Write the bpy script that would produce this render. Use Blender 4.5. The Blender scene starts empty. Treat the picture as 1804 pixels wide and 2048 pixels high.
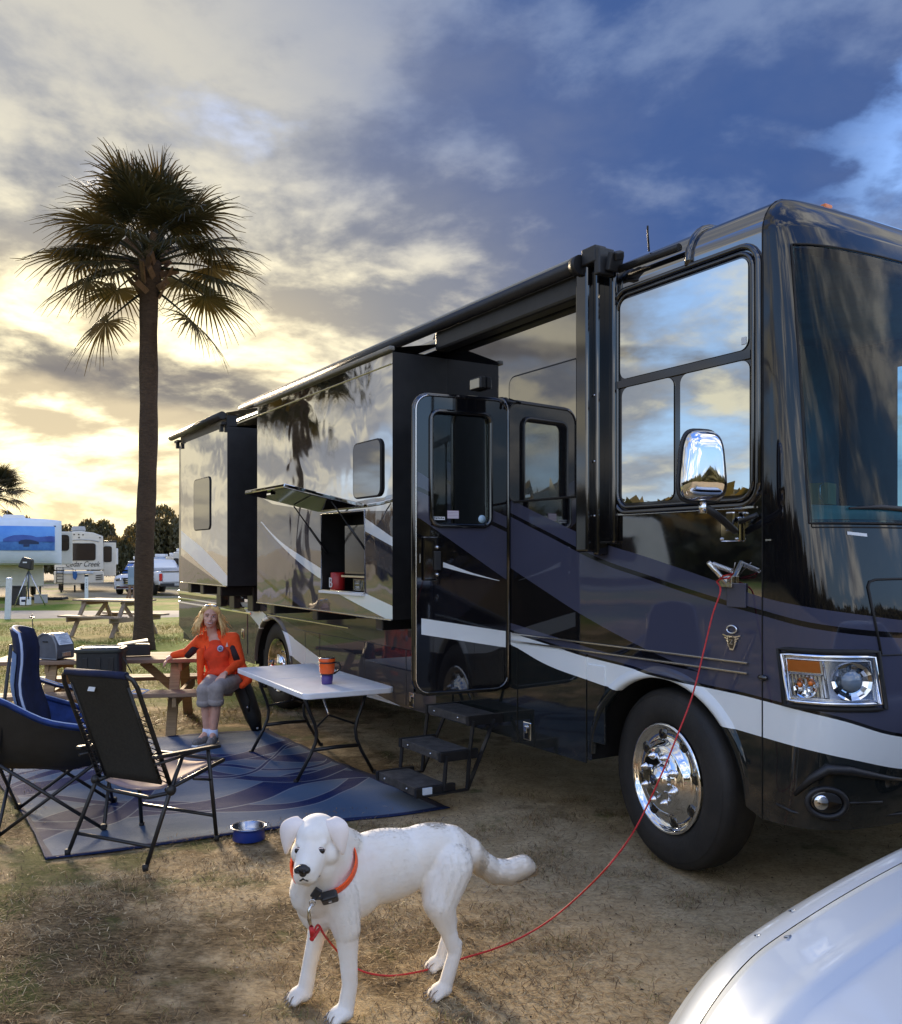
import bpy, bmesh, math, random
import numpy as np
from mathutils import Vector, Matrix, Euler
R = math.radians
scene = bpy.context.scene
C = scene.collection
random.seed(7)
rng = np.random.default_rng(11)

# ------------------------------------------------------------------ camera
FPX, CX, HY, EYE = 1804.0, 902.0, 1111.0, 1.78          # focal length, centre and horizon of the photograph (px), eye height (m)
cam = bpy.data.cameras.new('camera')
cam_o = bpy.data.objects.new('camera', cam)
C.objects.link(cam_o)
cam_o.location = (0, 0, EYE)
cam_o.rotation_euler = (R(90), 0, 0)
cam.sensor_fit = 'HORIZONTAL'
cam.sensor_width = 36
cam.lens = 36
cam.shift_y = 87.0 / 1804.0
cam.clip_start = 0.05
cam.clip_end = 3000
scene.camera = cam_o

# ------------------------------------------------------------------ sun + sky
SUN_EL, SUN_AZ = 15.0, -27.0                              # sun low behind cloud, left of the view axis (+Y)
sun_dir = Vector((math.sin(R(SUN_AZ)) * math.cos(R(SUN_EL)), math.cos(R(SUN_AZ)) * math.cos(R(SUN_EL)), math.sin(R(SUN_EL))))
sun = bpy.data.lights.new('sun', 'SUN')
sun.energy = 4.0
sun.angle = R(12)
sun.color = (1.0, 0.80, 0.55)
sun_o = bpy.data.objects.new('sun', sun)
C.objects.link(sun_o)
sun_o.rotation_euler = (-sun_dir).to_track_quat('-Z', 'Y').to_euler()

scene.view_settings.view_transform = 'Standard'
scene.view_settings.look = 'None'
scene.view_settings.gamma = 1
scene.view_settings.exposure = 1.15
scene.view_settings.use_curve_mapping = False
scene.render.engine = 'CYCLES'
scene.cycles.use_denoising = True
scene.cycles.max_bounces = 8
scene.cycles.transparent_max_bounces = 12
scene.cycles.caustics_reflective = False
scene.cycles.caustics_refractive = False
scene.cycles.sample_clamp_indirect = 6

world = bpy.data.worlds.new('World')
scene.world = world
world.use_nodes = True


class NT:
    """small helper round a node tree"""
    def __init__(s, tree):
        s.t = tree; s.n = tree.nodes; s.l = tree.links
    def add(s, typ, **kw):
        n = s.n.new(typ)
        for k, v in kw.items():
            setattr(n, k, v)
        return n
    def link(s, a, b):
        s.l.new(a, b)
    def put(s, sock, v):
        if isinstance(v, bpy.types.NodeSocket):
            s.l.new(v, sock)
        elif v is not None:
            if sock.type == 'RGBA' and len(v) == 3:
                v = (*v, 1)
            sock.default_value = v
    def math(s, op, a, b=None, c=None, clamp=False):
        n = s.add('ShaderNodeMath', operation=op, use_clamp=clamp)
        s.put(n.inputs[0], a)
        if b is not None: s.put(n.inputs[1], b)
        if c is not None: s.put(n.inputs[2], c)
        return n.outputs[0]
    def vmath(s, op, a, b=None, scale=None):
        n = s.add('ShaderNodeVectorMath', operation=op)
        s.put(n.inputs[0], a)
        if b is not None: s.put(n.inputs[1], b)
        if scale is not None: s.put(n.inputs['Scale'], scale)
        return n.outputs[1] if op in ('DOT_PRODUCT', 'LENGTH', 'DISTANCE') else n.outputs[0]
    def ramp(s, v, lo, hi, a=0.0, b=1.0, smooth=True):
        n = s.add('ShaderNodeMapRange', interpolation_type='SMOOTHSTEP' if smooth else 'LINEAR')
        s.put(n.inputs['Value'], v)
        n.inputs['From Min'].default_value = lo; n.inputs['From Max'].default_value = hi
        n.inputs['To Min'].default_value = a; n.inputs['To Max'].default_value = b
        return n.outputs[0]
    def mix(s, f, a, b, blend='MIX'):
        n = s.add('ShaderNodeMix', data_type='RGBA', blend_type=blend)
        s.put(n.inputs['Factor'], f); s.put(n.inputs['A'], a); s.put(n.inputs['B'], b)
        return n.outputs['Result']
    def noise(s, vec, scale, detail=4, rough=.5, dist=0.0, out=0):
        n = s.add('ShaderNodeTexNoise')
        if vec is not None: s.put(n.inputs['Vector'], vec)
        n.inputs['Scale'].default_value = scale; n.inputs['Detail'].default_value = detail
        n.inputs['Roughness'].default_value = rough; n.inputs['Distortion'].default_value = dist
        return n.outputs[out]


def pix_dir(x, y):
    return Vector(((x - CX) / FPX, 1.0, (HY - y) / FPX)).normalized()


def build_sky():
    w = NT(world.node_tree)
    w.n.clear()
    out = w.add('ShaderNodeOutputWorld'); bg = w.add('ShaderNodeBackground')
    w.link(bg.outputs[0], out.inputs[0])
    sky = w.add('ShaderNodeTexSky', sky_type='NISHITA', sun_disc=False)
    sky.sun_elevation = R(SUN_EL); sky.sun_rotation = R(SUN_AZ); sky.air_density = 1.0; sky.dust_density = 1.2; sky.ozone_density = 2.0
    nish = w.vmath('SCALE', sky.outputs[0], scale=0.11)
    d = w.add('ShaderNodeTexCoord').outputs['Generated']
    d = w.vmath('NORMALIZE', d)
    sep = w.add('ShaderNodeSeparateXYZ'); w.link(d, sep.inputs[0])
    dz = sep.outputs[2]
    # clouds lie on a layer overhead: direction / height gives the perspective towards the horizon
    h = w.math('MAXIMUM', w.math('ADD', dz, 0.30), 0.08)
    cmb = w.add('ShaderNodeCombineXYZ')
    w.put(cmb.inputs[0], w.math('DIVIDE', sep.outputs[0], h)); w.put(cmb.inputs[1], w.math('DIVIDE', sep.outputs[1], h))
    w.put(cmb.inputs[2], w.math('MULTIPLY', dz, 1.6))
    p = cmb.outputs[0]
    p = w.vmath('ADD', p, SKY_SHIFT)
    sdr = w.vmath('DOT_PRODUCT', d, tuple(pix_dir(90, 690)))
    sd = w.math('MAXIMUM', sdr, 0.0)
    anti = w.ramp(sdr, .62, -.30)                        # unseen cloud facing the low sun, left and behind, brightened as fill light
    near = w.math('MULTIPLY', w.ramp(sd, 0.78, 0.995), w.ramp(dz, .46, .24, .22, 1))
    glow = w.math('MULTIPLY', w.ramp(sd, 0.93, 1.0), w.ramp(dz, .36, .20))
    warp = w.vmath('SCALE', w.vmath('SUBTRACT', w.noise(p, 1.3, 3, .5, out=1), (.5, .5, .5)), scale=0.22)
    pw = w.vmath('ADD', p, warp)
    n_big = w.noise(pw, 0.9, 2, .5)
    n_mid = w.noise(pw, 2.3, 8, .55)
    n_off = w.noise(w.vmath('ADD', pw, (-.045, .09, -.03)), 2.3, 8, .55)
    n_fin = w.noise(pw, 6.5, 6, .60)
    relief = w.math('SUBTRACT', n_mid, n_off)            # + on the side of a puff that faces the sun
    def blob(x, y, lo, hi, k=.16):
        dd = w.vmath('DOT_PRODUCT', d, tuple(pix_dir(x, y)))
        dd = w.math('ADD', dd, w.math('MULTIPLY', w.math('SUBTRACT', n_mid, .5), k))
        return w.ramp(dd, lo, hi)
    cover = w.math('ADD', w.math('MULTIPLY', n_mid, .60), w.math('MULTIPLY', n_big, .40))
    cover = w.math('ADD', cover, w.ramp(sd, 0.50, 0.85, 0.0, 0.13))   # solid deck towards the sun, broken elsewhere
    deck = blob(1430, 110, 0.85, 1.0, .16)             # the thick slate coloured bank of cloud, upper right
    cover = w.math('ADD', cover, w.math('MULTIPLY', deck, .24))
    gap = blob(1815, 400, 0.958, 1.0, .20)             # clear blue right of the bank
    cover = w.math('SUBTRACT', cover, w.math('MULTIPLY', gap, .30))
    mask = w.ramp(cover, 0.44, 0.57)
    n_shd = w.noise(w.vmath('ADD', pw, SHADE_SHIFT), 2.7, 7, .56)
    shade = w.math('ADD', w.math('MULTIPLY', w.math('SUBTRACT', n_shd, .5), 2.5), w.math('MULTIPLY', relief, -3.8))
    shade = w.math('ADD', shade, w.math('MULTIPLY', w.math('SUBTRACT', n_fin, .5), .8))
    shade = w.math('ADD', shade, w.math('MULTIPLY', deck, .22))
    thick = w.ramp(shade, -0.48, 0.46)
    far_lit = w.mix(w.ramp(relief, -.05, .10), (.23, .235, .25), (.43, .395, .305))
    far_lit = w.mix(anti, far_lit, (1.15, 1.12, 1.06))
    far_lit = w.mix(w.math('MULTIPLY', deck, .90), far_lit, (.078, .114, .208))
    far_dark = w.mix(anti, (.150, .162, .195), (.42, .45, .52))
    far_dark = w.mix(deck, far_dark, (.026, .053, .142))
    near_lit = w.mix(glow, (.56, .50, .35), (1.08, .94, .58))
    near_dark = w.mix(glow, (.150, .148, .145), (.36, .30, .20))
    lit = w.mix(near, far_lit, near_lit)
    dark = w.mix(near, far_dark, near_dark)
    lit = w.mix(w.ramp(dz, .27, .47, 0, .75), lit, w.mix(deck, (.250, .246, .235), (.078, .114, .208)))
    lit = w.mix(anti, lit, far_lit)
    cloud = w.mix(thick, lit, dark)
    # long grey bar lying across the bright sky behind the palm
    def bar(x0, y0, slope, th, x1):
        az = w.math('DIVIDE', sep.outputs[0], w.math('MAXIMUM', sep.outputs[1], .02))
        el = w.math('DIVIDE', dz, w.math('MAXIMUM', sep.outputs[1], .02))
        line = w.math('ADD', w.math('MULTIPLY', w.math('SUBTRACT', az, (x0 - CX) / FPX), slope), (HY - y0) / FPX)
        dist = w.math('ABSOLUTE', w.math('SUBTRACT', w.math('ADD', el, w.math('MULTIPLY', w.math('SUBTRACT', n_mid, .5), .10)), line))
        return w.math('MULTIPLY', w.ramp(dist, th * .35, th, 1, 0), w.ramp(az, (x1 - 250 - CX) / FPX, (x1 - CX) / FPX, 1, 0))
    b1 = bar(200, 735, -0.19, 0.045, 760)
    cloud = w.mix(w.math('MULTIPLY', b1, w.ramp(n_fin, .3, .6, .55, .95)), cloud, (.105, .098, .098))
    blue = w.mix(w.ramp(dz, 0.0, 0.75), (.24, .39, .62), (.085, .20, .58))
    blue = w.mix(near, blue, (.50, .44, .30))
    blue = w.mix(.22, blue, nish)
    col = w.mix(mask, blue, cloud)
    # haze towards the horizon, warm by the sun
    hz = w.ramp(dz, -0.02, 0.16, 1, 0)
    hcol = w.mix(near, (.30, .33, .37), (.60, .47, .25))
    col = w.mix(w.math('MULTIPLY', hz, .62), col, hcol)
    col = w.mix(w.ramp(dz, -0.03, -0.01, 1, 0), col, (.16, .14, .11))
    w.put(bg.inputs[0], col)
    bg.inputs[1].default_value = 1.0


SKY_SHIFT = (1.3, 3.7, 0.0)
SHADE_SHIFT = (5.3, 2.2, 1.0)
build_sky()

# ------------------------------------------------------------------ materials
def mat(name, col, rough=.5, metal=0.0, ior=1.5, var=0.0, vscale=8.0, bump=0.0, bscale=40.0, col2=None, coat=0.0, emit=None, trans=0.0, alpha=None, detail=5, rvar=0.0):
    m = bpy.data.materials.new(name)
    m.use_nodes = True
    t = NT(m.node_tree)
    b = t.n['Principled BSDF']
    b.inputs['Roughness'].default_value = rough
    b.inputs['Metallic'].default_value = metal
    b.inputs['IOR'].default_value = ior
    b.inputs['Coat Weight'].default_value = coat
    b.inputs['Coat Roughness'].default_value = .04
    b.inputs['Transmission Weight'].default_value = trans
    if alpha is not None: b.inputs['Alpha'].default_value = alpha
    co = t.add('ShaderNodeTexCoord').outputs['Object']
    if var or col2:
        c2 = col2 if col2 else tuple(max(0, c * (1 - var)) for c in col)
        c1 = col if col2 else tuple(min(1, c * (1 + var)) for c in col)
        f = t.ramp(t.noise(co, vscale, detail, .6), .3, .7)
        t.put(b.inputs['Base Color'], t.mix(f, c1, c2))
    else:
        b.inputs['Base Color'].default_value = (*col, 1)
    if rvar:
        t.put(b.inputs['Roughness'], t.ramp(t.noise(co, vscale * 1.7, 4, .6), .3, .7, max(0, rough - rvar), min(1, rough + rvar)))
    if bump:
        bn = t.add('ShaderNodeBump'); bn.inputs['Strength'].default_value = bump; bn.inputs['Distance'].default_value = .01
        t.link(t.noise(co, bscale, 4, .6), bn.inputs['Height']); t.link(bn.outputs[0], b.inputs['Normal'])
    return m


def glass(name, tint, rough=0.0, ior=1.5, through=.5):
    """window glass: part clear tint, part mirror by angle"""
    m = bpy.data.materials.new(name); m.use_nodes = True
    t = NT(m.node_tree); t.n.clear()
    out = t.add('ShaderNodeOutputMaterial')
    tr = t.add('ShaderNodeBsdfTransparent'); tr.inputs[0].default_value = (*[c * through for c in tint], 1)
    gl = t.add('ShaderNodeBsdfGlossy'); gl.inputs['Roughness'].default_value = rough; gl.inputs[0].default_value = (1, 1, 1, 1)
    fr = t.add('ShaderNodeFresnel'); fr.inputs[0].default_value = ior
    mx = t.add('ShaderNodeMixShader')
    t.link(fr.outputs[0], mx.inputs[0]); t.link(tr.outputs[0], mx.inputs[1]); t.link(gl.outputs[0], mx.inputs[2])
    t.link(mx.outputs[0], out.inputs[0])
    return m


M = {}
M['black_metal'] = mat('black_metal', (.012, .012, .013), .38, 0, var=.3, bump=.05)
M['black_plastic'] = mat('black_plastic', (.014, .014, .015), .45, var=.25, bump=.08, bscale=120)
M['black_gloss'] = mat('black_gloss', (.006, .006, .007), .06, ior=1.9)
M['black_rubber'] = mat('black_rubber', (.013, .0125, .012), .72, var=.35, vscale=14, bump=.15, bscale=90)
M['tyre'] = mat('tyre', (.010, .0095, .009), .66, col2=(.022, .019, .016), vscale=5, bump=.25, bscale=60)
M['chrome'] = mat('chrome', (.82, .83, .85), .045, 1.0)
M['chrome_worn'] = mat('chrome_worn', (.62, .61, .58), .16, 1.0, rvar=.08, vscale=20)
M['steel'] = mat('steel', (.55, .55, .56), .25, 1.0, rvar=.1)
M['alu_trim'] = mat('alu_trim', (.62, .60, .57), .22, 1.0)
M['white_paint'] = mat('white_paint', (.74, .75, .75), .25, var=.04, vscale=3)
M['white_plastic'] = mat('white_plastic', (.86, .87, .88), .38, var=.05, vscale=5, bump=.06, bscale=160)
M['cream_panel'] = mat('cream_panel', (.62, .60, .53), .35, var=.06, vscale=2)
M['grey_panel'] = mat('grey_panel', (.36, .37, .37), .4, var=.08, vscale=3)
M['amber'] = mat('amber', (.85, .20, .02), .12, ior=1.6)
M['red_lens'] = mat('red_lens', (.55, .02, .02), .12, ior=1.6)
M['wood'] = None
M['orange_cloth'] = mat('orange_cloth', (.92, .080, .008), .85, var=.12, vscale=14, bump=.25, bscale=55)
M['dark_cloth'] = mat('dark_cloth', (.028, .014, .018), .85, var=.2, bump=.2)
M['grey_trousers'] = mat('grey_trousers', (.33, .285, .26), .9, var=.14, vscale=16, bump=.3, bscale=50)
M['skin'] = mat('skin', (.66, .36, .26), .5, var=.08, vscale=20)
M['lips'] = mat('lips', (.48, .13, .12), .4)
M['teeth'] = mat('teeth', (.8, .77, .7), .3)
M['eye_dark'] = mat('eye_dark', (.012, .008, .006), .12)
M['hair_blond'] = mat('hair_blond', (.88, .62, .28), .5, col2=(.66, .40, .14), vscale=40)
M['sock'] = mat('sock', (.66, .72, .88), .9, bump=.2)
M['shoe'] = mat('shoe', (.21, .185, .165), .85, var=.25, vscale=60, bump=.3, bscale=120)
M['fur'] = mat('fur', (.86, .835, .775), .8, col2=(.80, .735, .635), vscale=6, bump=.12, bscale=240)
M['fur_cream'] = mat('fur_cream', (.82, .72, .58), .8, var=.06)
M['ear_skin'] = mat('ear_skin', (.70, .56, .48), .7, var=.08)
M['dog_nose'] = mat('dog_nose', (.012, .011, .012), .32, bump=.3, bscale=200)
M['orange_collar'] = mat('orange_collar', (.92, .10, .012), .5)
M['red_cord'] = mat('red_cord', (.52, .022, .022), .5, var=.2, vscale=60)
M['navy'] = mat('navy', (.006, .012, .048), .85, var=.3, vscale=10, bump=.25, bscale=30)
M['navy_light'] = mat('navy_light', (.012, .038, .17), .8, var=.25, vscale=12, bump=.3, bscale=25)
M['sky_blue_cloth'] = mat('sky_blue_cloth', (.16, .26, .47), .85, var=.15, bump=.2)
M['piping_pale'] = mat('piping_pale', (.40, .48, .66), .7)
M['sling_back'] = mat('sling_back', (.020, .019, .016), .8, var=.25, vscale=60, bump=.35, bscale=220)
M['sling_tan'] = mat('sling_tan', (.42, .29, .20), .8, col2=(.30, .21, .22), vscale=5, bump=.2)
M['grey_plastic'] = mat('grey_plastic', (.085, .10, .125), .45, var=.15)
M['label_paper'] = mat('label_paper', (.62, .70, .78), .5, var=.1)
M['purple'] = mat('purple', (.085, .05, .22), .4)
M['orange_cup'] = mat('orange_cup', (.82, .11, .012), .35)
M['bowl_blue'] = mat('bowl_blue', (.010, .035, .22), .35)
M['car_paint'] = mat('car_paint', (.43, .52, .66), .32, .12, ior=1.6, coat=.8)
M['car_white'] = mat('car_white', (.72, .73, .75), .2, coat=.6)
M['dark_glass'] = mat('dark_glass', (.010, .011, .013), .03, ior=1.7)
M['mirror_glass'] = mat('mirror_glass', (.60, .62, .61), .012, 1.0)
M['brown_window'] = mat('brown_window', (.030, .023, .020), .08, ior=1.6)
M['cardboard'] = mat('cardboard', (.42, .25, .13), .85, var=.08)
M['dash'] = mat('dash', (.34, .44, .38), .7, var=.1)
M['blue_cloth'] = mat('blue_cloth', (.02, .10, .30), .8)
M['post_white'] = mat('post_white', (.70, .72, .74), .5, var=.08, vscale=12)
M['concrete'] = mat('concrete', (.36, .33, .28), .9, var=.15, vscale=3, bump=.2)


def wood_mat(name, c1, c2, rough=.75):
    m = bpy.data.materials.new(name); m.use_nodes = True
    t = NT(m.node_tree); b = t.n['Principled BSDF']; b.inputs['Roughness'].default_value = rough
    co = t.add('ShaderNodeTexCoord').outputs['Object']
    mp = t.add('ShaderNodeMapping'); t.link(co, mp.inputs[0]); mp.inputs['Scale'].default_value = (1.2, 14, 14)
    g = t.noise(mp.outputs[0], 3.0, 6, .65, 1.2)
    g2 = t.noise(co, 2.2, 3, .5)
    c = t.mix(t.ramp(g, .3, .7), c1, c2)
    c = t.mix(t.ramp(g2, .4, .75, 0, .45), c, tuple(x * .45 for x in c1))
    t.put(b.inputs['Base Color'], c)
    bn = t.add('ShaderNodeBump'); bn.inputs['Strength'].default_value = .35; bn.inputs['Distance'].default_value = .006
    t.link(g, bn.inputs['Height']); t.link(bn.outputs[0], b.inputs['Normal'])
    return m


M['wood'] = wood_mat('wood', (.30, .195, .125), (.19, .125, .085))
M['wood_warm_lit'] = wood_mat('wood_warm_lit', (.36, .24, .12), (.24, .15, .075))  # yellower copy of the wood, coloured for the warm light on the legs
M['wood_far'] = wood_mat('wood_far', (.36, .27, .19), (.24, .18, .13))


# ------------------------------------------------------------------ mesh helpers
class MB:
    """collects shapes, then links them as ONE mesh object"""
    def __init__(s):
        s.v = []; s.f = []; s.m = []; s.uv = None; s.sm = []
    def raw(s, vs, fs, mi=0, sm=False):
        o = len(s.v)
        s.v.extend([tuple(map(float, v)) for v in vs])
        s.f.extend([[i + o for i in f] for f in fs]); s.m.extend([mi] * len(fs)); s.sm.extend([sm] * len(fs))
        return s
    def box(s, c, d, rot=None, mi=0, taper=None):
        x, y, z = [k / 2 for k in d]
        vs = [Vector((sx * x * (taper[0] if taper and sz > 0 else 1), sy * y * (taper[1] if taper and sz > 0 else 1), sz * z)) for sz in (-1, 1) for sy in (-1, 1) for sx in (-1, 1)]
        if rot is not None:
            rm = rot if isinstance(rot, Matrix) else Euler(rot).to_matrix()
            vs = [rm @ v for v in vs]
        c = Vector(c)
        return s.raw([v + c for v in vs], [(0, 2, 3, 1), (4, 5, 7, 6), (0, 1, 5, 4), (2, 6, 7, 3), (0, 4, 6, 2), (1, 3, 7, 5)], mi)
    def beam(s, a, b, w, h, up=(0, 0, 1), mi=0):
        a, b = Vector(a), Vector(b); d = (b - a); L = d.length; d.normalize()
        sd = d.cross(Vector(up)).normalized(); u2 = sd.cross(d)
        rm = Matrix((d, sd, u2)).transposed()
        return s.box((a + b) / 2, (L, w, h), rm, mi)
    def tube(s, pts, r, n=10, mi=0, closed=False, cap=True):
        pts = [Vector(p) for p in pts]; k = len(pts)
        rs = r if hasattr(r, '__len__') else [r] * k
        vs = []; up = None
        for i, p in enumerate(pts):
            if closed: t = (pts[(i + 1) % k] - pts[i - 1])
            else: t = (pts[min(i + 1, k - 1)] - pts[max(i - 1, 0)])
            t.normalize()
            if up is None:
                up = Vector((0, 0, 1)) if abs(t.z) < .9 else Vector((1, 0, 0))
            up = (up - t * up.dot(t))
            if up.length < 1e-6: up = Vector((1, 0, 0)) - t * t.x
            up.normalize(); sd = t.cross(up)
            for j in range(n):
                a = 2 * math.pi * j / n
                vs.append(p + (sd * math.cos(a) + up * math.sin(a)) * rs[i])
        fs = []
        for i in range(k if closed else k - 1):
            i2 = (i + 1) % k
            for j in range(n):
                j2 = (j + 1) % n
                fs.append((i * n + j, i * n + j2, i2 * n + j2, i2 * n + j))
        s.raw(vs, fs, mi, True)
        if cap and not closed:
            o = len(s.v) - len(vs)
            s.f.append([o + j for j in range(n)][::-1]); s.m.append(mi); s.sm.append(False)
            s.f.append([o + (k - 1) * n + j for j in range(n)]); s.m.append(mi); s.sm.append(False)
        return s
    def lathe(s, prof, c=(0, 0, 0), axis='z', n=32, mi=0, sm=True):
        """prof: (radius, height) pairs"""
        vs = []; k = len(prof)
        for r_, h_ in prof:
            for j in range(n):
                a = 2 * math.pi * j / n
                x, y = r_ * math.cos(a), r_ * math.sin(a)
                v = {'z': (x, y, h_), 'y': (x, h_, y), 'x': (h_, x, y)}[axis]
                vs.append((v[0] + c[0], v[1] + c[1], v[2] + c[2]))
        fs = [(i * n + j, i * n + (j + 1) % n, (i + 1) * n + (j + 1) % n, (i + 1) * n + j) for i in range(k - 1) for j in range(n)]
        return s.raw(vs, fs, mi, sm)
    def sph(s, c, r, mi=0, n=12, rot=None):
        r = r if hasattr(r, '__len__') else (r, r, r)
        vs = []; fs = []
        for i in range(n + 1):
            th = math.pi * i / n
            for j in range(2 * n):
                ph = math.pi * j / n
                v = Vector((r[0] * math.sin(th) * math.cos(ph), r[1] * math.sin(th) * math.sin(ph), r[2] * math.cos(th)))
                if rot is not None: v = (rot if isinstance(rot, Matrix) else Euler(rot).to_matrix()) @ v
                vs.append(v + Vector(c))
        w = 2 * n
        fs = [(i * w + j, (i + 1) * w + j, (i + 1) * w + (j + 1) % w, i * w + (j + 1) % w) for i in range(n) for j in range(w)]
        return s.raw(vs, fs, mi, True)
    def cone(s, a, b, ra, rb, mi=0, n=14):
        """a limb: two spheres joined by their hull"""
        a, b = Vector(a), Vector(b)
        s.sph(a, ra, mi, 8); s.sph(b, rb, mi, 8)
        d = b - a; L = d.length
        if L < 1e-6: return s
        sn = max(-.95, min(.95, (ra - rb) / L)); cs = math.sqrt(1 - sn * sn); d.normalize()
        s.tube([a + d * ra * sn, b + d * rb * sn], [ra * cs, rb * cs], n, mi)
        return s
    def prism(s, poly, h, axis='z', base=0.0, mi=0):
        """poly of 2D points extruded along an axis from base to base+h"""
        k = len(poly)
        def P(p, t):
            return {'z': (p[0], p[1], t), 'y': (p[0], t, p[1]), 'x': (t, p[0], p[1])}[axis]
        vs = [P(p, base) for p in poly] + [P(p, base + h) for p in poly]
        fs = [list(range(k))[::-1], list(range(k, 2 * k))] + [(i, (i + 1) % k, k + (i + 1) % k, k + i) for i in range(k)]
        return s.raw(vs, fs, mi)
    def grid(s, P, mi=0, sm=True, flip=False, close=False):
        """P: 2D list of points"""
        a, b = len(P), len(P[0])
        vs = [p for row in P for p in row]
        fs = []
        for i in range(a - 1):
            for j in range(b if close else b - 1):
                q = (i * b + j, i * b + (j + 1) % b, (i + 1) * b + (j + 1) % b, (i + 1) * b + j)
                fs.append(q[::-1] if flip else q)
        return s.raw(vs, fs, mi, sm)
    def mesh(s, name, mats):
        me = bpy.data.meshes.new(name)
        me.from_pydata(s.v, [], s.f)
        for m in (mats if isinstance(mats, (list, tuple)) else [mats]):
            me.materials.append(m)
        me.polygons.foreach_set('material_index', s.m)
        me.polygons.foreach_set('use_smooth', s.sm)
        me.update()
        return me
    def build(s, name, mats, parent=None, smooth=None, bevel=0.0, loc=None, seg=2, fix=True):
        me = s.mesh(name, mats)
        if fix:
            bm = bmesh.new(); bm.from_mesh(me); bmesh.ops.recalc_face_normals(bm, faces=bm.faces); bm.to_mesh(me); bm.free()
        o = bpy.data.objects.new(name, me); C.objects.link(o)
        if parent is not None: o.parent = parent
        if loc is not None: o.location = loc
        if smooth is not None:
            me.polygons.foreach_set('use_smooth', [smooth] * len(me.polygons))
        if bevel:
            b = o.modifiers.new('bevel', 'BEVEL'); b.width = bevel; b.segments = seg; b.limit_method = 'ANGLE'; b.angle_limit = R(35)
            b.harden_normals = False
        return o


def empty(name, label, cat, loc=(0, 0, 0), rz=0.0, group=None):
    o = bpy.data.objects.new(name, None); C.objects.link(o)
    o.location = loc; o.rotation_euler = (0, 0, rz); o.empty_display_size = .2
    return tag(o, label, cat, group)


def tag(o, label=None, cat=None, group=None, kind=None):
    if label: o['label'] = label
    if cat: o['category'] = cat
    if group: o['group'] = group
    if kind: o['kind'] = kind
    return o


def copy_tree(o, parent=None):
    c = o.copy(); C.objects.link(c)
    if parent is not None: c.parent = parent
    for ch in list(o.children): copy_tree(ch, c)
    return c


def remesh(mb, voxel, smooth_it=3, decimate=None):
    """union of overlapping closed shapes as one continuous skin"""
    me = mb.mesh('tmp', [])
    o = bpy.data.objects.new('tmp', me); C.objects.link(o)
    r = o.modifiers.new('r', 'REMESH'); r.mode = 'VOXEL'; r.voxel_size = voxel
    sm = o.modifiers.new('s', 'SMOOTH'); sm.iterations = smooth_it; sm.factor = .5
    dg = bpy.context.evaluated_depsgraph_get()
    ev = o.evaluated_get(dg)
    res = bpy.data.meshes.new_from_object(ev)
    bpy.data.objects.remove(o); bpy.data.meshes.remove(me)
    return res


def link_mesh(me, name, mats, parent=None, smooth=True):
    me.materials.clear()
    for m in (mats if isinstance(mats, (list, tuple)) else [mats]): me.materials.append(m)
    me.polygons.foreach_set('use_smooth', [smooth] * len(me.polygons))
    o = bpy.data.objects.new(name, me); C.objects.link(o)
    if parent is not None: o.parent = parent
    return o


def at(x, y, Y):
    """point seen at pixel (x, y) of the photograph, Y metres from the camera"""
    return Vector(((x - CX) / FPX * Y, Y, EYE - (y - HY) / FPX * Y))


def on_ground(x, y, z=0.0):
    Y = FPX * (EYE - z) / (y - HY)
    return Vector(((x - CX) / FPX * Y, Y, z))


def text_obj(s, size, name, m, parent, loc, rot, extrude=.001, font=None, align='CENTER', shear=0.0, sx=1.0):
    cu = bpy.data.curves.new(name, 'FONT'); cu.body = s; cu.size = size; cu.extrude = extrude; cu.align_x = align; cu.align_y = 'CENTER'; cu.shear = shear
    tmp = bpy.data.objects.new('t', cu); C.objects.link(tmp)
    me = bpy.data.meshes.new_from_object(tmp.evaluated_get(bpy.context.evaluated_depsgraph_get()))
    bpy.data.objects.remove(tmp)
    o = bpy.data.objects.new(name, me); C.objects.link(o); me.materials.clear(); me.materials.append(m)
    o.parent = parent; o.location = loc; o.rotation_euler = rot; o.scale = (sx, 1, 1)
    return o


# ------------------------------------------------------------------ ground
def dip(Y):
    """the field falls away a little beyond the palm"""
    t = np.clip((np.asarray(Y, float) - 17) / 38.0, 0, 1)
    return -.38 * t * t * (3 - 2 * t)


def ground_z(x, y):
    x = np.asarray(x, float); y = np.asarray(y, float)
    n = .010 * np.sin(x * 2.1 + 1.3 * np.sin(y * 1.1)) * np.cos(y * 1.7 + .6) + .006 * np.sin(x * 5.3 + y * 3.1) * np.sin(y * 6.1 - x * 2.2)
    far = 1 + 1.5 * np.clip((np.hypot(x, y) - 12) / 30, 0, 1)
    return n * far + dip(y)


def gz(x, y):
    return float(ground_z(x, y))


def spaced(a, b, dense, n1, n0):
    """positions from a to b, close together inside dense=(lo, hi)"""
    lo, hi = dense
    mid = np.linspace(lo, hi, n1)
    st = (hi - lo) / n1
    left = lo - st * (np.exp(np.linspace(0, 1, n0)[1:] * np.log((lo - a) / st + 1)) - 1)
    right = hi + st * (np.exp(np.linspace(0, 1, n0)[1:] * np.log((b - hi) / st + 1)) - 1)
    return np.concatenate([left[::-1], mid, right])


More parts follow.
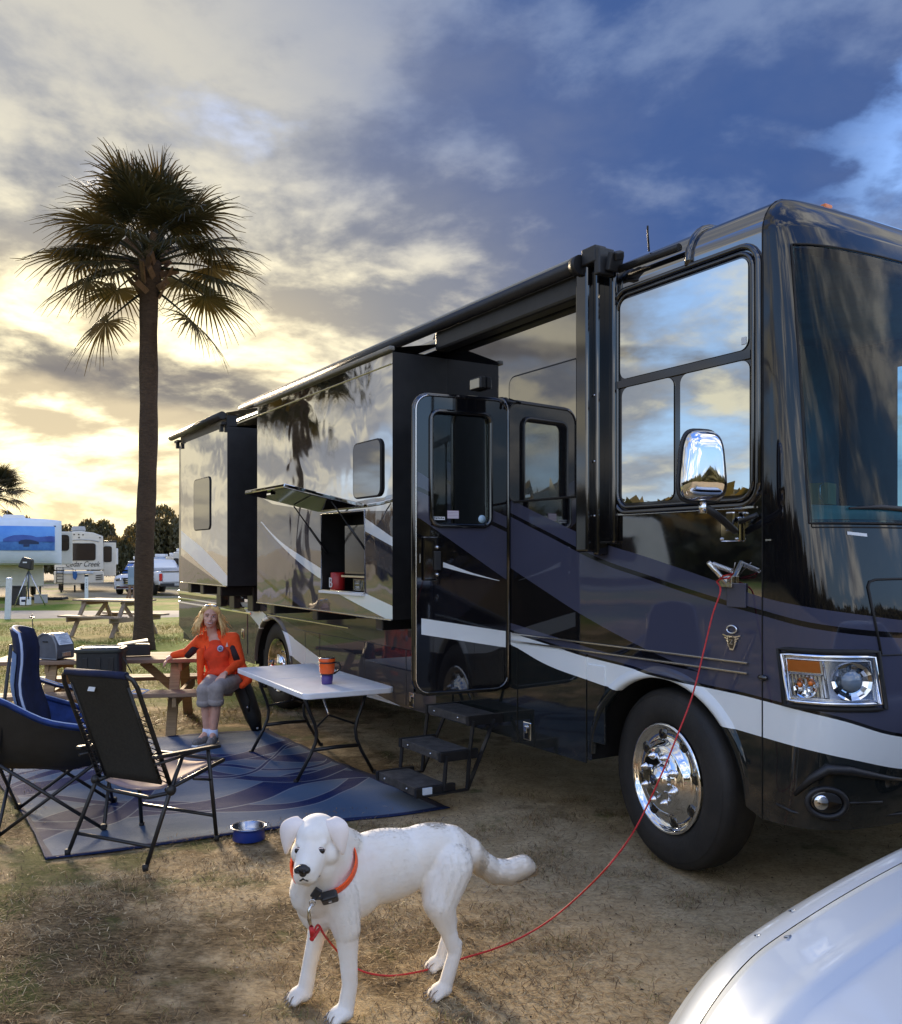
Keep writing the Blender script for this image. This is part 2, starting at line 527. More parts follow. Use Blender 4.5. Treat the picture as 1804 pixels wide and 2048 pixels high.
def ground_material():
    m = bpy.data.materials.new('ground'); m.use_nodes = True
    t = NT(m.node_tree); b = t.n['Principled BSDF']; b.inputs['Roughness'].default_value = .95
    b.inputs['Specular IOR Level'].default_value = .15
    co = t.add('ShaderNodeTexCoord').outputs['Object']
    sp = t.add('ShaderNodeSeparateXYZ'); t.link(co, sp.inputs[0])
    X, Y = sp.outputs[0], sp.outputs[1]
    n1 = t.noise(co, .9, 6, .6); n2 = t.noise(co, 5.0, 7, .65); n3 = t.noise(co, 38.0, 5, .7); n0 = t.noise(co, .30, 3, .5)
    mp = t.add('ShaderNodeMapping'); t.link(co, mp.inputs[0]); mp.inputs['Scale'].default_value = (1, 3.2, 1); mp.inputs['Rotation'].default_value = (0, 0, .6)
    thatch = t.noise(mp.outputs[0], 16.0, 7, .72, 1.5)
    sand = t.mix(t.ramp(n2, .3, .7), (.58, .45, .265), (.43, .32, .175))
    sand = t.mix(t.ramp(n3, .42, .75, 0, .7), sand, (.20, .145, .08))
    straw = t.mix(t.ramp(thatch, .35, .68), (.045, .029, .014), (.38, .265, .13))
    straw = t.mix(t.ramp(n3, .3, .7, 0, .45), straw, (.11, .075, .036))
    cover = t.math('ADD', t.math('MULTIPLY', n1, .7), t.math('MULTIPLY', n2, .3))
    # the driven strip beside the coach is bare; thatch thickens towards the left
    side = t.math('ADD', t.math('MULTIPLY', X, .52), t.math('MULTIPLY', Y, .055))
    cover = t.math('SUBTRACT', cover, t.math('MULTIPLY', t.ramp(side, -.3, .8), .14))
    near = t.mix(t.ramp(cover, .42, .55), sand, straw)
    green = t.mix(t.ramp(n2, .3, .72), (.085, .17, .014), (.19, .23, .04))
    olive = t.mix(t.ramp(n2, .3, .7), (.23, .21, .06), (.36, .28, .115))
    grass = t.mix(t.ramp(n0, .42, .60), green, olive)
    gmask = t.math('ADD', t.ramp(Y, 8.5, 12.5), t.math('MULTIPLY', t.math('SUBTRACT', n1, .5), 1.1))
    gmask = t.math('MULTIPLY', t.ramp(gmask, .35, .75), t.ramp(X, -1.0, -3.2))
    col = t.mix(gmask, near, grass)
    # a little green creeping in among the thatch near the chairs
    creep = t.math('MULTIPLY', t.ramp(t.math('ADD', t.noise(co, 2.3, 5, .6), t.math('MULTIPLY', t.ramp(X, -.6, -2.4), .16)), .58, .72), t.ramp(Y, 12, 9, 0, .75))
    col = t.mix(creep, col, (.085, .105, .025))
    pad = t.math('MULTIPLY', t.ramp(Y, 43.0, 46.0), t.ramp(n0, .30, .42))
    col = t.mix(pad, col, (.34, .29, .20))
    t.put(b.inputs['Base Color'], col)
    bn = t.add('ShaderNodeBump'); bn.inputs['Strength'].default_value = .9; bn.inputs['Distance'].default_value = .022
    t.link(t.math('ADD', t.math('MULTIPLY', thatch, .8), t.math('ADD', t.math('MULTIPLY', n3, .5), n2)), bn.inputs['Height']); t.link(bn.outputs[0], b.inputs['Normal'])
    return m


M['ground'] = ground_material()


def build_ground():
    xs = spaced(-700, 700, (-5.0, 4.0), 150, 34); ys = spaced(-500, 1200, (.5, 13.0), 190, 38)
    X, Y = np.meshgrid(xs, ys)
    Z = ground_z(X, Y)
    P = np.stack([X, Y, Z], -1).reshape(-1, 3)
    a, b = X.shape
    idx = np.arange(a * b).reshape(a, b)
    F = np.stack([idx[:-1, :-1], idx[:-1, 1:], idx[1:, 1:], idx[1:, :-1]], -1).reshape(-1, 4)
    me = bpy.data.meshes.new('ground'); me.from_pydata(P.tolist(), [], F.tolist()); me.update()
    o = link_mesh(me, 'ground', M['ground']); tag(o, kind='structure')
    # camp road crossing the view beyond the far picnic table
    mroad = mat('road_gravel', (.30, .285, .26), .9, var=.2, vscale=1.2, bump=.5, bscale=60, col2=(.23, .215, .195))
    mb = MB(); xs = np.linspace(-90, 60, 90)
    rows = []
    for k, off in enumerate((26.6, 27.4, 28.6, 30.0, 31.0)):
        rows.append([(x, off + .02 * x + .25 * math.sin(x * .5 + k) * (k in (0, 4)), gz(x, off + .02 * x) + .02 + (.03 if 0 < k < 4 else -.035)) for x in xs])
    o = mb.grid(rows).build('road', mroad); tag(o, kind='structure')


build_ground()


def blades(n, sampler, length, width, cols, name, label_kind, lie=.8, seed=1, mats=None, curve=.3):
    """thin bent blades of straw or grass in one object"""
    r = np.random.default_rng(seed)
    x, y = sampler(r, n); n = len(x)
    z = ground_z(x, y)
    a = r.uniform(0, 2 * np.pi, n); L = length * r.uniform(.4, 1.25, n); w = width * r.uniform(.6, 1.4, n)
    el = np.clip(r.normal(1 - lie, .22, n), -.02, 1.5) * 1.0
    dx, dy = np.cos(a) * np.cos(el), np.sin(a) * np.cos(el); dz = np.sin(el)
    px, py = -np.sin(a), np.cos(a)
    bend = r.uniform(-curve, curve, n)
    base = np.stack([x, y, z + r.uniform(0, .006, n)], -1)
    d = np.stack([dx, dy, dz], -1); s = np.stack([px, py, np.zeros(n)], -1)
    mid = base + d * (L * .5)[:, None] + np.array([0, 0, 1]) * (L * .10)[:, None]
    tip = base + d * L[:, None] + s * (bend * L)[:, None] - np.array([0, 0, 1]) * (L * .08 * lie)[:, None]
    tip[:, 2] = np.maximum(tip[:, 2], z + .001)
    V = np.stack([base - s * w[:, None] / 2, base + s * w[:, None] / 2, mid - s * w[:, None] / 2, mid + s * w[:, None] / 2, tip], 1).reshape(-1, 3)
    k = np.arange(n)[:, None] * 5
    quads = k + np.array([[0, 1, 3, 2]]); tris = k + np.array([[2, 3, 4]])
    me = bpy.data.meshes.new(name)
    me.vertices.add(len(V)); me.vertices.foreach_set('co', V.ravel())
    loops = np.concatenate([quads.ravel(), tris.ravel()]); me.loops.add(len(loops)); me.loops.foreach_set('vertex_index', loops)
    st = np.concatenate([np.arange(n) * 4, 4 * n + np.arange(n) * 3])
    me.polygons.add(2 * n); me.polygons.foreach_set('loop_start', st)
    mi = r.integers(0, len(mats), n); me.polygons.foreach_set('material_index', np.concatenate([mi, mi]).astype(np.int32))
    for m in mats: me.materials.append(m)
    me.update(calc_edges=True); me.validate()
    o = bpy.data.objects.new(name, me); C.objects.link(o); tag(o, kind='stuff')
    return o

# ------------------------------------------------------------------ motorhome
U = Vector((.52270, -.85251, 0)); NOUT = Vector((-.85251, -.52270, 0))    # forwards along the coach, outwards from its entry side
RV0 = Vector((1.19253, 5.11989, 0))


def paint(name, base, layers, ior=2.3, wave=.35, rough=.03, ior2=1.75):
    """glossy coach paint; layers = (colour, s range, upper edge, lower edge) printed graphics over UV = (s, z) in metres"""
    m = bpy.data.materials.new(name); m.use_nodes = True
    t = NT(m.node_tree); b = t.n['Principled BSDF']
    b.inputs['Roughness'].default_value = rough; b.inputs['IOR'].default_value = ior
    uv = t.add('ShaderNodeUVMap').outputs[0]
    sp = t.add('ShaderNodeSeparateXYZ'); t.link(uv, sp.inputs[0]); s, z = sp.outputs[0], sp.outputs[1]
    sn = t.math('DIVIDE', t.math('ADD', s, 11.0), 14.0)
    def curve(pts):
        n = t.add('ShaderNodeFloatCurve'); cm = n.mapping; cm.use_clip = False
        pts = sorted(pts); c = cm.curves[0]
        q = [((a + 11) / 14, v / 4) for a, v in pts]
        while len(c.points) < len(q): c.points.new(.5, .5)
        for pt, (a, v) in zip(c.points, q): pt.location = (a, v)
        cm.extend = 'HORIZONTAL'
        for pt in c.points: pt.handle_type = 'VECTOR' if len(q) < 4 else 'AUTO'
        cm.update()
        t.link(sn, n.inputs['Value'])
        return t.math('MULTIPLY', n.outputs[0], 4.0)
    col = (*base, 1); gloss = ior
    for c, rng_, up, lo in layers:
        k = t.math('MULTIPLY', t.math('LESS_THAN', z, curve(up)), t.math('GREATER_THAN', z, curve(lo)))
        if rng_: k = t.math('MULTIPLY', k, t.math('MULTIPLY', t.math('GREATER_THAN', s, rng_[0]), t.math('LESS_THAN', s, rng_[1])))
        col = t.mix(k, col, c)
        gl = t.add('ShaderNodeMix'); t.put(gl.inputs[0], k); t.put(gl.inputs[2], gloss); gl.inputs[3].default_value = ior2; gloss = gl.outputs[0]
    t.put(b.inputs['IOR'], gloss)
    co = t.add('ShaderNodeTexCoord').outputs['Object']
    dust = t.ramp(t.noise(co, 3.0, 8, .7), .45, .8, 0, .05)
    dust = t.math('ADD', dust, t.math('MULTIPLY', t.ramp(z, .75, .40), t.ramp(t.noise(co, 9.0, 6, .7), .3, .8, .02, .22)))
    col = t.mix(dust, col, (.16, .13, .095))
    t.put(b.inputs['Base Color'], col)
    t.put(b.inputs['Roughness'], t.math('ADD', t.math('MULTIPLY', dust, .8), rough))
    if wave:
        bn = t.add('ShaderNodeBump'); bn.inputs['Strength'].default_value = wave; bn.inputs['Distance'].default_value = .012
        t.link(t.noise(co, 1.7, 2, .4, .6), bn.inputs['Height']); t.link(bn.outputs[0], b.inputs['Normal'])
    return m


def set_uv(o, fn):
    me = o.data; uvl = me.uv_layers.new(name='UVMap')
    for lp in me.loops:
        uvl.data[lp.index].uv = fn(me.vertices[lp.vertex_index].co, lp.vertex_index)
    return o


BLK = (.0055, .0055, .007); SLATE = (.058, .062, .098); TAUPE = (.085, .075, .074); CHAR = (.011, .014, .0145); PEARL = (.80, .84, .84); MID = (.035, .034, .045)
gray_top = [(-2.4, 2.55), (-1.42, 2.159), (-1.02, 2.02), (-.46, 1.847), (-.11, 1.77), (.2, 1.695), (.47, 1.628), (.71, 1.57), (.94, 1.535), (1.27, 1.49), (1.43, 1.47), (2.3, 1.45)]
blk_up = [(-2.4, 2.40), (-1.02, 1.928), (-.48, 1.751), (-.11, 1.668), (.2, 1.599), (.47, 1.546), (.71, 1.505), (1.03, 1.45), (1.43, 1.41), (2.3, 1.39)]
blk_lo = [(a, b - .027) for a, b in blk_up]
wh_up = [(-2.2, 1.37), (-1.48, 1.239), (-1.02, 1.184), (-.64, 1.142), (-.27, 1.116), (-.01, 1.09), (.27, 1.075), (.68, 1.055), (1.02, 1.015), (1.42, .91), (2.2, .84)]
wh_lo = [(-2.2, 1.25), (-1.48, 1.154), (-1.02, 1.047), (-.64, 1.001), (-.41, .975), (.27, .90), (.68, .872), (.94, .85), (1.12, .82), (1.45, .75), (2.2, .66)]
swoosh = [(-2.4, 2.05), (-1.02, 1.521), (-.66, 1.393), (-.22, 1.263), (.05, 1.198), (.28, 1.152)]
swoosh_lo = [(-2.4, 1.42), (-1.02, 1.249), (-.44, 1.185), (-.11, 1.171), (.28, 1.149)]
body_layers = [
    (SLATE, (-2.5, 3), gray_top, wh_up),
    (BLK, (-2.5, 3), blk_up, blk_lo),
    (BLK, (-2.5, .285), swoosh, swoosh_lo),
    (CHAR, (-2.5, 3), wh_lo, [(-2.5, 0), (3, 0)]),
    (TAUPE, (-10.6, -2.5), [(-10.6, 1.35), (-2.5, 1.35)], [(-10.6, 0), (-2.5, 0)]),
    (MID, (-10.6, -2.5), [(-6.6, 1.4), (-5.6, 1.25), (-4.6, 1.08), (-3.4, .98)], [(-6.6, 1.2), (-5.6, 1.02), (-4.6, .9), (-3.4, .80)]),
    (PEARL, (-6.6, -3.05), [(-6.6, 1.12), (-6.1, .995), (-4.87, .735), (-4.2, .61), (-3.05, .475)], [(-6.6, 1.02), (-6.28, .97), (-6.1, .80), (-5.33, .62), (-4.5, .49), (-3.6, .44)]),
    (PEARL, (-7.5, -6.6), [(-7.5, 1.30), (-6.6, 1.10)], [(-7.5, 1.22), (-6.6, .90)]),
    (PEARL, (-2.5, 3), wh_up, wh_lo),
    (BLK, (-2.5, 3), [(a, b + .016) for a, b in wh_up], wh_up),
]
M['coach'] = paint('coach_paint', BLK, body_layers, ior=3.5, wave=.10, ior2=1.55)
M['nose'] = paint('nose_paint', BLK, body_layers, ior=1.60, wave=0, ior2=1.55)
slide_layers = [
    (TAUPE, (-6, -2), [(-5.5, 2.36), (-3.7, 2.17), (-2.3, 2.12)], [(-6, 0), (-2, 0)]),
    (MID, (-6, -2), [(-5.4, 2.42), (-4.56, 2.212), (-3.69, 1.984), (-2.78, 1.752), (-2.3, 1.62)], [(-5.4, 2.30), (-4.56, 2.117), (-3.69, 1.888), (-2.78, 1.64), (-2.3, 1.50)]),
    (MID, (-2.8, -2.3), [(-2.78, 1.956), (-2.3, 1.82)], [(-2.78, 1.909), (-2.3, 1.77)]),
    (PEARL, (-2.85, -2.3), [(-2.85, 2.10), (-2.3, 1.905)], [(-2.85, 1.99), (-2.3, 1.84)]),
    (SLATE, (-6, -3.0), [(-5.4, 2.16), (-5.23, 2.07), (-4.62, 1.866), (-4.09, 1.685), (-3.69, 1.571), (-3.0, 1.36)], [(-5.4, 2.12), (-5.29, 2.07), (-4.59, 1.775), (-4.09, 1.612), (-3.7, 1.48), (-3.0, 1.26)]),
    (PEARL, (-5.25, -3.66), [(-5.23, 2.134), (-4.64, 1.909), (-4.09, 1.766), (-3.67, 1.663)], [(-5.25, 2.128), (-4.62, 1.866), (-4.09, 1.685), (-3.69, 1.571)]),
    (PEARL, (-3.42, -2.3), [(-3.42, 1.475), (-2.81, 1.478), (-2.3, 1.39)], [(-3.42, 1.472), (-3.04, 1.40), (-2.68, 1.334), (-2.3, 1.27)]),
    (SLATE, (-6, -3.2), [(-5.5, 1.70), (-4.86, 1.53), (-4.09, 1.34), (-3.43, 1.17)], [(-5.5, 1.0), (-3, 1.0)]),
    (BLK, (-6, -3.2), [(-5.5, 1.665), (-4.86, 1.477), (-4.09, 1.277), (-3.52, 1.102)], [(-5.5, 1.635), (-4.86, 1.44), (-4.09, 1.23), (-3.52, 1.05)]),
]
M['slide_paint'] = paint('slide_paint', BLK, slide_layers, ior=9.0, wave=.55, ior2=2.3)
rear_layers = [
    (TAUPE, None, [(-8.4, 1.80), (-6.3, 1.40)], [(-9, 0), (-6, 0)]),
    (PEARL, None, [(-8.4, 2.15), (-8.24, 2.10), (-7.31, 1.874), (-6.3, 1.535)], [(-8.4, 1.90), (-8.28, 1.882), (-7.41, 1.668), (-6.3, 1.39)]),
]
M['rear_slide_paint'] = paint('rear_slide_paint', BLK, rear_layers, ior=9.0, wave=.55, ior2=2.3)
M['front_glass'] = glass('front_glass', (.32, .62, .74), ior=1.32, through=.95)
M['door_glass'] = glass('door_glass', (.85, .9, .9), ior=1.3, through=.90)
M['lens'] = glass('lens', (.95, .97, 1.0), ior=1.5, through=.95)
M['cab_pane'] = mat('cab_pane', (.70, .73, .72), .008, 1.0)
M['slide_pane'] = mat('slide_pane', (.01, .01, .011), .01, ior=3.0)
M['cabin_dark'] = mat('cabin_dark', (.050, .120, .165), .9, var=.3, vscale=3)
M['step_tread'] = mat('step_tread', (.055, .050, .045), .85, var=.4, vscale=12, bump=.4, bscale=90)
M['sticker_lilac'] = mat('sticker_lilac', (.50, .38, .50), .5)
M['sticker_white'] = mat('sticker_white', (.70, .73, .75), .5)

# --- shape of the moulded nose: plan curve per height
FZ = ([.40, .62, 1.0, 1.5, 2.0, 2.8, 3.3, 3.42, 3.52, 3.58, 3.60], [1.10, 1.19, 1.24, 1.22, 1.15, 1.04, .965, .93, .87, .80, .70])
CAPW, CAPP, CAPL = 1.25, 3.4, .70


def inset(z):
    k = min(max(z - 3.40, 0), .2)
    return .2 - math.sqrt(max(0.0, .04 - k * k))


def cap_pt(phi, z, d=0.0):
    """point on the nose, local coach space (x forwards, y to the far side, z up); d = metres proud of it"""
    def q(ph):
        F = float(np.interp(z, *FZ)); c, sn = math.cos(ph), abs(math.sin(ph))
        lx = CAPL + (F - CAPL) * sn ** (2 / CAPP)
        lat = (CAPW - inset(z)) * math.copysign(abs(c) ** (2 / CAPP), c)
        return Vector((lx, CAPW - lat, z))
    p = q(phi)
    if d:
        a, b2 = q(max(phi - .004, 0)), q(phi + .004); tg = (b2 - a); nrm = Vector((tg.y, -tg.x, 0)).normalized()
        p = p + nrm * d
    return p


_ph = np.linspace(0, math.pi, 1201)
_pp = [cap_pt(float(a), 1.2) for a in _ph]
_S = CAPL + np.concatenate([[0], np.cumsum([(_pp[i + 1] - _pp[i]).length for i in range(1200)])])


def cap_s(s, z, d=0.0):
    return cap_pt(float(np.interp(s, _S, _ph)), z, d)


def build_motorhome():
    rv = empty('motorhome', 'black and slate motorhome with white swooshes, slide rooms out and its entry door open', 'motorhome', RV0, math.atan2(U.y, U.x))
    coach = M['coach']
    side_uv = lambda co, i: (co.x, co.z)
    # ---- right (entry) side: one sheet with the wheel cut-outs
    def arc(cx_, r, zc, a0, a1, n=16, k=1.0):
        return [(cx_ + r * math.cos(a0 + (a1 - a0) * i / n), zc + r * k * math.sin(a0 + (a1 - a0) * i / n)) for i in range(n + 1)]
    out = [(-10.3, .70), (-9.46, .49)] + arc(-6.23, .60, .46, math.pi, 0, 18, .98) + arc(0.0, .60, .50, math.pi, 0, 18, .98) + [(.70, .46), (.70, 3.40), (-10.3, 3.40)]
    mb = MB(); mb.raw([(x, 0, z) for x, z in out], [list(range(len(out)))])
    # roof with rounded shoulders, rear wall
    xs = [-10.3, -7, -4, -2, -.5, .70]
    prof = [(0.0, 3.40)] + [(.2 - .2 * math.cos(a), 3.40 + .2 * math.sin(a)) for a in np.linspace(.05, math.pi / 2, 9)] + [(1.25, 3.63)] + [(2.3 + .2 * math.sin(a), 3.40 + .2 * math.cos(a)) for a in np.linspace(0, math.pi / 2, 9)]
    mb.grid([[(x, y, z) for y, z in prof] for x in xs], sm=True, flip=True)
    mb.raw([(-10.3, 0, .7), (-10.3, 2.5, .7), (-10.3, 2.5, 3.40), (-10.3, 2.3, 3.6), (-10.3, .2, 3.6), (-10.3, 0, 3.40)], [(0, 1, 2, 3, 4, 5)])
    # far side, with the driver's window left open
    for x0, x1, z0, z1 in ((-10.3, -.15, .46, 3.40), (-.15, .62, .46, 2.05), (-.15, .62, 3.15, 3.40), (.62, .70, .46, 3.40)):
        mb.raw([(x0, 2.5, z0), (x1, 2.5, z0), (x1, 2.5, z1), (x0, 2.5, z1)], [(0, 1, 2, 3)])
    body = mb.build('body', coach, rv, fix=False); set_uv(body, side_uv)
    body.data.materials.append(M['black_plastic'])
    # floor pan and wheel well liners
    mb = MB()
    mb.box((-8.55, 1.25, .56), (3.3, 2.42, .10)); mb.box((-3.12, 1.25, .56), (4.9, 2.42, .10)); mb.box((-6.2, 1.25, .70), (1.3, 1.1, .10)); mb.box((.0, 1.25, .70), (1.3, 1.1, .10))
    for cx_ in (-6.23, 0.0):
        P = [[(cx_ + .615 * math.cos(a), y, (.46 if cx_ < -1 else .50) + .605 * math.sin(a)) for y in (.012, .62)] for a in np.linspace(0, math.pi, 15)]
        mb.grid(P); mb.box((cx_, .66, .72), (1.26, .05, .8))
    mb.build('underbody', M['black_plastic'], rv)
    # ---- nose
    phi0 = .377
    ph = sorted(set(list(np.linspace(0, .377, 16)) + list(np.linspace(.377, math.pi - .377, 46)) + list(np.linspace(math.pi - .377, math.pi, 16))))
    zs = list(np.linspace(.46, 1.95, 22)) + list(np.linspace(1.95, 3.29, 16))[1:] + list(np.linspace(3.29, 3.40, 4))[1:] + [3.40 + .2 * math.sin(a) for a in np.linspace(.1, math.pi / 2, 10)]
    V = [cap_pt(a, z) for z in zs for a in ph]; SV = [(float(np.interp(a, _ph, _S)), z) for z in zs for a in ph]
    nf = len(ph); F = []
    for i in range(len(zs) - 1):
        for j in range(nf - 1):
            mz, mp = (zs[i] + zs[i + 1]) / 2, (ph[j] + ph[j + 1]) / 2
            if 1.95 < mz < 3.29 and phi0 < mp < math.pi - phi0: continue
            F.append((i * nf + j, i * nf + j + 1, (i + 1) * nf + j + 1, (i + 1) * nf + j))
    mb = MB(); mb.raw(V, F, 0, True)
    cap = mb.build('front_cap', M['nose'], rv, fix=False); set_uv(cap, lambda co, i: SV[i])
    mb = MB(); gph = np.linspace(phi0 - .03, math.pi - phi0 + .03, 50); gz_ = np.linspace(1.935, 3.305, 22)
    mb.grid([[cap_pt(float(a), float(z), .006) for a in gph] for z in gz_])
    mb.build('windshield', M['front_glass'], rv, fix=False)
    mb = MB()   # rubber surround of the glass
    loop = [cap_pt(float(a), 1.935, .010) for a in gph] + [cap_pt(math.pi - phi0 + .03, float(z), .010) for z in gz_[1:]] + [cap_pt(float(a), 3.305, .010) for a in gph[::-1][1:]] + [cap_pt(phi0 - .03, float(z), .010) for z in gz_[::-1][1:-1]]
    mb.tube(loop, .006, 6, closed=True).build('windshield_seal', M['black_rubber'], rv)
    # cabin seen through the glass
    mb = MB(); mb.box((-.62, 1.25, 2.2), (.05, 2.4, 2.6)); mb.box((0, 1.25, 3.36), (1.3, 2.4, .04)); mb.box((.0, .06, 2.5), (1.2, .05, 1.6)); mb.box((0, 1.25, 1.5), (1.2, 2.4, .05))
    for k in range(7): mb.tube([(.62 - .03 * (k % 2), .10 + .022 * k, 2.0), (.60 - .03 * (k % 2), .10 + .025 * k, 3.2)], .014, 6)
    mb.build('cabin_lining', M['cabin_dark'], rv)
    mb = MB(); mb.grid([[tuple(cap_pt(float(a), 1.955, -.03)) for a in np.linspace(.3, math.pi - .3, 24)], [(tuple(cap_pt(float(a), 1.955, -.03))[0] * .25 + .58, tuple(cap_pt(float(a), 1.955, -.03))[1], 2.035) for a in np.linspace(.3, math.pi - .3, 24)], [(.30, .1 + 2.3 * k / 23, 2.05) for k in range(24)]])
    mb.build('dashboard', M['dash'], rv)
    mb = MB(); mb.tube([cap_pt(.70, 2.005, .022), cap_pt(.95, 2.012, .024), cap_pt(1.3, 2.0, .024), cap_pt(1.7, 1.97, .026)], [.006, .013, .014, .012], 8)
    mb.build('wiper', M['black_plastic'], rv)
    mb = MB(); mb.tube([(.78, .20, 2.11), (.76, .165, 2.60)], .003, 6).build('aerial_rod', M['chrome_worn'], rv)
    # bonnet hatch line, badge strip, small marker
    mb = MB(); hl = [cap_s(1.30, 1.31, .003), cap_s(1.265, 1.50, .003), cap_s(1.25, 1.63, .003), cap_s(1.262, 1.655, .003), cap_s(1.30, 1.665, .003)] + [cap_s(s_, 1.667, .003) for s_ in np.linspace(1.4, 3.0, 16)]
    mb.tube(hl, .006, 6).build('hatch_seam', M['black_rubber'], rv)
    mb = MB(); mb.tube([cap_s(s_, 1.305, .002) for s_ in np.linspace(.80, 3.0, 40)], .0035, 5); mb.tube([cap_s(s_, 1.915, .002) for s_ in np.linspace(1.0, 3.2, 40)], .0035, 5); mb.tube([cap_s(1.0, z, .002) for z in np.linspace(1.915, 3.2, 12)], .003, 5)
    mb.build('cap_joint', M['black_rubber'], rv)
    mb = MB(); a_ = [cap_s(1.17, 1.895, .004), cap_s(1.275, 1.885, .004), cap_s(1.275, 1.87, .004), cap_s(1.17, 1.88, .004)]
    mb.raw(a_, [(0, 1, 2, 3)]).build('sticker', M['sticker_white'], rv)
    mb = MB(); mb.tube([(.704, -.001, .46), (.704, -.001, 3.40)] + [(.704, .2 - .201 * math.cos(a), 3.4 + .201 * math.sin(a)) for a in np.linspace(.2, 1.57, 6)], .0035, 6).build('cap_seam', M['black_rubber'], rv)
    mb = MB(); mb.sph((.715, -.012, 1.17), (.030, .016, .016)).build('marker_light', M['black_gloss'], rv)
    mb = MB(); mb.box((.742, -.001, 1.857), (.035, .006, .008)).build('marker_light', M['alu_trim'], rv)
    # ---- headlight cluster
    hr = empty_part('headlight', rv)
    z0, z1, s0, s1 = 1.065, 1.31, .815, 1.265
    def skew(s_, z_):                                     # the lamp leans: its lower edge runs further round the nose
        return s_ + (1.31 - z_) * .12
    def patch(a, b, c, d_, dep, nseg=10):
        return [[cap_s(skew(a + (b - a) * i / nseg, c + (d_ - c) * j / 4), c + (d_ - c) * j / 4, dep) for i in range(nseg + 1)] for j in range(5)]
    mb = MB()                                             # moulded surround, chrome bezel rings
    def ring(a, b, c, d_, d0):
        p = [cap_s(skew(a + (b - a) * i / 10, c), c, d0) for i in range(11)] + [cap_s(skew(b, d_), d_, d0)] + [cap_s(skew(b - (b - a) * i / 10, d_), d_, d0) for i in range(1, 11)]
        return p
    mb.tube(ring(s0 + .012, s1 - .012, z0 + .012, z1 - .012, .010), .011, 8, closed=True)
    mb.tube(ring(s0 + .032, s1 - .035, z0 + .03, z1 - .03, .008), .005, 8, closed=True)
    mb.build('bezel', M['chrome'], hr)
    mb = MB(); mb.tube(ring(s0 - .012, s1 + .018, z0 - .014, z1 + .012, .003), .013, 8, closed=True).build('surround', M['black_rubber'], hr)
    mb = MB(); mb.grid(patch(s0 + .02, s1 - .02, z0 + .02, z1 - .02, .0045)).build('reflector', mat('lamp_silver', (.80, .84, .90), .16, .9), hr, fix=False)
    mb = MB(); mb.grid(patch(s0 + .035, s0 + .185, z0 + .155, z1 - .035, .012)).build('amber_lens', M['amber'], hr, fix=False)
    mb = MB()
    for k in range(9): mb.tube([cap_s(skew(s0 + .04 + .018 * k, z0 + .04), z0 + .04, .009), cap_s(skew(s0 + .04 + .018 * k, z0 + .14), z0 + .14, .009)], .003, 5)
    for zz in (z0 + .035, z0 + .145): mb.tube([cap_s(skew(s0 + .035 + .02 * k, zz), zz, .010) for k in range(9)], .004, 5)
    mb.tube([cap_s(skew(s0 + .20, z0 + .035), z0 + .035, .010), cap_s(skew(s0 + .20, z1 - .035), z1 - .035, .010)], .006, 6)
    mb.build('lens_ribs', M['steel'], hr)
    for k in (0, 1):
        mb = MB(); mb.sph(cap_s(skew(s0 + .085 + .05 * k, z0 + .095 + .01 * k), z0 + .095 + .01 * k, .010), .014, 0, 8).build('bulb', M['amber'], hr)
    for sc_, zc_, rr_ in ((s0 + .31, z0 + .12, .095), (s0 + .11, z0 + .085, .055)):
        c_ = cap_s(skew(sc_, zc_), zc_, .005); nn = (cap_s(skew(sc_, zc_), zc_, .02) - c_).normalized(); rm_ = nn.to_track_quat('Z', 'Y').to_matrix()
        mb = MB(); P = []
        for i in range(7):
            q = i / 6
            P.append([c_ + rm_ @ Vector((rr_ * q * math.cos(a), rr_ * q * math.sin(a) * .95, .016 * q * q * q - .001 + .006 * (k % 2) * q)) for k, a in enumerate(np.linspace(0, 2 * math.pi, 17)[:-1])])
        mb.grid(P, close=True, sm=False); mb.build('reflector_bowl', M['chrome'], hr, fix=False)
    mb = MB(); pc = cap_s(skew(s0 + .31, z0 + .12), z0 + .12, -.02); nrm = (cap_s(skew(s0 + .31, z0 + .12), z0 + .12, .02) - pc).normalized()
    mb.sph(pc, .062, 0, 12).build('projector', mat('projector_lens', (.16, .21, .27), .06, ior=1.8), hr)
    mb = MB(); mb.grid(patch(s0 + .028, s1 - .028, z0 + .028, z1 - .028, .020)).build('clear_cover', M['lens'], hr, fix=False)
    # ---- bumper mouldings and fog lamp
    fl = empty_part('fog_light', rv)
    fc = cap_s(1.06, .60, 0.0); fn = (cap_s(1.06, .60, .02) - fc).normalized(); rot = fn.to_track_quat('Z', 'Y').to_matrix()
    def local(mb_): return mb_
    ringp = [fc + fn * .006 + rot @ Vector((.088 * math.cos(a), .068 * math.sin(a), 0)) for a in np.linspace(0, 2 * math.pi, 28)[:-1]]
    MB().tube(ringp, .014, 8, closed=True).build('housing', M['black_plastic'], fl)
    MB().sph(fc + fn * .002, (.074, .056, .006), 0, 12, rot).build('recess', M['black_gloss'], fl)
    lc = fc + rot @ Vector((-.025, 0, 0)) * 1.0 + fn * .004
    MB().sph(lc, (.036, .040, .014), 0, 12, rot).build('lamp', M['chrome'], fl)
    mb = MB()
    mb.tube([cap_s(.90, .62, .0), cap_s(.98, .71, .008), cap_s(1.05, .765, .010), cap_s(1.15, .76, .010), cap_s(1.35, .715, .006), cap_s(1.5, .69, 0)], [.010, .020, .026, .022, .014, .005], 8)
    mb.tube([cap_s(.80, .555, 0), cap_s(.90, .535, .004), cap_s(1.1, .512, .006), cap_s(1.5, .515, .006), cap_s(2.2, .53, .004)], .007, 6)
    mb.tube([cap_s(1.16, .60, .002), cap_s(1.35, .595, .003)], .007, 6)
    mb.build('bumper_moulding', M['black_plastic'], rv)
    # ---- trim rail along the side, wheel arch lips
    mb = MB()
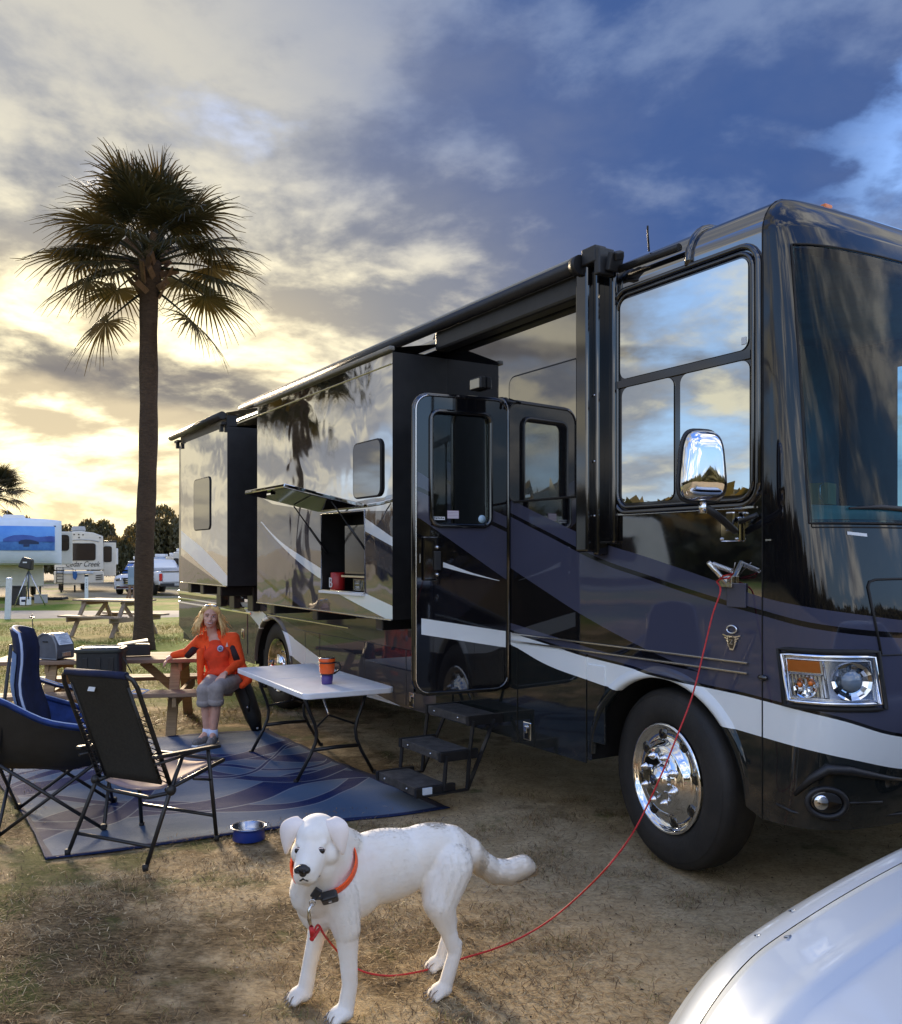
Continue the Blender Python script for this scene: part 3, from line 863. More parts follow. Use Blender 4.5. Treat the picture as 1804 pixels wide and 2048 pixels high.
    for zz, x0 in ((1.232, -1.45), (1.180, -1.45)): mb.beam((x0, -.010, zz), (.62, -.010, zz), .016, .010)
    mb.beam((.615, -.010, 1.235), (.615, -.010, 1.176), .016, .010)
    mb.build('trim_rail', M['alu_trim'], rv, bevel=.002)
    mb = MB(); mb.beam((-6.36, -.012, 1.090), (-4.14, -.012, 1.086), .016, .014); mb.build('trim_rail', M['alu_trim'], rv, bevel=.002)
    for cx_, zc, m_ in ((0.0, .50, coach), (-6.23, .46, coach)):
        rows = []
        for a in np.linspace(R(4), R(176), 40):
            row = []; tp_ = min(1.0, math.sin(a) * 1.6)
            for r_, o_ in ((.595, -.03), (.597, .004 + .012 * tp_), (.606 + .010 * tp_, .004 + .018 * tp_), (.615 + .028 * tp_, .003 + .010 * tp_), (.62 + .045 * tp_, -.001)):
                row.append((cx_ + r_ * math.cos(a), -o_, zc + r_ * .98 * math.sin(a)))
            rows.append(row)
        mb = MB(); mb.grid(rows); o = mb.build('wheel_arch', m_, rv); set_uv(o, side_uv)
    # ---- cargo bay doors with latches
    for x0, x1, z0_, z1_ in ((-5.55, -5.235, .58, .98), (-5.225, -4.845, .57, .98), (-4.835, -3.805, .52, .98), (-3.795, -3.005, .505, .98), (-2.995, -2.25, .505, .98), (-1.46, -1.385, .47, 1.165), (-1.375, -.645, .475, 1.165), (-.635, -.47, .62, 1.10), (-9.3, -8.2, .60, 1.15), (-8.19, -7.1, .56, 1.15)):
        mb = MB(); zt0 = z0_; mb.box(((x0 + x1) / 2, -.002, (z0_ + z1_) / 2), (x1 - x0, .012, z1_ - z0_))
        o = mb.build('cargo_door', coach, rv, bevel=.003); set_uv(o, side_uv)
    for lx, lz in ((-2.90, .565), (-1.263, .575), (-4.70, .62), (-7.25, .80), (-9.15, .85)):
        la = empty_part('latch', rv)
        MB().box((lx, -.010, lz), (.085, .012, .125)).build('plate', M['chrome'], la, bevel=.012)
        MB().box((lx + .004, -.0165, lz - .012), (.050, .010, .082)).build('paddle', M['black_gloss'], la, bevel=.006)
        MB().box((lx, -.022, lz + .012), (.026, .012, .05)).build('pull', M['chrome'], la, bevel=.004)
    # ---- cab side window
    cw = empty_part('cab_window', rv)
    def rrect(x0, x1, z0_, z1_, r, n=6):
        p = []
        for cx2, cz2, a0 in ((x1 - r, z1_ - r, 0), (x0 + r, z1_ - r, 90), (x0 + r, z0_ + r, 180), (x1 - r, z0_ + r, 270)):
            p += [(cx2 + r * math.cos(R(a0 + 90 * i / n)), cz2 + r * math.sin(R(a0 + 90 * i / n))) for i in range(n + 1)]
        return p
    def loop_tube(mb_, poly, off, r): return mb_.tube([(x, -off, z) for x, z in poly], r, 8, closed=True)
    mb = MB(); loop_tube(mb, rrect(-.385, .685, 2.035, 3.36, .11), .006, .018); loop_tube(mb, rrect(-.35, .655, 2.065, 3.325, .09), .010, .012)
    mb.beam((-.345, -.010, 2.80), (.645, -.010, 2.80), .022, .042); mb.beam((.135, -.010, 2.08), (.135, -.010, 2.79), .024, .040)
    mb.build('frame', M['black_gloss'], cw)
    mb = MB(); mb.prism(rrect(-.36, .66, 2.05, 3.34, .09), .004, 'y', -.006); mb.build('backing', M['black_gloss'], cw)
    for k, (x0, x1, z0_, z1_, t_) in enumerate(((-.325, .625, 2.83, 3.30, .0), (-.31, .11, 2.09, 2.775, .006), (.16, .635, 2.09, 2.775, -.004))):
        mb = MB(); mb.prism(rrect(x0, x1, z0_, z1_, .05), .003, 'y', -.0135)
        o = mb.build('pane', M['cab_pane'], cw)
    mb = MB(); mb.box((.60, -.0155, 2.875), (.03, .003, .038)).build('etched_mark', M['steel'], cw, bevel=.004)
    # belt moulding and roof edge over the cab
    mb = MB(); mb.beam((-.42, -.014, 2.025), (.66, -.014, 2.025), .010, .010).build('sill_strip', M['alu_trim'], rv)
    mb = MB(); mb.tube([(.215, -.006, 3.36)] + [(.215, .2 - .206 * math.cos(a), 3.40 + .206 * math.sin(a)) for a in np.linspace(0, 1.57, 8)], .022, 8).build('roof_strap', M['black_gloss'], rv)
    mb = MB(); mb.tube([(-.32, -.030, 3.485), (.17, -.030, 3.475)], .022, 10).build('gutter_rail', M['black_plastic'], rv)
    # ---- patio awning: roller, case, arm
    aw = empty_part('patio_awning', rv)
    MB().tube([(-6.85, -.16, 3.545), (-.56, -.16, 3.545)], .043, 16).build('roller', M['black_plastic'], aw)
    MB().tube([(-6.83, -.165, 3.592), (-.60, -.165, 3.590)], .016, 8).build('tone_strip', mat('fabric_sheen', (.34, .32, .27), .8, bump=.2), aw)  # pale strip painted along the roller top for the sky shining on it
    mb = MB(); mb.box((-1.445, -.06, 3.452), (1.77, .12, .155)).build('case', M['black_plastic'], aw, bevel=.02)
    mb = MB(); mb.tube([(-.56, -.16, 3.545), (-.51, -.16, 3.545)], .060, 16).build('end_cap', M['black_plastic'], aw)
    mb = MB(); mb.box((-.53, -.095, 2.69), (.115, .10, 1.78)); mb.box((-.46, -.05, 2.7), (.05, .09, 1.84)); mb.box((-.40, -.02, 2.72), (.10, .04, 1.74)); mb.build('arm', M['black_gloss'], aw, bevel=.016, seg=3)
    mb = MB(); mb.beam((-.59, -.125, 1.84), (-.59, -.125, 3.52), .014, .014).build('arm_edge', M['alu_trim'], aw, bevel=.003)
    mb = MB(); mb.box((-.44, -.12, 3.58), (.13, .09, .10)); mb.box((-.37, -.10, 3.53), (.05, .12, .16)); mb.box((-.31, -.07, 3.52), (.04, .10, .11), (0, .3, 0)); mb.box((-.28, -.07, 3.55), (.04, .06, .05), (.3, .5, 0)); mb.build('knuckle', M['black_plastic'], aw, bevel=.008)
    for zz in (2.02, 2.35, 2.75): MB().sph((-.46, -.098, zz), .007, 0, 6).build('screw', M['steel'], aw)
    # ---- main slide room
    W_ = .489
    sr = empty_part('slide_room', rv)
    X0, X1, Z0, Z1 = -5.36, -2.335, 1.29, 3.33; hx0, hx1, hz0, hz1 = -3.675, -2.80, 1.475, 2.145
    gx = sorted(set(list(np.linspace(X0, X1, 13)) + [hx0, hx1])); gzz = sorted(set(list(np.linspace(Z0, Z1, 9)) + [hz0, hz1]))
    mb = MB()
    V = [(x, -W_ - .012 * math.sin(math.pi * (x - X0) / (X1 - X0)) * math.sin(math.pi * (z - Z0) / (Z1 - Z0)), z) for z in gzz for x in gx]; nf = len(gx); F = []
    for i in range(len(gzz) - 1):
        for j in range(nf - 1):
            if hx0 <= gx[j] < hx1 - 1e-6 and hz0 <= gzz[i] < hz1 - 1e-6: continue
            F.append((i * nf + j, i * nf + j + 1, (i + 1) * nf + j + 1, (i + 1) * nf + j))
    mb.raw(V, F, 0, True); o = mb.build('outer_wall', M['slide_paint'], sr, fix=False); set_uv(o, side_uv)
    mb = MB()
    for x in (X0, X1): mb.raw([(x, 0, Z0), (x, -W_, Z0), (x, -W_, Z1), (x, 0, Z1)], [(0, 1, 2, 3)])
    mb.raw([(X0, 0, Z0), (X1, 0, Z0), (X1, -W_, Z0), (X0, -W_, Z0)], [(0, 1, 2, 3)])
    mb.build('end_walls', M['black_plastic'], sr)
    mb = MB(); mb.raw([(X0, 0, Z1 + .02), (X1, 0, Z1 + .02), (X1, -W_, Z1), (X0, -W_, Z1)], [(0, 1, 2, 3)]).build('roof', M['black_plastic'], sr)
    mb = MB(); mb.beam((X1, -W_ - .004, Z0), (X1, -W_ - .004, Z1 + .04), .022, .022); mb.beam((X0, -W_ - .004, Z0), (X0, -W_ - .004, Z1 + .04), .022, .022); mb.beam((X0, -W_ - .004, Z0), (X1, -W_ - .004, Z0), .018, .012); mb.beam((X0, -W_ - .006, Z1 - .09), (X1, -W_ - .006, Z1 - .09), .01, .008)
    mb.build('edge_trim', M['alu_trim'], sr, bevel=.003)
    tp = empty_part('slide_topper', rv)
    MB().box(((X0 + X1) / 2, -W_ - .012, 3.352), (X1 - X0 + .04, .05, .036)).build('roller', mat('topper_roll', (.20, .19, .16), .45, var=.2), tp, bevel=.01)
    mb = MB(); mb.raw([(X0, -.02, 3.45), (X1, -.02, 3.45), (X1, -W_, 3.36), (X0, -W_, 3.36)], [(0, 1, 2, 3)]).build('fabric', M['black_plastic'], tp)
    def flush_window(par, x0, x1, z0_, z1_, off, nm):
        w_ = empty_part(nm, par) if par is rv else None
        p_ = w_ or par
        mb = MB(); mb.prism(rrect(x0, x1, z0_, z1_, .06), .010, 'y', -off - .016); o = mb.build('glass' if w_ else nm, M['slide_pane'], p_, bevel=.002)
        mb = MB(); loop_tube(mb, rrect(x0, x1, z0_, z1_, .06), off + .006, .011); mb.build('window_edge' if not w_ else 'frame', M['black_rubber'], p_)
    flush_window(sr, -2.985, -2.50, 2.25, 2.685, W_ + .006, 'window')
    # outside television locker
    lk = empty_part('television_locker', rv)
    mb = MB()
    dpt = .30
    mb.raw([(hx0, -W_ + dpt, hz0), (hx1, -W_ + dpt, hz0), (hx1, -W_ + dpt, hz1), (hx0, -W_ + dpt, hz1), (hx0, -W_, hz0), (hx1, -W_, hz0), (hx1, -W_, hz1), (hx0, -W_, hz1)], [(0, 1, 2, 3), (0, 4, 5, 1), (3, 2, 6, 7), (0, 3, 7, 4), (1, 5, 6, 2)])
    mb.build('cavity', M['black_plastic'], lk)
    mb = MB(); loop_tube(mb, [(hx0, hz0), (hx1, hz0), (hx1, hz1), (hx0, hz1)], W_ + .004, .009).build('rim', M['alu_trim'], lk)
    tv = MB(); tv.box((-3.10, -W_ + .10, 1.83), (.56, .03, .42)).build('television', M['black_gloss'], lk, bevel=.006)
    mb = MB(); mb.box((-3.10, -W_ + .083, 1.83), (.52, .004, .38)).build('screen', mat('screen_off', (.05, .047, .045), .12, ior=1.7), lk)
    mb = MB(); mb.box((-3.06, -W_ + .12, 1.605), (.50, .20, .018)).build('shelf', M['alu_trim'], lk, bevel=.002)
    mb = MB(); mb.box((-3.24, -W_ - .01, hz0 - .012), (.86, .05, .022)).build('sill', M['white_paint'], lk, bevel=.003)
    # its lifted door on two gas struts
    hz = 2.165; dl = .69; ang = R(11.5)
    dd = Vector((0, -math.cos(ang), math.sin(ang))); up_ = Vector((0, math.sin(ang), math.cos(ang)))
    a0, a1 = Vector((-3.70, -W_ - .02, hz)), Vector((-2.79, -W_ - .02, hz))
    dr = empty_part('locker_door', rv)
    mb = MB(); v8 = [a0, a1, a1 + dd * dl, a0 + dd * dl]; v8 = v8 + [p + up_ * .03 for p in v8]
    mb.raw(v8, [(3, 2, 1, 0), (4, 5, 6, 7), (0, 1, 5, 4), (1, 2, 6, 5), (2, 3, 7, 6), (3, 0, 4, 7)])
    o = mb.build('panel', M['slide_paint'], dr, bevel=.006); set_uv(o, lambda co, i: (co.x, 2.5))
    mb = MB(); q = [p - up_ * .002 for p in (a0 + dd * .03 + Vector((.03, 0, 0)), a1 + dd * .03 - Vector((.03, 0, 0)), a1 + dd * (dl - .03) - Vector((.03, 0, 0)), a0 + dd * (dl - .03) + Vector((.03, 0, 0)))]
    mb.raw(q, [(0, 1, 2, 3)]).build('liner', M['black_gloss'], dr)
    mb = MB(); mb.box(tuple(a0 + dd * (dl - .07) + Vector((.45, 0, -.012))), (.09, .04, .012)).build('catch', M['chrome'], dr)
    for x_ in (-3.64, -2.84):
        mb = MB(); p0 = Vector((x_, -W_ + .04, 1.80)); p1 = Vector((x_, -W_ - .02, hz)) + dd * .26 - up_ * .01
        mb.tube([p0, p0.lerp(p1, .55)], .011, 8); mb.tube([p0.lerp(p1, .5), p1], .006, 8); mb.build('gas_strut', M['black_metal'], dr)
    # ---- rear slide room
    rr = empty_part('slide_room', rv)
    X0, X1, Z0, Z1, W2 = -8.30, -6.335, 1.43, 3.25, .50
    mb = MB(); mb.grid([[(x, -W2 - .012 * math.sin(math.pi * (x - X0) / (X1 - X0)) * math.sin(math.pi * (z - Z0) / (Z1 - Z0)), z) for x in np.linspace(X0, X1, 9)] for z in np.linspace(Z0, Z1, 7)])
    o = mb.build('outer_wall', M['rear_slide_paint'], rr, fix=False); set_uv(o, side_uv)
    mb = MB()
    for x in (X0, X1): mb.raw([(x, 0, Z0), (x, -W2, Z0), (x, -W2, Z1), (x, 0, Z1)], [(0, 1, 2, 3)])
    mb.raw([(X0, 0, Z0), (X1, 0, Z0), (X1, -W2, Z0), (X0, -W2, Z0)], [(0, 1, 2, 3)]); mb.build('end_walls', M['black_plastic'], rr)
    mb = MB(); mb.raw([(X0, 0, Z1 + .06), (X1, 0, Z1 + .06), (X1, -W2, Z1), (X0, -W2, Z1)], [(0, 1, 2, 3)]).build('roof', M['black_plastic'], rr)
    mb = MB()
    for x in (X0, X1): mb.beam((x, -W2 - .004, Z0), (x, -W2 - .004, Z1), .022, .022)
    mb.beam((X0, -W2 - .004, Z0), (X1, -W2 - .004, Z0), .018, .014); mb.build('edge_trim', M['alu_trim'], rr, bevel=.003)
    flush_window(rr, -7.62, -6.95, 2.10, 2.72, W2 + .006, 'window')
    tp = empty_part('slide_topper', rv)
    MB().tube([(X0 - .30, -W2 - .05, 3.37), (X1 - .02, -W2 - .05, 3.375)], .045, 14).build('roller', M['black_plastic'], tp)
    mb = MB(); mb.raw([(X0 - .25, -.02, 3.52), (X1, -.02, 3.52), (X1, -W2, 3.41), (X0 - .25, -W2, 3.41)], [(0, 1, 2, 3)]).build('fabric', M['black_plastic'], tp)
    MB().box(((X0 + X1) / 2 - .02, -W2 + .06, 3.31), (X1 - X0, .12, .14)).build('tone_strip', M['black_plastic'], tp)  # added dark box filling the shaded gap between roller and slide
    mb = MB()
    for x in (X0 - .05, X1 - .12): mb.box((x, -W2 - .03, 3.29), (.16, .05, .03)); mb.box((x, -W2 - .03, 3.24), (.05, .04, .08))
    mb.build('end_bracket', M['black_plastic'], tp)
    # chrome mouldings and slide rails under the rear slide
    mb = MB()
    for zz, hh in ((1.22, .05), (1.13, .025), (1.07, .03)): mb.beam((-10.28, -.012, zz), (-6.95, -.012, zz), .018, hh)
    mb.build('chrome_moulding', M['chrome'], rv, bevel=.006)
    for x in (-8.0, -7.45, -6.75):
        mb = MB(); mb.box((x, -.24, 1.36), (.14, .46, .12)); mb.box((x, -.05, 1.26), (.20, .08, .30)); mb.build('slide_rail', M['black_metal'], rv, bevel=.01)
    for x in (-5.1, -4.0, -2.7):
        mb = MB(); mb.box((x, -.22, 1.235), (.12, .40, .10)).build('slide_rail', M['black_metal'], rv, bevel=.01)
    mb = MB(); mb.box((-5.30, -.10, 1.34), (.22, .16, .10)).build('corner_box', M['black_gloss'], rv, bevel=.01)
    # ---- side panels: seam window by the door, doorway, porch lamp
    flush_window(rv, -1.47, -.69, 2.16, 3.03, .0, 'side_window')
    mb = MB(); mb.prism(rrect(-2.22, -1.50, .85, 2.88, .09), .03, 'y', -.006); mb.build('doorway', M['black_plastic'], rv)
    mb = MB(); loop_tube(mb, rrect(-2.235, -1.485, .835, 2.90, .10), .012, .016); mb.build('door_frame', M['black_gloss'], rv)
    pl = empty_part('porch_light', rv)
    MB().box((-1.86, -.025, 3.055), (.15, .05, .09)).build('housing', M['black_plastic'], pl, bevel=.01)
    MB().box((-1.86, -.053, 3.05), (.12, .012, .07)).build('lens', mat('porch_lens', (.62, .55, .38), .25), pl, bevel=.004)
    # ---- entry door, swung out square to the side
    ed = empty_part('entry_door', rv); ed.location = (-1.505, -.012, 0); ed.rotation_euler = (0, 0, R(82))
    # door space: x = 0 at the hinge, -0.70 at the free edge; outer skin faces -y
    dw = .70; zb, zt = .845, 2.87
    outl = rrect(-dw, 0, zb, zt, .10)
    mb = MB(); op = (-.59, -.14, 1.985, 2.765)
    gx = [-dw, op[0], op[1], 0]; gz3 = [zb, op[2], op[3], zt]
    for yy in (-.022, .022):
        for i in range(3):
            for j in range(3):
                if i == 1 and j == 1: continue
                q = [(gx[i], yy, gz3[j]), (gx[i + 1], yy, gz3[j]), (gx[i + 1], yy, gz3[j + 1]), (gx[i], yy, gz3[j + 1])]
                if (i, j) == (0, 2): q = [q[0], q[1], q[2]] + [(x, yy, z) for x, z in outl[7:14]]
                if (i, j) == (2, 2): q = [q[0], q[1]] + [(x, yy, z) for x, z in outl[0:7]] + [q[3]]
                mb.raw(q, [list(range(len(q)))])
    DP = [(BLK, None, [(-11, 4), (3, 4)], [(-11, 0), (3, 0)]),
          (SLATE, (-.69, -.01), [(-.70, 2.36), (-.55, 2.27), (0, 2.05)], [(-.70, 2.05), (0, 1.60)]),
          (BLK, (-.69, -.01), [(-.70, 2.255), (0, 1.97)], [(-.70, 2.225), (0, 1.94)]),
          (PEARL, (-.50, -.07), [(-.50, 1.735), (-.3, 1.665), (-.07, 1.603)], [(-.50, 1.70), (-.3, 1.65), (-.07, 1.60)]),
          (PEARL, (-.66, -.02), [(-.66, 1.355), (-.02, 1.245)], [(-.66, 1.245), (-.02, 1.13)])]
    ms = paint('door_paint', BLK, DP, ior=1.9, wave=.05)
    o = mb.build('skin', ms, ed, fix=False); set_uv(o, lambda co, i: (co.x, co.z))
    mb = MB(); loop_tube(mb, outl, 0, .024); loop_tube(mb, outl, .020, .009); mb.build('edge_frame', M['black_gloss'], ed)
    mb = MB(); mb.tube([(x, -.027, z) for x, z in outl[7:21]], .006, 6).build('edge_bead', M['alu_trim'], ed)
    mb = MB(); loop_tube(mb, rrect(*op, .06), .030, .016); loop_tube(mb, rrect(*op, .06), -.028, .016); mb.build('window_frame', M['black_gloss'], ed)
    mb = MB(); mb.prism(rrect(*op, .06), .006, 'y', -.004); mb.build('window', M['door_glass'], ed)
    mb = MB(); mb.box((-.60, -.034, 1.76), (.11, .022, .30)); mb.build('handle_plate', M['black_gloss'], ed, bevel=.01)
    mb = MB(); mb.box((-.555, -.052, 1.745), (.05, .02, .13)).build('handle', M['black_plastic'], ed, bevel=.006)
    for zz in (1.65, 1.835): MB().sph((-.555, -.050, zz), .014, 0, 8).build('lock', M['steel'], ed)
    mb = MB(); mb.box((-.675, -.032, 1.76), (.008, .008, .06)).build('strike', M['alu_trim'], ed)
    mb = MB(); mb.box((-.545, -.010, 2.035), (.125, .004, .022)).build('sticker', M['sticker_white'], ed)
    mb = MB()
    for k in range(9): mb.box((-.595 + .0125 * k, -.0123, 2.035 + .0015 * (k % 2)), (.008, .0008, .009))
    mb.build('sticker_print', M['eye_dark'], ed)
    fs = MB(); fs.box((-.42, -.010, 2.062), (.085, .004, .055)).build('flag_sticker', M['sticker_lilac'], ed)
    mb = MB()
    for k in range(5): mb.box((-.42, -.0125, 2.040 + .0105 * k), (.080, .001, .0045))
    mb.build('flag_print', M['sticker_white'], ed)
    mb = MB(); mb.lathe([(0, 0), (.028, 0), (.028, .002), (0, .002)], (-.20, -.012, 2.035), 'y', 20).build('round_sticker', mat('sticker_blue', (.42, .60, .74), .4), ed)
    mb = MB(); mb.tube([(.0, -.0, zb), (.0, -.0, zt)], .014, 8).build('hinge', M['alu_trim'], ed)
    mb = MB(); mb.tube([(.04, -.03, 2.84), (-.03, -.05, 2.86), (-.10, -.02, 2.89)], .010, 8).build('holdback', M['black_plastic'], rv).location = (-1.40, 0, 0)
    # ---- fold-out steps
    st = empty_part('entry_steps', rv)
    for off, zz in ((.16, .65), (.385, .42), (.575, .20)):
        mb = MB(); mb.box((-1.875, -off, zz - .03), (.55, .25, .06)); mb.build('tread', M['step_tread'], st, bevel=.006)
        for x in (-2.165, -1.585): MB().box((x, -off + .02, zz - .03), (.035, .31, .068)).build('tread_side', M['black_metal'], st, bevel=.004)
        for x in (-2.05, -1.72): MB().sph((x, -off - .127, zz - .028), .009, 0, 6).build('bolt', M['steel'], st)
    for x in (-2.19, -1.56):
        for (o0, z0_), (o1, z1_) in (((.48, .40), (.50, .17)), ((.29, .40), (.31, .15)), ((.31, .15), (.66, .15)), ((.26, .62), (.29, .40)), ((.08, .62), (.31, .15))):
            MB().beam((x, -o0, z0_), (x, -o1, z1_), .012, .036, up=(1, 0, 0)).build('link_bar', M['black_metal'], st)
    mb = MB(); mb.box((-1.575, -.63, .18), (.038, .07, .045)).build('label', M['label_paper'], st)
    # ---- mirror on its bracket
    mr = empty_part('side_mirror', rv)
    c = Vector((.645, -.36, 2.215)); rows = []
    for i in range(25):
        th = math.pi * i / 24
        row = []
        for j in range(40):
            a = 2 * math.pi * j / 40
            px = math.copysign(abs(math.cos(a)) ** .50, math.cos(a)); pz = math.copysign(abs(math.sin(a)) ** .50, math.sin(a))
            r_ = max(0.0, math.sin(th)) ** .42
            z_ = .172 * pz * r_; wid = .117 - .018 * (z_ / .17)
            row.append(Vector((-.055 * math.cos(th) * (1.15 if math.cos(th) < 0 else .7), px * wid * r_, z_)))
        rows.append(row)
    mrot = Matrix.Rotation(R(-14), 3, 'Z')
    mb = MB(); mb.grid([[c + mrot @ p for p in row] for row in rows], close=True); mb.build('shell', M['chrome'], mr)
    loopm = [c + mrot @ Vector((-.020, math.copysign(abs(math.cos(a)) ** .5, math.cos(a)) * (.120 - .018 * math.copysign(abs(math.sin(a)) ** .5, math.sin(a))), .175 * math.copysign(abs(math.sin(a)) ** .5, math.sin(a)))) for a in np.linspace(0, 2 * math.pi, 41)[:-1]]
    MB().tube(loopm, .010, 8, closed=True).build('gasket', M['black_plastic'], mr)
    mb = MB(); mb.tube([(.645, -.36, 2.04), (.645, -.36, 1.985)], .020, 12).build('stub', M['chrome'], mr)
    mb = MB(); mb.tube([(.635, -.34, 2.02), (.60, -.20, 1.975), (.565, -.04, 1.905)], .019, 10); mb.tube([(.60, -.05, 1.95), (.69, -.02, 1.985)], .013, 8); mb.build('arm', M['black_plastic'], mr)
    mb = MB(); mb.box((.515, -.014, 1.915), (.13, .022, .13)); mb.box((.545, -.035, 1.955), (.055, .05, .10)); mb.build('bracket', M['chrome'], mr, bevel=.008)
    for q in ((.465, 1.865), (.565, 1.865), (.565, 1.972)): MB().sph((q[0], -.028, q[1]), .009, 0, 6).build('bolt', M['steel'], mr)
    # ---- flag pole socket, plates, maker's emblem
    fb = empty_part('pole_bracket', rv)
    MB().box((.545, -.006, 1.575), (.125, .010, .125)).build('back_plate', mat('slate_plate', SLATE, .15, ior=1.8), fb, bevel=.004)
    MB().box((.49, -.016, 1.645), (.085, .028, .06)).build('foot', M['chrome_worn'], fb, bevel=.004)
    mb = MB(); a_, b_ = Vector((.49, -.02, 1.635)), Vector((.465, -.125, 1.745)); mb.tube([a_, b_, b_, a_ + (b_ - a_) * .55], [.013, .013, .009, .009], 14, cap=False); mb.build('socket_tube', M['chrome_worn'], fb)
    mb = MB(); mb.tube([(.53, -.02, 1.675), (.585, -.06, 1.745)], .0025, 6).build('pin', M['steel'], fb)
    em = empty_part('emblem', rv)
    ex, ez = .517, 1.352
    mb = MB(); mb.tube([(ex + .032 * math.cos(a), -.010, ez + .045 + .020 * math.sin(a)) for a in np.linspace(0, 2 * math.pi, 25)[:-1]], .005, 6, closed=True)
    for sx in (-1, 1):
        for k in range(3): mb.beam((ex + sx * .02, -.010, ez + .005 - .014 * k), (ex + sx * (.058 - .012 * k), -.010, ez + .016 - .014 * k), .006, .006)
    mb.prism([(ex - .03, ez + .012), (ex + .03, ez + .012), (ex + .026, ez - .03), (ex + .012, ez - .062), (ex - .012, ez - .062), (ex - .026, ez - .03)], .008, 'y', -.012)
    mb.build('badge', M['chrome'], em)
    mb = MB(); mb.prism([(ex - .022, ez + .004), (ex + .022, ez + .004), (ex + .018, ez - .03), (ex + .008, ez - .054), (ex - .008, ez - .054), (ex - .018, ez - .03)], .002, 'y', -.0142).build('shield', M['black_gloss'], em)
    text_obj('Z', .036, 'letter', M['chrome'], em, (ex, -.0162, ez - .021), (R(90), 0, 0), .001)
    # ---- wheels
    def wheel(lx, rear):
        w_ = empty_part('wheel', rv); w_.location = (lx, .065 if rear else .035, .512); w_.rotation_euler = (0, 0, 0 if rear else R(-7.7))
        y0 = -.0
        tp_ = [(.300, .02), (.335, -.005), (.40, -.012), (.46, 0.0), (.49, .015), (.506, .040), (.510, .08), (.510, .155), (.506, .195), (.49, .225), (.46, .24), (.33, .24), (.30, .22)]
        mb = MB(); mb.lathe(tp_, (0, y0, 0), 'y', 64)
        for yy in (.07, .115, .16): mb.lathe([(.5102, yy - .004), (.5112, yy), (.5102, yy + .004)], (0, y0, 0), 'y', 64)
        mb.lathe([(.474, -.0005 + .006), (.472, -.002 + .004), (.468, .001)], (0, y0, 0), 'y', 64)
        mb.build('tyre', M['tyre'], w_)
        if rear: pr_ = [(.305, -.008), (.297, -.002), (.285, .012), (.265, .05), (.245, .10), (.20, .125), (.155, .13), (.145, .10), (.13, .02), (.12, .0), (0, -.005)]
        else: pr_ = [(.312, -.004), (.305, -.012), (.296, -.010), (.286, .004), (.27, .020), (.225, .018), (.205, .004), (.19, -.018), (.175, -.026), (.10, -.028), (.10, -.03), (0, -.03)]
        MB().lathe(pr_, (0, 0, 0), 'y', 64).build('rim', M['chrome'], w_)
        hb = .0 if not rear else .02
        for k in range(8):
            a = 2 * math.pi * (k + .25) / 8; r_ = .245 if not rear else .225
            mb = MB(); mb.lathe([(0, -.004), (.032, -.004), (.036, 0), (.036, .008)], (0, 0, 0), 'y', 16)
            o = mb.build('hand_hole', M['black_gloss'], w_); o.location = (r_ * math.cos(a), (.017 if not rear else .115), r_ * math.sin(a))
        for k in range(8):
            a = 2 * math.pi * (k + .55) / 8; r_ = .135
            mb = MB(); mb.lathe([(0, -.056), (.007, -.052), (.014, -.038), (.017, -.037), (.017, -.026), (.022, -.026), (.022, -.015), (.017, -.013), (.018, 0)], (0, 0, 0), 'y', 10)
            o = mb.build('lug_nut', M['chrome'], w_); o.location = (r_ * math.cos(a), -.024 if not rear else .12, r_ * math.sin(a))
        mb = MB(); mb.lathe([(0, -.085), (.030, -.084), (.034, -.080), (.055, -.074), (.075, -.060), (.085, -.042), (.088, -.020)], (0, 0 if not rear else .1, 0), 'y', 36).build('hub_cap', M['chrome'], w_)
        hy_ = 0 if not rear else .1
        mb = MB(); mb.lathe([(0, -.088), (.030, -.088), (.031, -.084)], (0, hy_, 0), 'y', 24).build('hub_badge', M['black_gloss'], w_)
        mb = MB()
        for k in range(6):
            a = math.pi * 2 * k / 6
            mb.box((.016 * math.cos(a), hy_ - .089, .016 * math.sin(a)), (.016, .003, .005), Matrix.Rotation(-a, 3, 'Y'))
        mb.build('hub_star', M['chrome'], w_)
    wheel(0.0, False); wheel(-6.23, True)
    # far side wheels, only their tyres reach into view under the floor
    for lx in (0.0, -6.23):
        w_ = empty_part('wheel', rv)
        MB().lathe([(.1, .0), (.45, 0), (.512, .05), (.512, .22), (.45, .28), (.1, .28)], (lx, 2.16, .512), 'y', 36).build('tyre', M['tyre'], w_)
    mb = MB(); mb.box((-6.75, .10, .42), (.05, .03, .44)); mb.box((-6.95, .35, .40), (.04, .5, .5)); mb.build('mud_flap', M['black_rubber'], rv)
    # roof fittings
    mb = MB(); mb.box((-3.0, .6, 3.70), (.55, .5, .16), taper=(.8, .8)).build('roof_vent', M['black_plastic'], rv, bevel=.03)
    mb = MB(); mb.tube([(-.20, .10, 3.58), (-.19, .08, 3.68), (-.16, .05, 3.71)], .006, 6).build('roof_aerial', M['black_plastic'], rv)
    mb = MB(); mb.box((.74, .45, 3.60), (.04, .06, .03)).build('clearance_light', M['amber'], rv, bevel=.006)
    return rv


def empty_part(name, parent):
    o = bpy.data.objects.new(name, None); C.objects.link(o); o.parent = parent; o.empty_display_size = .1
    return o


RV = build_motorhome()


def rvp(lx, off, z):
    return RV0 + U * lx + NOUT * off + Vector((0, 0, z))


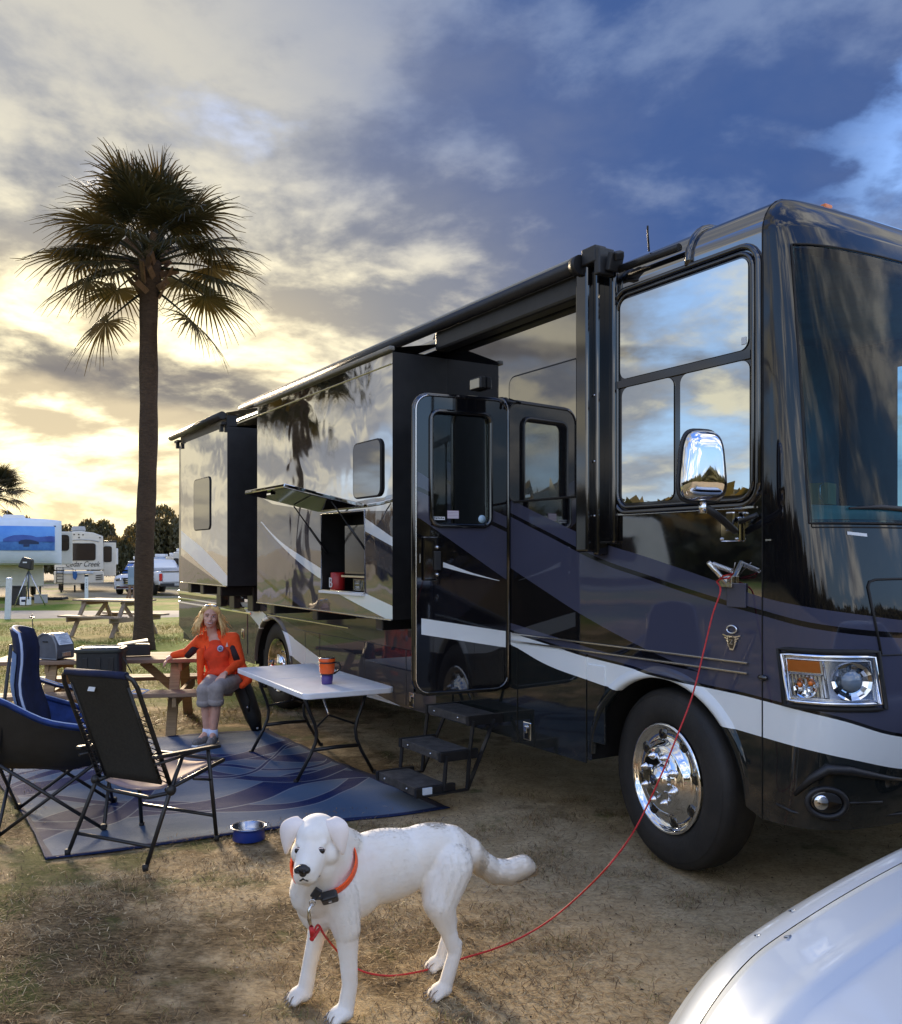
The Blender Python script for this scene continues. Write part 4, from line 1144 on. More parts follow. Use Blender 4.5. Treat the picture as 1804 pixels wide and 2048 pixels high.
# things standing in the locker and on the dashboard
can = empty('canister', 'red canister printed with a white letter B in the open locker', 'canister', rvp(-3.53, .40, 1.477), math.atan2(U.y, U.x))
MB().lathe([(0, 0), (.062, 0), (.064, .01), (.064, .15), (.058, .155), (0, .155)], (0, 0, 0), 'z', 28).build('tin', mat('can_red', (.42, .02, .02), .35), can)
text_obj('B', .125, 'letter', M['sticker_white'], can, (-.008, -.0655, .062), (R(90), 0, 0), .002, sx=1.1)
rad = empty('radio', 'small black radio with pale outlined face under the locker shelf', 'radio', rvp(-3.02, .36, 1.477), math.atan2(U.y, U.x))
MB().box((0, 0, .055), (.36, .10, .11)).build('case', M['black_gloss'], rad, bevel=.006)
mb = MB()
for x0, x1, z0, z1 in ((-.15, -.03, .012, .098), (-.135, -.045, .024, .086), (.0, .06, .02, .09)):
    mb.tube([(x0, -.052, z0), (x1, -.052, z0), (x1, -.052, z1), (x0, -.052, z1)], .003, 5, closed=True)
for k in range(6): mb.box((-.115 + .02 * (k % 3) * 1.3, -.052, .040 + .03 * (k // 3)), (.012, .004, .012))
mb.build('face_marks', M['sticker_white'], rad)
bx = empty('cardboard_box', 'brown cardboard box on the dashboard behind the windshield', 'box', rvp(.74, -.42, 2.045), math.atan2(U.y, U.x) + .3)
MB().box((0, 0, .055), (.10, .13, .11)).build('carton', M['cardboard'], bx)
MB().tube([(.03, -.075, .02), (.03, -.12, .03), (.03, -.12, .09), (.03, -.07, .105)], .003, 6).build('handle_wire', M['steel'], bx)

# ------------------------------------------------------------------ palms
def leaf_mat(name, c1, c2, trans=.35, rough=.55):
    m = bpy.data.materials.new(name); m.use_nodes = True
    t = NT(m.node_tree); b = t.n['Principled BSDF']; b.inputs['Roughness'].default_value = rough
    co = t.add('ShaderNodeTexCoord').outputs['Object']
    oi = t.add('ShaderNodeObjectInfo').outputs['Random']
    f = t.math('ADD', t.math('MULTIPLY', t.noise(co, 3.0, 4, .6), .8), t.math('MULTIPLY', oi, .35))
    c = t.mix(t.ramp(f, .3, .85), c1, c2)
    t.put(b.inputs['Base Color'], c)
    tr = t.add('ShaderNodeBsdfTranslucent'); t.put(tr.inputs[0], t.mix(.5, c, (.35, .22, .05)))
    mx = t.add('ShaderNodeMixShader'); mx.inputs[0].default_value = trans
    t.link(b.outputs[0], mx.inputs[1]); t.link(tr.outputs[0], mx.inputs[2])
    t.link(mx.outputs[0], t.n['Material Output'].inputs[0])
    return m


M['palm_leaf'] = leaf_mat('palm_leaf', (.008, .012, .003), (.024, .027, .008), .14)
M['palm_dead'] = leaf_mat('palm_dead', (.085, .048, .018), (.14, .085, .032), .3)
M['oak_leaf'] = leaf_mat('oak_leaf', (.038, .044, .016), (.095, .085, .032), .25)
M['oak_leaf_light'] = leaf_mat('oak_leaf_light', (.080, .076, .028), (.15, .12, .05), .25)


def bark_mat(name, c1, c2, sc=(18, 18, 60)):
    m = bpy.data.materials.new(name); m.use_nodes = True
    t = NT(m.node_tree); b = t.n['Principled BSDF']; b.inputs['Roughness'].default_value = .95
    co = t.add('ShaderNodeTexCoord').outputs['Object']
    mp = t.add('ShaderNodeMapping'); t.link(co, mp.inputs[0]); mp.inputs['Scale'].default_value = sc
    n = t.noise(mp.outputs[0], .5, 7, .7, 1.0); n2 = t.noise(co, 1.1, 3, .5)
    c = t.mix(t.ramp(n, .3, .7), c1, c2); c = t.mix(t.ramp(n2, .4, .7, 0, .5), c, tuple(k * .5 for k in c1))
    t.put(b.inputs['Base Color'], c)
    bn = t.add('ShaderNodeBump'); bn.inputs['Strength'].default_value = .9; bn.inputs['Distance'].default_value = .03
    t.link(n, bn.inputs['Height']); t.link(bn.outputs[0], b.inputs['Normal'])
    return m


M['palm_bark'] = bark_mat('palm_bark', (.050, .030, .018), (.105, .066, .040))
M['palm_boot'] = bark_mat('palm_boot', (.16, .095, .055), (.26, .165, .10), (30, 30, 8))
M['oak_bark'] = bark_mat('oak_bark', (.09, .075, .06), (.15, .13, .10), (14, 14, 4))


def frond_mesh(el, seed, petiole=1.02, blade=.98, nseg=42, span=140, droop=.50):
    """one fan frond leaving the trunk at elevation el (degrees), drooping under its own weight"""
    r = random.Random(seed)
    mb = MB()
    d0 = Vector((math.cos(R(el)), 0, math.sin(R(el))))
    # petiole
    pts = []
    for i in range(7):
        t = i / 6
        p = d0 * petiole * t; p.z -= droop * .30 * t * t * math.cos(R(el))
        pts.append(p)
    mb.tube(pts, [.030 - .018 * i / 6 for i in range(7)], 5)
    hub = pts[-1]; ax = (pts[-1] - pts[-2]).normalized()
    side = Vector((0, 1, 0)); nr = ax.cross(side) * -1
    for k in range(nseg):
        a = R(-span + 2 * span * (k + .5) / nseg + r.uniform(-1.5, 1.5))
        L = blade * (.70 + .30 * math.cos(a * .55)) * r.uniform(.88, 1.10)
        fold = .22 * (1 if k % 2 else -1)
        dr = ax * math.cos(a) + side * math.sin(a)
        sd = -ax * math.sin(a) + side * math.cos(a)
        sp = 2 * R(span) / nseg
        cup = nr * (.18 * abs(math.sin(a)))
        vs = []
        twist = r.uniform(-.5, .5)
        for t, wf in ((.02, .3), (.20, 1.0), (.42, 1.05), (.62, .62), (.82, .30), (1.0, .04)):
            p = hub + (dr + cup * t) * L * t
            fall = droop * L * (max(0, t - .30) ** 2) * r.uniform(.55, 1.15)
            p = p - Vector((0, 0, 1)) * fall
            w = wf * sp * L * min(t, .42) * .5 + .003
            sdd = (sd + nr * (fold + twist * t)).normalized()
            vs += [p - sdd * w, p + sdd * w]
        mb.raw(vs, [(2 * i, 2 * i + 1, 2 * i + 3, 2 * i + 2) for i in range(5)])
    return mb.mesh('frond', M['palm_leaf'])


FRONDS = {e: [frond_mesh(e, 31 * i + e + 100) for i in range(3)] for e in (85, 62, 40, 18, -8, -34)}
DEADF = [frond_mesh(-50, 900 + i, .75, .80, 34, 130, .75) for i in range(2)]
for me in DEADF: me.materials[0] = M['palm_dead']


def palm(label, x, y, z0, h, sc=1.0, lean=(0, 0), seed=0, group='cabbage palms', counts=None, spin=0.0):
    r = random.Random(seed)
    root = empty('palm_tree', label, 'palm tree', (x, y, z0), 0, group)
    mb = MB(); n = 22; pts = []; rs = []
    for i in range(n + 1):
        t = i / n
        pts.append((lean[0] * t + .02 * math.sin(9 * t + seed), lean[1] * t, h * t - .1))
        rs.append((.165 - .008 * t + .06 * max(0, .06 - t) / .06 + .008 * math.sin(37 * t)) * sc + (.05 * sc if t > .93 else 0))
    mb.tube(pts, rs, 18)
    mb.build('trunk', M['palm_bark'], root)
    top = Vector((lean[0], lean[1], h))
    # old leaf bases, criss-crossed below the crown
    for k in range(26):
        a = k * 2.4 + r.uniform(-.2, .2); zz = -.75 + .80 * k / 25
        b0 = Vector((math.cos(a) * .17, math.sin(a) * .17, zz)) * sc; o_ = Vector((math.cos(a), math.sin(a), 0))
        tg = Vector((-math.sin(a), math.cos(a), 0)) * (1 if k % 2 else -1)
        L = r.uniform(.22, .42) * sc
        tip = b0 + o_ * L * r.uniform(.35, .8) + Vector((0, 0, L * r.uniform(.2, .8))) + tg * L * .45
        mb = MB(); mb.beam(b0, tip, .10 * sc, .030 * sc, up=tuple(o_))
        bt = mb.build('leaf_base', M['palm_boot'], root); bt.location = top
    order = counts or [(85, 5), (62, 9), (40, 11), (18, 10), (-8, 5)]
    i = 0
    for e, cnt in order:
        for k in range(cnt):
            f = bpy.data.objects.new('frond', FRONDS[e][i % 3]); C.objects.link(f); f.parent = root
            az = 2 * math.pi * (k + r.uniform(-.3, .3)) / cnt + i * .13 + spin
            f.rotation_euler = (r.uniform(-.25, .25), r.uniform(-.16, .16), az)
            s_ = sc * r.uniform(.86, 1.14); f.scale = (s_, s_, s_)
            f.location = top + Vector((math.cos(az) * .08, math.sin(az) * .08, -.30 + .40 * (e + 34) / 119)) * sc
            i += 1
    for k, az in enumerate((math.pi * 1.02 + spin, -.12 + spin)):
        f = bpy.data.objects.new('frond', FRONDS[-34][k % 2]); C.objects.link(f); f.parent = root
        f.rotation_euler = (0, 0, az); f.location = top + Vector((0, 0, -.55)) * sc; f.scale = (sc * .92,) * 3
        f['label'] = 'frond hanging below the crown'
    return root


pb = on_ground(287, 1300)
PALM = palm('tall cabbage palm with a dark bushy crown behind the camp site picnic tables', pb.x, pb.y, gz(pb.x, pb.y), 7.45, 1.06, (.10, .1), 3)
p2 = at(-14, 985, 44)
palm('palm cut by the left edge of the photo, beyond the mural trailer', p2.x, p2.y, gz(p2.x, p2.y), 5.2, .85, (.1, 0), 8)
palm('palm off to the left, seen only mirrored in the coach slide room', -13.0, 17.0, gz(-13, 17), 6.6, 1.05, (.2, .1), 12)

# ------------------------------------------------------------------ live oaks and scrub beyond the trailers
def crown_mesh(seed, n=9000, lobes=11, leaf=.13):
    r = np.random.default_rng(seed)
    cs = []
    for i in range(lobes):
        a = r.uniform(0, 2 * np.pi); rad = r.uniform(.15, .68)
        cs.append((rad * np.cos(a), rad * np.sin(a), r.uniform(.42, .80) - .28 * rad, r.uniform(.24, .42)))
    cs = np.array(cs)
    per = r.integers(0, lobes, n)
    d = r.normal(size=(n, 3)); d /= np.linalg.norm(d, axis=1)[:, None]
    rr = r.uniform(.55, 1.04, n) ** .6
    P = cs[per, :3] + d * (cs[per, 3] * rr)[:, None] * np.array([1, 1, .72])
    keep = P[:, 2] > .16; P = P[keep]; n = len(P)
    u = r.normal(size=(n, 3)); u /= np.linalg.norm(u, axis=1)[:, None]
    v = np.cross(u, r.normal(size=(n, 3))); v /= np.linalg.norm(v, axis=1)[:, None]
    s = leaf * r.uniform(.12, .34, n)[:, None]
    V = np.stack([P - u * s - v * s * .55, P + u * s - v * s * .35, P + u * s * .8 + v * s * .6, P - u * s * .7 + v * s * .5], 1).reshape(-1, 3)
    F = (np.arange(n)[:, None] * 4 + np.arange(4)[None]).tolist()
    me = bpy.data.meshes.new('crown'); me.from_pydata(V.tolist(), [], F)
    me.materials.append(M['oak_leaf']); me.materials.append(M['oak_leaf_light'])
    me.polygons.foreach_set('material_index', (r.uniform(size=n) < .28).astype(np.int32)); me.update()
    return me


CROWNS = [crown_mesh(50 + i) for i in range(4)]
def oak_trunk_mesh(seed):
    r = random.Random(seed); mb = MB()
    for k in range(5):
        a = k * 1.26 + r.uniform(-.3, .3); q = [Vector((0.03 * math.cos(a), .03 * math.sin(a), -.02))]
        for t in (.14, .28, .42, .55): q.append(Vector((math.cos(a) * t * .75, math.sin(a) * t * .75, t * r.uniform(.85, 1.1))))
        mb.tube(q, [.045, .032, .024, .016, .006], 7)
    return mb.mesh('trunk', M['oak_bark'])
TRUNKS = [oak_trunk_mesh(i) for i in range(3)]
_oc = 0


def oak(label, x, y, rad, h, group='live oaks beyond the trailers'):
    global _oc
    z0 = gz(x, y)
    root = empty('oak_tree', label, 'tree', (x, y, z0 - .2), _oc * 1.7, group)
    for nm, me in (('trunk', TRUNKS[_oc % 3]), ('crown', CROWNS[_oc % 4])):
        o = bpy.data.objects.new(nm, me); C.objects.link(o); o.parent = root; o.scale = (rad, rad, h)
    _oc += 1
    return root


def oak_px(label, x, ytop, Y, wpx, group='live oaks beyond the trailers'):
    p = at(x, ytop, Y); h = p.z - gz(p.x, Y)
    return oak(label, p.x, Y, wpx / 2 * Y / FPX, h * 1.12, group)


oak_px('low oak just showing over the roof of the mural trailer', 60, 1034, 74, 190)
oak_px('dark oak between the mural trailer and the cream trailer', 118, 1046, 80, 120)
oak_px('rounded oak rising over the lettered cream trailer', 188, 1039, 76, 150)
oak_px('oak left of the palm trunk, lit through its thin top', 245, 1046, 70, 110)
oak_px('tallest oak, swelling up beside the rear of the motorhome', 352, 1014, 72, 210)
oak_px('oak seen just right of the palm trunk', 292, 1046, 82, 120)
oak_px('oak cut by the left edge behind the mural trailer', -50, 1046, 70, 180)
# the belt of wood goes on round the camp ground, out of frame and behind the camera
def wood_belt():
    r = np.random.default_rng(5)
    Vs, Fs, mi = [], [], []
    for i in range(110):
        a = R(-58 - 262 * i / 110) + r.uniform(-.01, .01)
        d = r.uniform(60, 84); c = np.array([math.sin(a) * d, math.cos(a) * d, 0])
        rad, h = r.uniform(4.5, 8), r.uniform(4.0, 7.2)
        n = 420
        q = r.normal(size=(n, 3)); q /= np.linalg.norm(q, axis=1)[:, None]
        P = c + q * np.array([rad, rad, h * .62]) * (r.uniform(.75, 1.05, n)[:, None]) + np.array([0, 0, h * .45 + float(dip(abs(c[1])))])
        u = r.normal(size=(n, 3)) * .75; v = r.normal(size=(n, 3)) * .6
        k = sum(len(x) for x in Vs)
        Vs.append(np.stack([P - u, P + v, P + u, P - v], 1).reshape(-1, 3))
        Fs += (k + np.arange(n)[:, None] * 4 + np.arange(4)[None]).tolist()
    me = bpy.data.meshes.new('distant_woods'); me.from_pydata(np.concatenate(Vs).tolist(), [], Fs)
    o = link_mesh(me, 'distant_woods', M['oak_leaf'], smooth=False); tag(o, kind='stuff')


wood_belt()

# ------------------------------------------------------------------ trailers, cars and posts across the field
def rrect2(x0, x1, z0, z1, r, n=5):
    p = []
    for cx, cz, a0 in ((x1 - r, z1 - r, 0), (x0 + r, z1 - r, 90), (x0 + r, z0 + r, 180), (x1 - r, z0 + r, 270)):
        p += [(cx + r * math.cos(R(a0 + 90 * i / n)), cz + r * math.sin(R(a0 + 90 * i / n))) for i in range(n + 1)]
    return p


def window_part(par, x0, x1, z0, z1, y, m='brown_window', r=.08, nm='window'):
    mb = MB(); mb.prism(rrect2(x0, x1, z0, z1, r), .03, 'y', y - .015)
    f = mb.build(nm, M[m], par)
    mb = MB(); q = rrect2(x0, x1, z0, z1, r); mb.tube([(a, y - .018, b) for a, b in q], .018, 6, closed=True)
    mb.build('frame', M['black_rubber'], f)
    return f


# --- fifth wheel with a mural on its nose; local space: nose faces -y
Y5 = 40.0
o5 = at(46, 1111, Y5); g5 = gz(o5.x, Y5)
fw = empty('fifth_wheel_trailer', 'white fifth wheel trailer with a blue seascape mural on its nose', 'trailer', (o5.x, Y5, g5), R(27))
zt, zn, zb = 3.34 - g5, 1.36 - g5, .36 - g5
hw = 1.58
rows = []
for i, t in enumerate(np.linspace(0, 1, 29)):               # rounded nose from the roof down and under
    z = zt - (zt - zn) * t
    bulge = math.sin(math.pi * min(1, max(0, t))) ** .5
    row = []
    for s in np.linspace(-1, 1, 41):
        x = hw * s; y = -.42 * bulge * (1 - abs(s) ** 5) + (.10 * abs(s) ** 6)
        zz = z + (.10 * (1 - s * s) if i == 0 else 0) + (.07 * (1 - s * s) if i == 1 else 0)
        row.append((x, y, zz))
    rows.append(row)
mb = MB(); mb.grid(rows)
mb.raw([(-hw, .1, zn), (hw, .1, zn), (hw, .1, zt), (-hw, .1, zt), (-hw, 9, zn), (hw, 9, zn), (hw, 9, zt), (-hw, 9, zt)], [(0, 4, 7, 3), (1, 2, 6, 5), (2, 3, 7, 6), (0, 1, 5, 4), (4, 5, 6, 7)])
mb.build('nose', mat('nose_white', (.62, .70, .80), .3, var=.04, vscale=2), fw)
mb = MB(); mb.box((-.35, 4.6, (zb + zn) / 2), (2.5, 7.0, zn - zb)); mb.build('lower_body', M['cream_panel'], fw, bevel=.05)
mb = MB(); mb.box((-.35, 1.095, (zb + zn) / 2), (1.6, .02, .5)); mb.build('front_locker', M['cream_panel'], fw, bevel=.01)
mb = MB(); mb.tube([(-hw * .98, -.10, zn + .05), (-.8, -.40, zn + .10), (.8, -.40, zn + .10), (hw * .98, -.10, zn + .05)], .02, 6).build('nose_seam', M['grey_panel'], fw)
mb = MB(); mb.box((-.35, 1.2, zt + .17), (1.0, 1.0, .22), taper=(.85, .85)).build('air_conditioner', M['white_paint'], fw, bevel=.06)
mb = MB(); mb.box((-1.05, 1.2, zt + .15), (.5, .7, .18), taper=(.8, .8)).build('roof_vent', M['white_paint'], fw, bevel=.05)
mb = MB(); mb.tube([(-.62, .8, zt), (-.62, .8, zt + .75)], .012, 6).build('aerial', M['steel'], fw)
for sx in (-1, 1): MB().box((sx * 1.25, -.13, zt - .25), (.16, .05, .06)).build('clearance_light', M['brown_window'], fw, bevel=.01)
for x, y in ((-1.3, 1.4), (.75, 1.4)): MB().beam((x, y, zb + .1), (x, y, 0), .09, .09, up=(1, 0, 0)).build('landing_leg', M['black_metal'], fw)
sl = MB(); sl.box((1.95, 5.0, 2.42), (.75, 2.2, 1.62)); slo = sl.build('slide_room', M['cream_panel'], fw, bevel=.04)
window_part(slo, 1.72, 2.15, 2.3, 3.05, 3.88, r=.12)
for yy in (5.6, 6.6):
    for sx in (-1.35, .65): MB().lathe([(0, -.12), (.3, -.12), (.36, -.06), (.36, .08), (0, .08)], (sx, yy, .38), 'x', 22).build('wheel', M['tyre'], fw)
# mural: flat print in layers following the nose
mu = empty_part('mural', fw)
def nose_y(x, z):
    t = (zt - z) / (zt - zn); return -.42 * math.sin(math.pi * t) ** .5 * (1 - abs(x / hw) ** 5)
mx0, mx1, mz0, mz1 = -1.08, 1.28, 1.98 - g5 + .02, 3.10 - g5 - .02
def mural_poly(pts, m, k, nm):
    poly = [(mx0 + (mx1 - mx0) * a, mz0 + (mz1 - mz0) * b) for a, b in pts]
    top = [p for p in poly]
    # strip down from each outline sample to the baseline
    P = [[], []]
    for (x, z), zl in top_low(poly): P[0].append((x, nose_y(x, z) - .03 - .010 * k, z)); P[1].append((x, nose_y(x, zl) - .03 - .010 * k, zl))
    rows_ = [[tuple(np.array(P[0][i]) * (1 - t) + np.array(P[1][i]) * t) for i in range(len(P[0]))] for t in np.linspace(0, 1, 9)]
    rows_ = [[(x, nose_y(x, z) - .03 - .010 * k, z) for x, y, z in r_] for r_ in rows_]
    MB().grid(rows_).build(nm, m, mu)
def top_low(poly):
    base = poly[-1][1]
    return [((x, z), base) for x, z in poly[:-1]]
mural_poly([(0, 1), (.25, 1), (.5, 1), (.75, 1), (1, 1), (0, 0)], mat('mural_sky', (.055, .22, .70), .5, col2=(.12, .34, .78), vscale=.8), 0, 'sky_print')
mural_poly([(0, .36), (.25, .36), (.5, .37), (.75, .36), (1, .36), (0, 0)], mat('mural_sea', (.035, .13, .42), .5, col2=(.07, .22, .55), vscale=4), 1, 'sea_print')
mural_poly([(.12, .46), (.2, .55), (.3, .62), (.45, .64), (.6, .61), (.68, .55), (.8, .57), (.92, .60), (1.0, .58), (0, .36)], mat('mural_hill', (.025, .06, .30), .5, col2=(.05, .12, .42), vscale=2), 2, 'hill_print')
mural_poly([(.38, .36), (.42, .42), (.5, .45), (.58, .44), (.66, .40), (.72, .34), (0, .27)], mat('mural_tree', (.012, .03, .09), .6), 3, 'tree_print')
mural_poly([(.46, .28), (.5, .28), (.56, .28), (0, .16)], mat('mural_trunk', (.02, .045, .13), .6), 3, 'trunk_print')

# tripod under the pin box with its bag; odds and ends beneath the nose
tp = at(57, 1170, 34.5); tg = gz(tp.x, 34.5)
tri = empty('tripod_stand', 'silver three legged stand under the nose of the mural trailer', 'tripod', (tp.x, 34.5, tg))
for k in range(3):
    a = k * 2.094 + .6 + math.pi / 2
    MB().tube([(0, 0, 1.36), (.62 * math.cos(a), .62 * math.sin(a), 0)], .022, 7).build('leg', M['steel'], tri)
MB().tube([(0, 0, 1.38), (0, 0, .25)], .03, 8).build('centre_post', M['grey_plastic'], tri)
MB().tube([(0, 0, 1.34), (0, 0, 1.44)], .06, 8).build('head', M['steel'], tri)
bag = MB(); bag.box((0, 0, .22), (.52, .3, .42), (0, .25, 0), taper=(.75, .8)); bg_ = bag.build('equipment_bag', M['black_plastic'], None, bevel=.05, loc=(tp.x - .06, 34.5, tg + 1.40)); tag(bg_, 'black bag hung on top of the silver tripod', 'bag')
MB().box((0, -.17, .26), (.16, .01, .05)).build('print', M['sticker_white'], bg_)
ck = at(34, 1190, 36); c_ = MB(); c_.box((0, 0, .36), (.62, .4, .72), taper=(.92, .92)); o = c_.build('storage_bin', M['black_plastic'], None, bevel=.03, loc=(ck.x, 36, gz(ck.x, 36))); tag(o, 'dark storage bin standing under the mural trailer nose', 'bin'); MB().box((0, 0, .73), (.66, .44, .05)).build('lid', M['black_plastic'], o, bevel=.01)
ck = at(51, 1196, 35.6); c_ = MB(); c_.box((0, 0, .16), (.34, .3, .32)); o = c_.build('cool_box', M['white_plastic'], None, bevel=.03, loc=(ck.x, 35.6, gz(ck.x, 35.6))); tag(o, 'small white cool box between the tripod legs', 'cool box'); MB().box((0, -.155, .18), (.18, .01, .08)).build('print', M['navy'], o)
ck = at(82, 1192, 38); c_ = MB(); c_.box((0, 0, .17), (.42, .35, .34)); o = c_.build('crate', M['grey_panel'], None, bevel=.02, loc=(ck.x, 38, gz(ck.x, 38))); tag(o, 'grey crate on the grass right of the tripod', 'crate'); MB().box((0, 0, .35), (.44, .37, .03)).build('rim', M['grey_panel'], o)
ck = at(100, 1186, 42); c_ = MB(); c_.box((0, 0, .06), (1.5, .7, .12), taper=(.95, .9)); o = c_.build('rolled_mat', M['black_rubber'], None, bevel=.04, loc=(ck.x, 42, gz(ck.x, 42))); tag(o, 'dark folded mat lying between the two trailers', 'mat')

# --- cream trailer with script lettering, its back to the camera
YC = 52.0
oc = at(158, 1111, YC); gc = gz(oc.x, YC)
tr = empty('travel_trailer', 'cream travel trailer showing its rear wall lettered Cedar Creek', 'trailer', (oc.x, YC, gc), R(22))
sc_ = FPX / YC
def cz(y): return EYE - (y - HY) / sc_ - gc
def cxx(x): return (x - 158) / sc_
prof = [(cxx(113), cz(1140)), (cxx(113), cz(1074)), (cxx(125), cz(1066)), (cxx(158), cz(1062)), (cxx(185), cz(1065)), (cxx(203), cz(1072)), (cxx(203.5), cz(1140))]
mb = MB(); mb.prism(prof, 8.5, 'y', 0); mb.build('body', M['cream_panel'], tr, bevel=.05)
mb = MB(); mb.prism([(cxx(112), cz(1142)), (cxx(203.5), cz(1142)), (cxx(205), cz(1150)), (cxx(204), cz(1167)), (cxx(112), cz(1167))], .5, 'y', -.16); mb.build('rear_skirt', M['cream_panel'], tr, bevel=.06)
window_part(tr, cxx(141), cxx(188.5), cz(1120.5), cz(1087), -.01, r=.12)
mb = MB(); mb.tube([(cxx(140), -.02, cz(1081)), (cxx(160), -.02, cz(1079)), (cxx(180), -.02, cz(1080)), (cxx(196), -.02, cz(1083.5))], .03, 6).build('rain_gutter', M['grey_panel'], tr)
for x, y in ((149, 1069), (157.5, 1069), (165.5, 1069.5), (158, 1075), (197, 1075)): MB().box((cxx(x), -.01, cz(y)), (.08, .05, .06)).build('clearance_light', M['brown_window'], tr)
text_obj('Cedar Creek', .44, 'lettering', M['black_plastic'], tr, (cxx(164), -.02, cz(1128.5)), (R(90), 0, 0), .004, shear=.35, sx=.78)
for y in (1150, 1154, 1158): MB().beam((cxx(189), -.18, cz(y + 1.6)), (cxx(202), -.18, cz(y)), .02, .05).build('louvre', M['black_plastic'], tr)
mb = MB(); mb.box((cxx(150), -.2, cz(1145)), (2.0, .10, .16)).build('bumper_shelf', mat('bumper_blue', (.50, .56, .62), .3), tr, bevel=.04)
ld = empty_part('ladder', tr)
for x in (117.5, 129): MB().tube([(cxx(x), -.35, cz(1166)), (cxx(x), -.35, cz(1134))], .025, 6).build('rail', M['black_metal'], ld)
for y in (1141, 1146, 1152, 1158, 1164): MB().tube([(cxx(117.5), -.35, cz(y)), (cxx(129), -.35, cz(y))], .022, 6).build('rung', M['black_metal'], ld)
MB().tube([(cxx(117.5), -.35, cz(1135)), (cxx(140), -.35, cz(1135.5)), (cxx(147), -.35, cz(1137)), (cxx(147), -.35, cz(1150))], .02, 6).build('hand_rail', M['black_metal'], tr)
mb = MB(); mb.box((cxx(157), .9, cz(1056.5)), (.80, .9, .26), taper=(.86, .86)); mb.box((cxx(157), .9, cz(1062)), (.7, .8, .2)); mb.build('air_conditioner', M['grey_panel'], tr, bevel=.06)
mb = MB(); mb.box((cxx(216), 2.0, (cz(1084) + cz(1153)) / 2), (24.5 / sc_, 2.5, cz(1084) - cz(1153))); so = mb.build('slide_room', M['cream_panel'], tr, bevel=.03)
window_part(so, cxx(204.5), cxx(219.5), cz(1124), cz(1092.5), .74, r=.1)
MB().tube([(cxx(203), .8, cz(1082.5)), (cxx(230), .8, cz(1082.5))], .06, 8).build('awning_roll', M['black_metal'], so)
MB().box((cxx(231), 2.5, cz(1113)), (.17, .10, 1.0)).build('side_mirror_panel', M['white_paint'], tr, bevel=.04)
for x in (125, 150, 172): MB().box((cxx(x), .4, .22), (.10, .10, .44)).build('stabiliser', M['black_metal'], tr)
for x in (122, 165): MB().lathe([(0, -.15), (.34, -.15), (.40, -.08), (.40, .12), (0, .12)], (cxx(x), 4.2, .42), 'x', 20).build('wheel', M['tyre'], tr)
cl = at(149, 1156, 51.5); mb = MB(); mb.raw([(-.11, 0, .35), (.11, .02, .36), (.15, -.03, .10), (.05, .0, -.12), (-.10, .02, .0), (-.11, 0, .35)][:5], [(0, 1, 2, 3, 4)]); mb.raw([(-.11, .04, .35), (.11, .06, .36), (.15, .03, .10), (.05, .04, -.12), (-.10, .05, .0)], [(4, 3, 2, 1, 0)])
o = mb.build('towel', M['blue_cloth'], None, loc=tuple(cl)); tag(o, 'blue towel hanging from the rail behind the lettered trailer', 'towel')


def far_trailer(label, px0, px1, ytop, ybot, Y, m, win, depth=6.0, arch=.12, nm='travel_trailer'):
    s_ = FPX / Y; c0 = at((px0 + px1) / 2, HY, Y); g = gz(c0.x, Y)
    root = empty(nm, label, 'trailer', (c0.x, Y, g))
    zz = lambda y: EYE - (y - HY) / s_ - g
    hwid = (px1 - px0) / 2 / s_
    pr = [(-hwid, zz(ybot)), (-hwid, zz(ytop) - arch), (-hwid * .6, zz(ytop) - arch * .2), (hwid * .6, zz(ytop) - arch * .2), (hwid, zz(ytop) - arch), (hwid, zz(ybot))]
    MB().prism(pr, depth, 'y', 0).build('body', m, root, bevel=.06)
    for (x0, x1, y0, y1) in win: window_part(root, (x0 - (px0 + px1) / 2) / s_, (x1 - (px0 + px1) / 2) / s_, zz(y1), zz(y0), -.01, r=.05)
    MB().box((0, 1.5, zz(ytop) + .1), (.7, .8, .22)).build('roof_unit', M['white_paint'], root, bevel=.05)
    for sx in (-1, 1): MB().lathe([(0, -.1), (.36, -.1), (.36, .1), (0, .1)], (sx * (hwid - .15), 2.5, .36), 'x', 16).build('wheel', M['tyre'], root)
    return root


far_trailer('pale blue grey trailer seen just right of the palm trunk', 296, 322, 1114, 1142, 62, mat('far_blue', (.42, .50, .62), .35), [(303, 312, 1120.5, 1122.5)])
far_trailer('grey low trailer behind the roof of the white pickup', 320, 331, 1122, 1142, 66, M['grey_panel'], [(323, 328, 1126, 1130)])
far_trailer('cream motor camper with two dark windows above the white pickup', 331, 346, 1112, 1150, 60, M['cream_panel'], [(334, 343, 1123, 1131), (334, 343, 1133, 1136)])
far_trailer('tall cream camper with dark glazed rear, next to the motorhome tail', 345.5, 360, 1103, 1160, 58, M['cream_panel'], [(348, 357, 1117, 1142)])
far_trailer('small rounded silver trailer half hidden by the palm trunk', 252, 278, 1119, 1150, 64, M['grey_panel'], [(257, 268, 1127, 1135)], arch=.5)
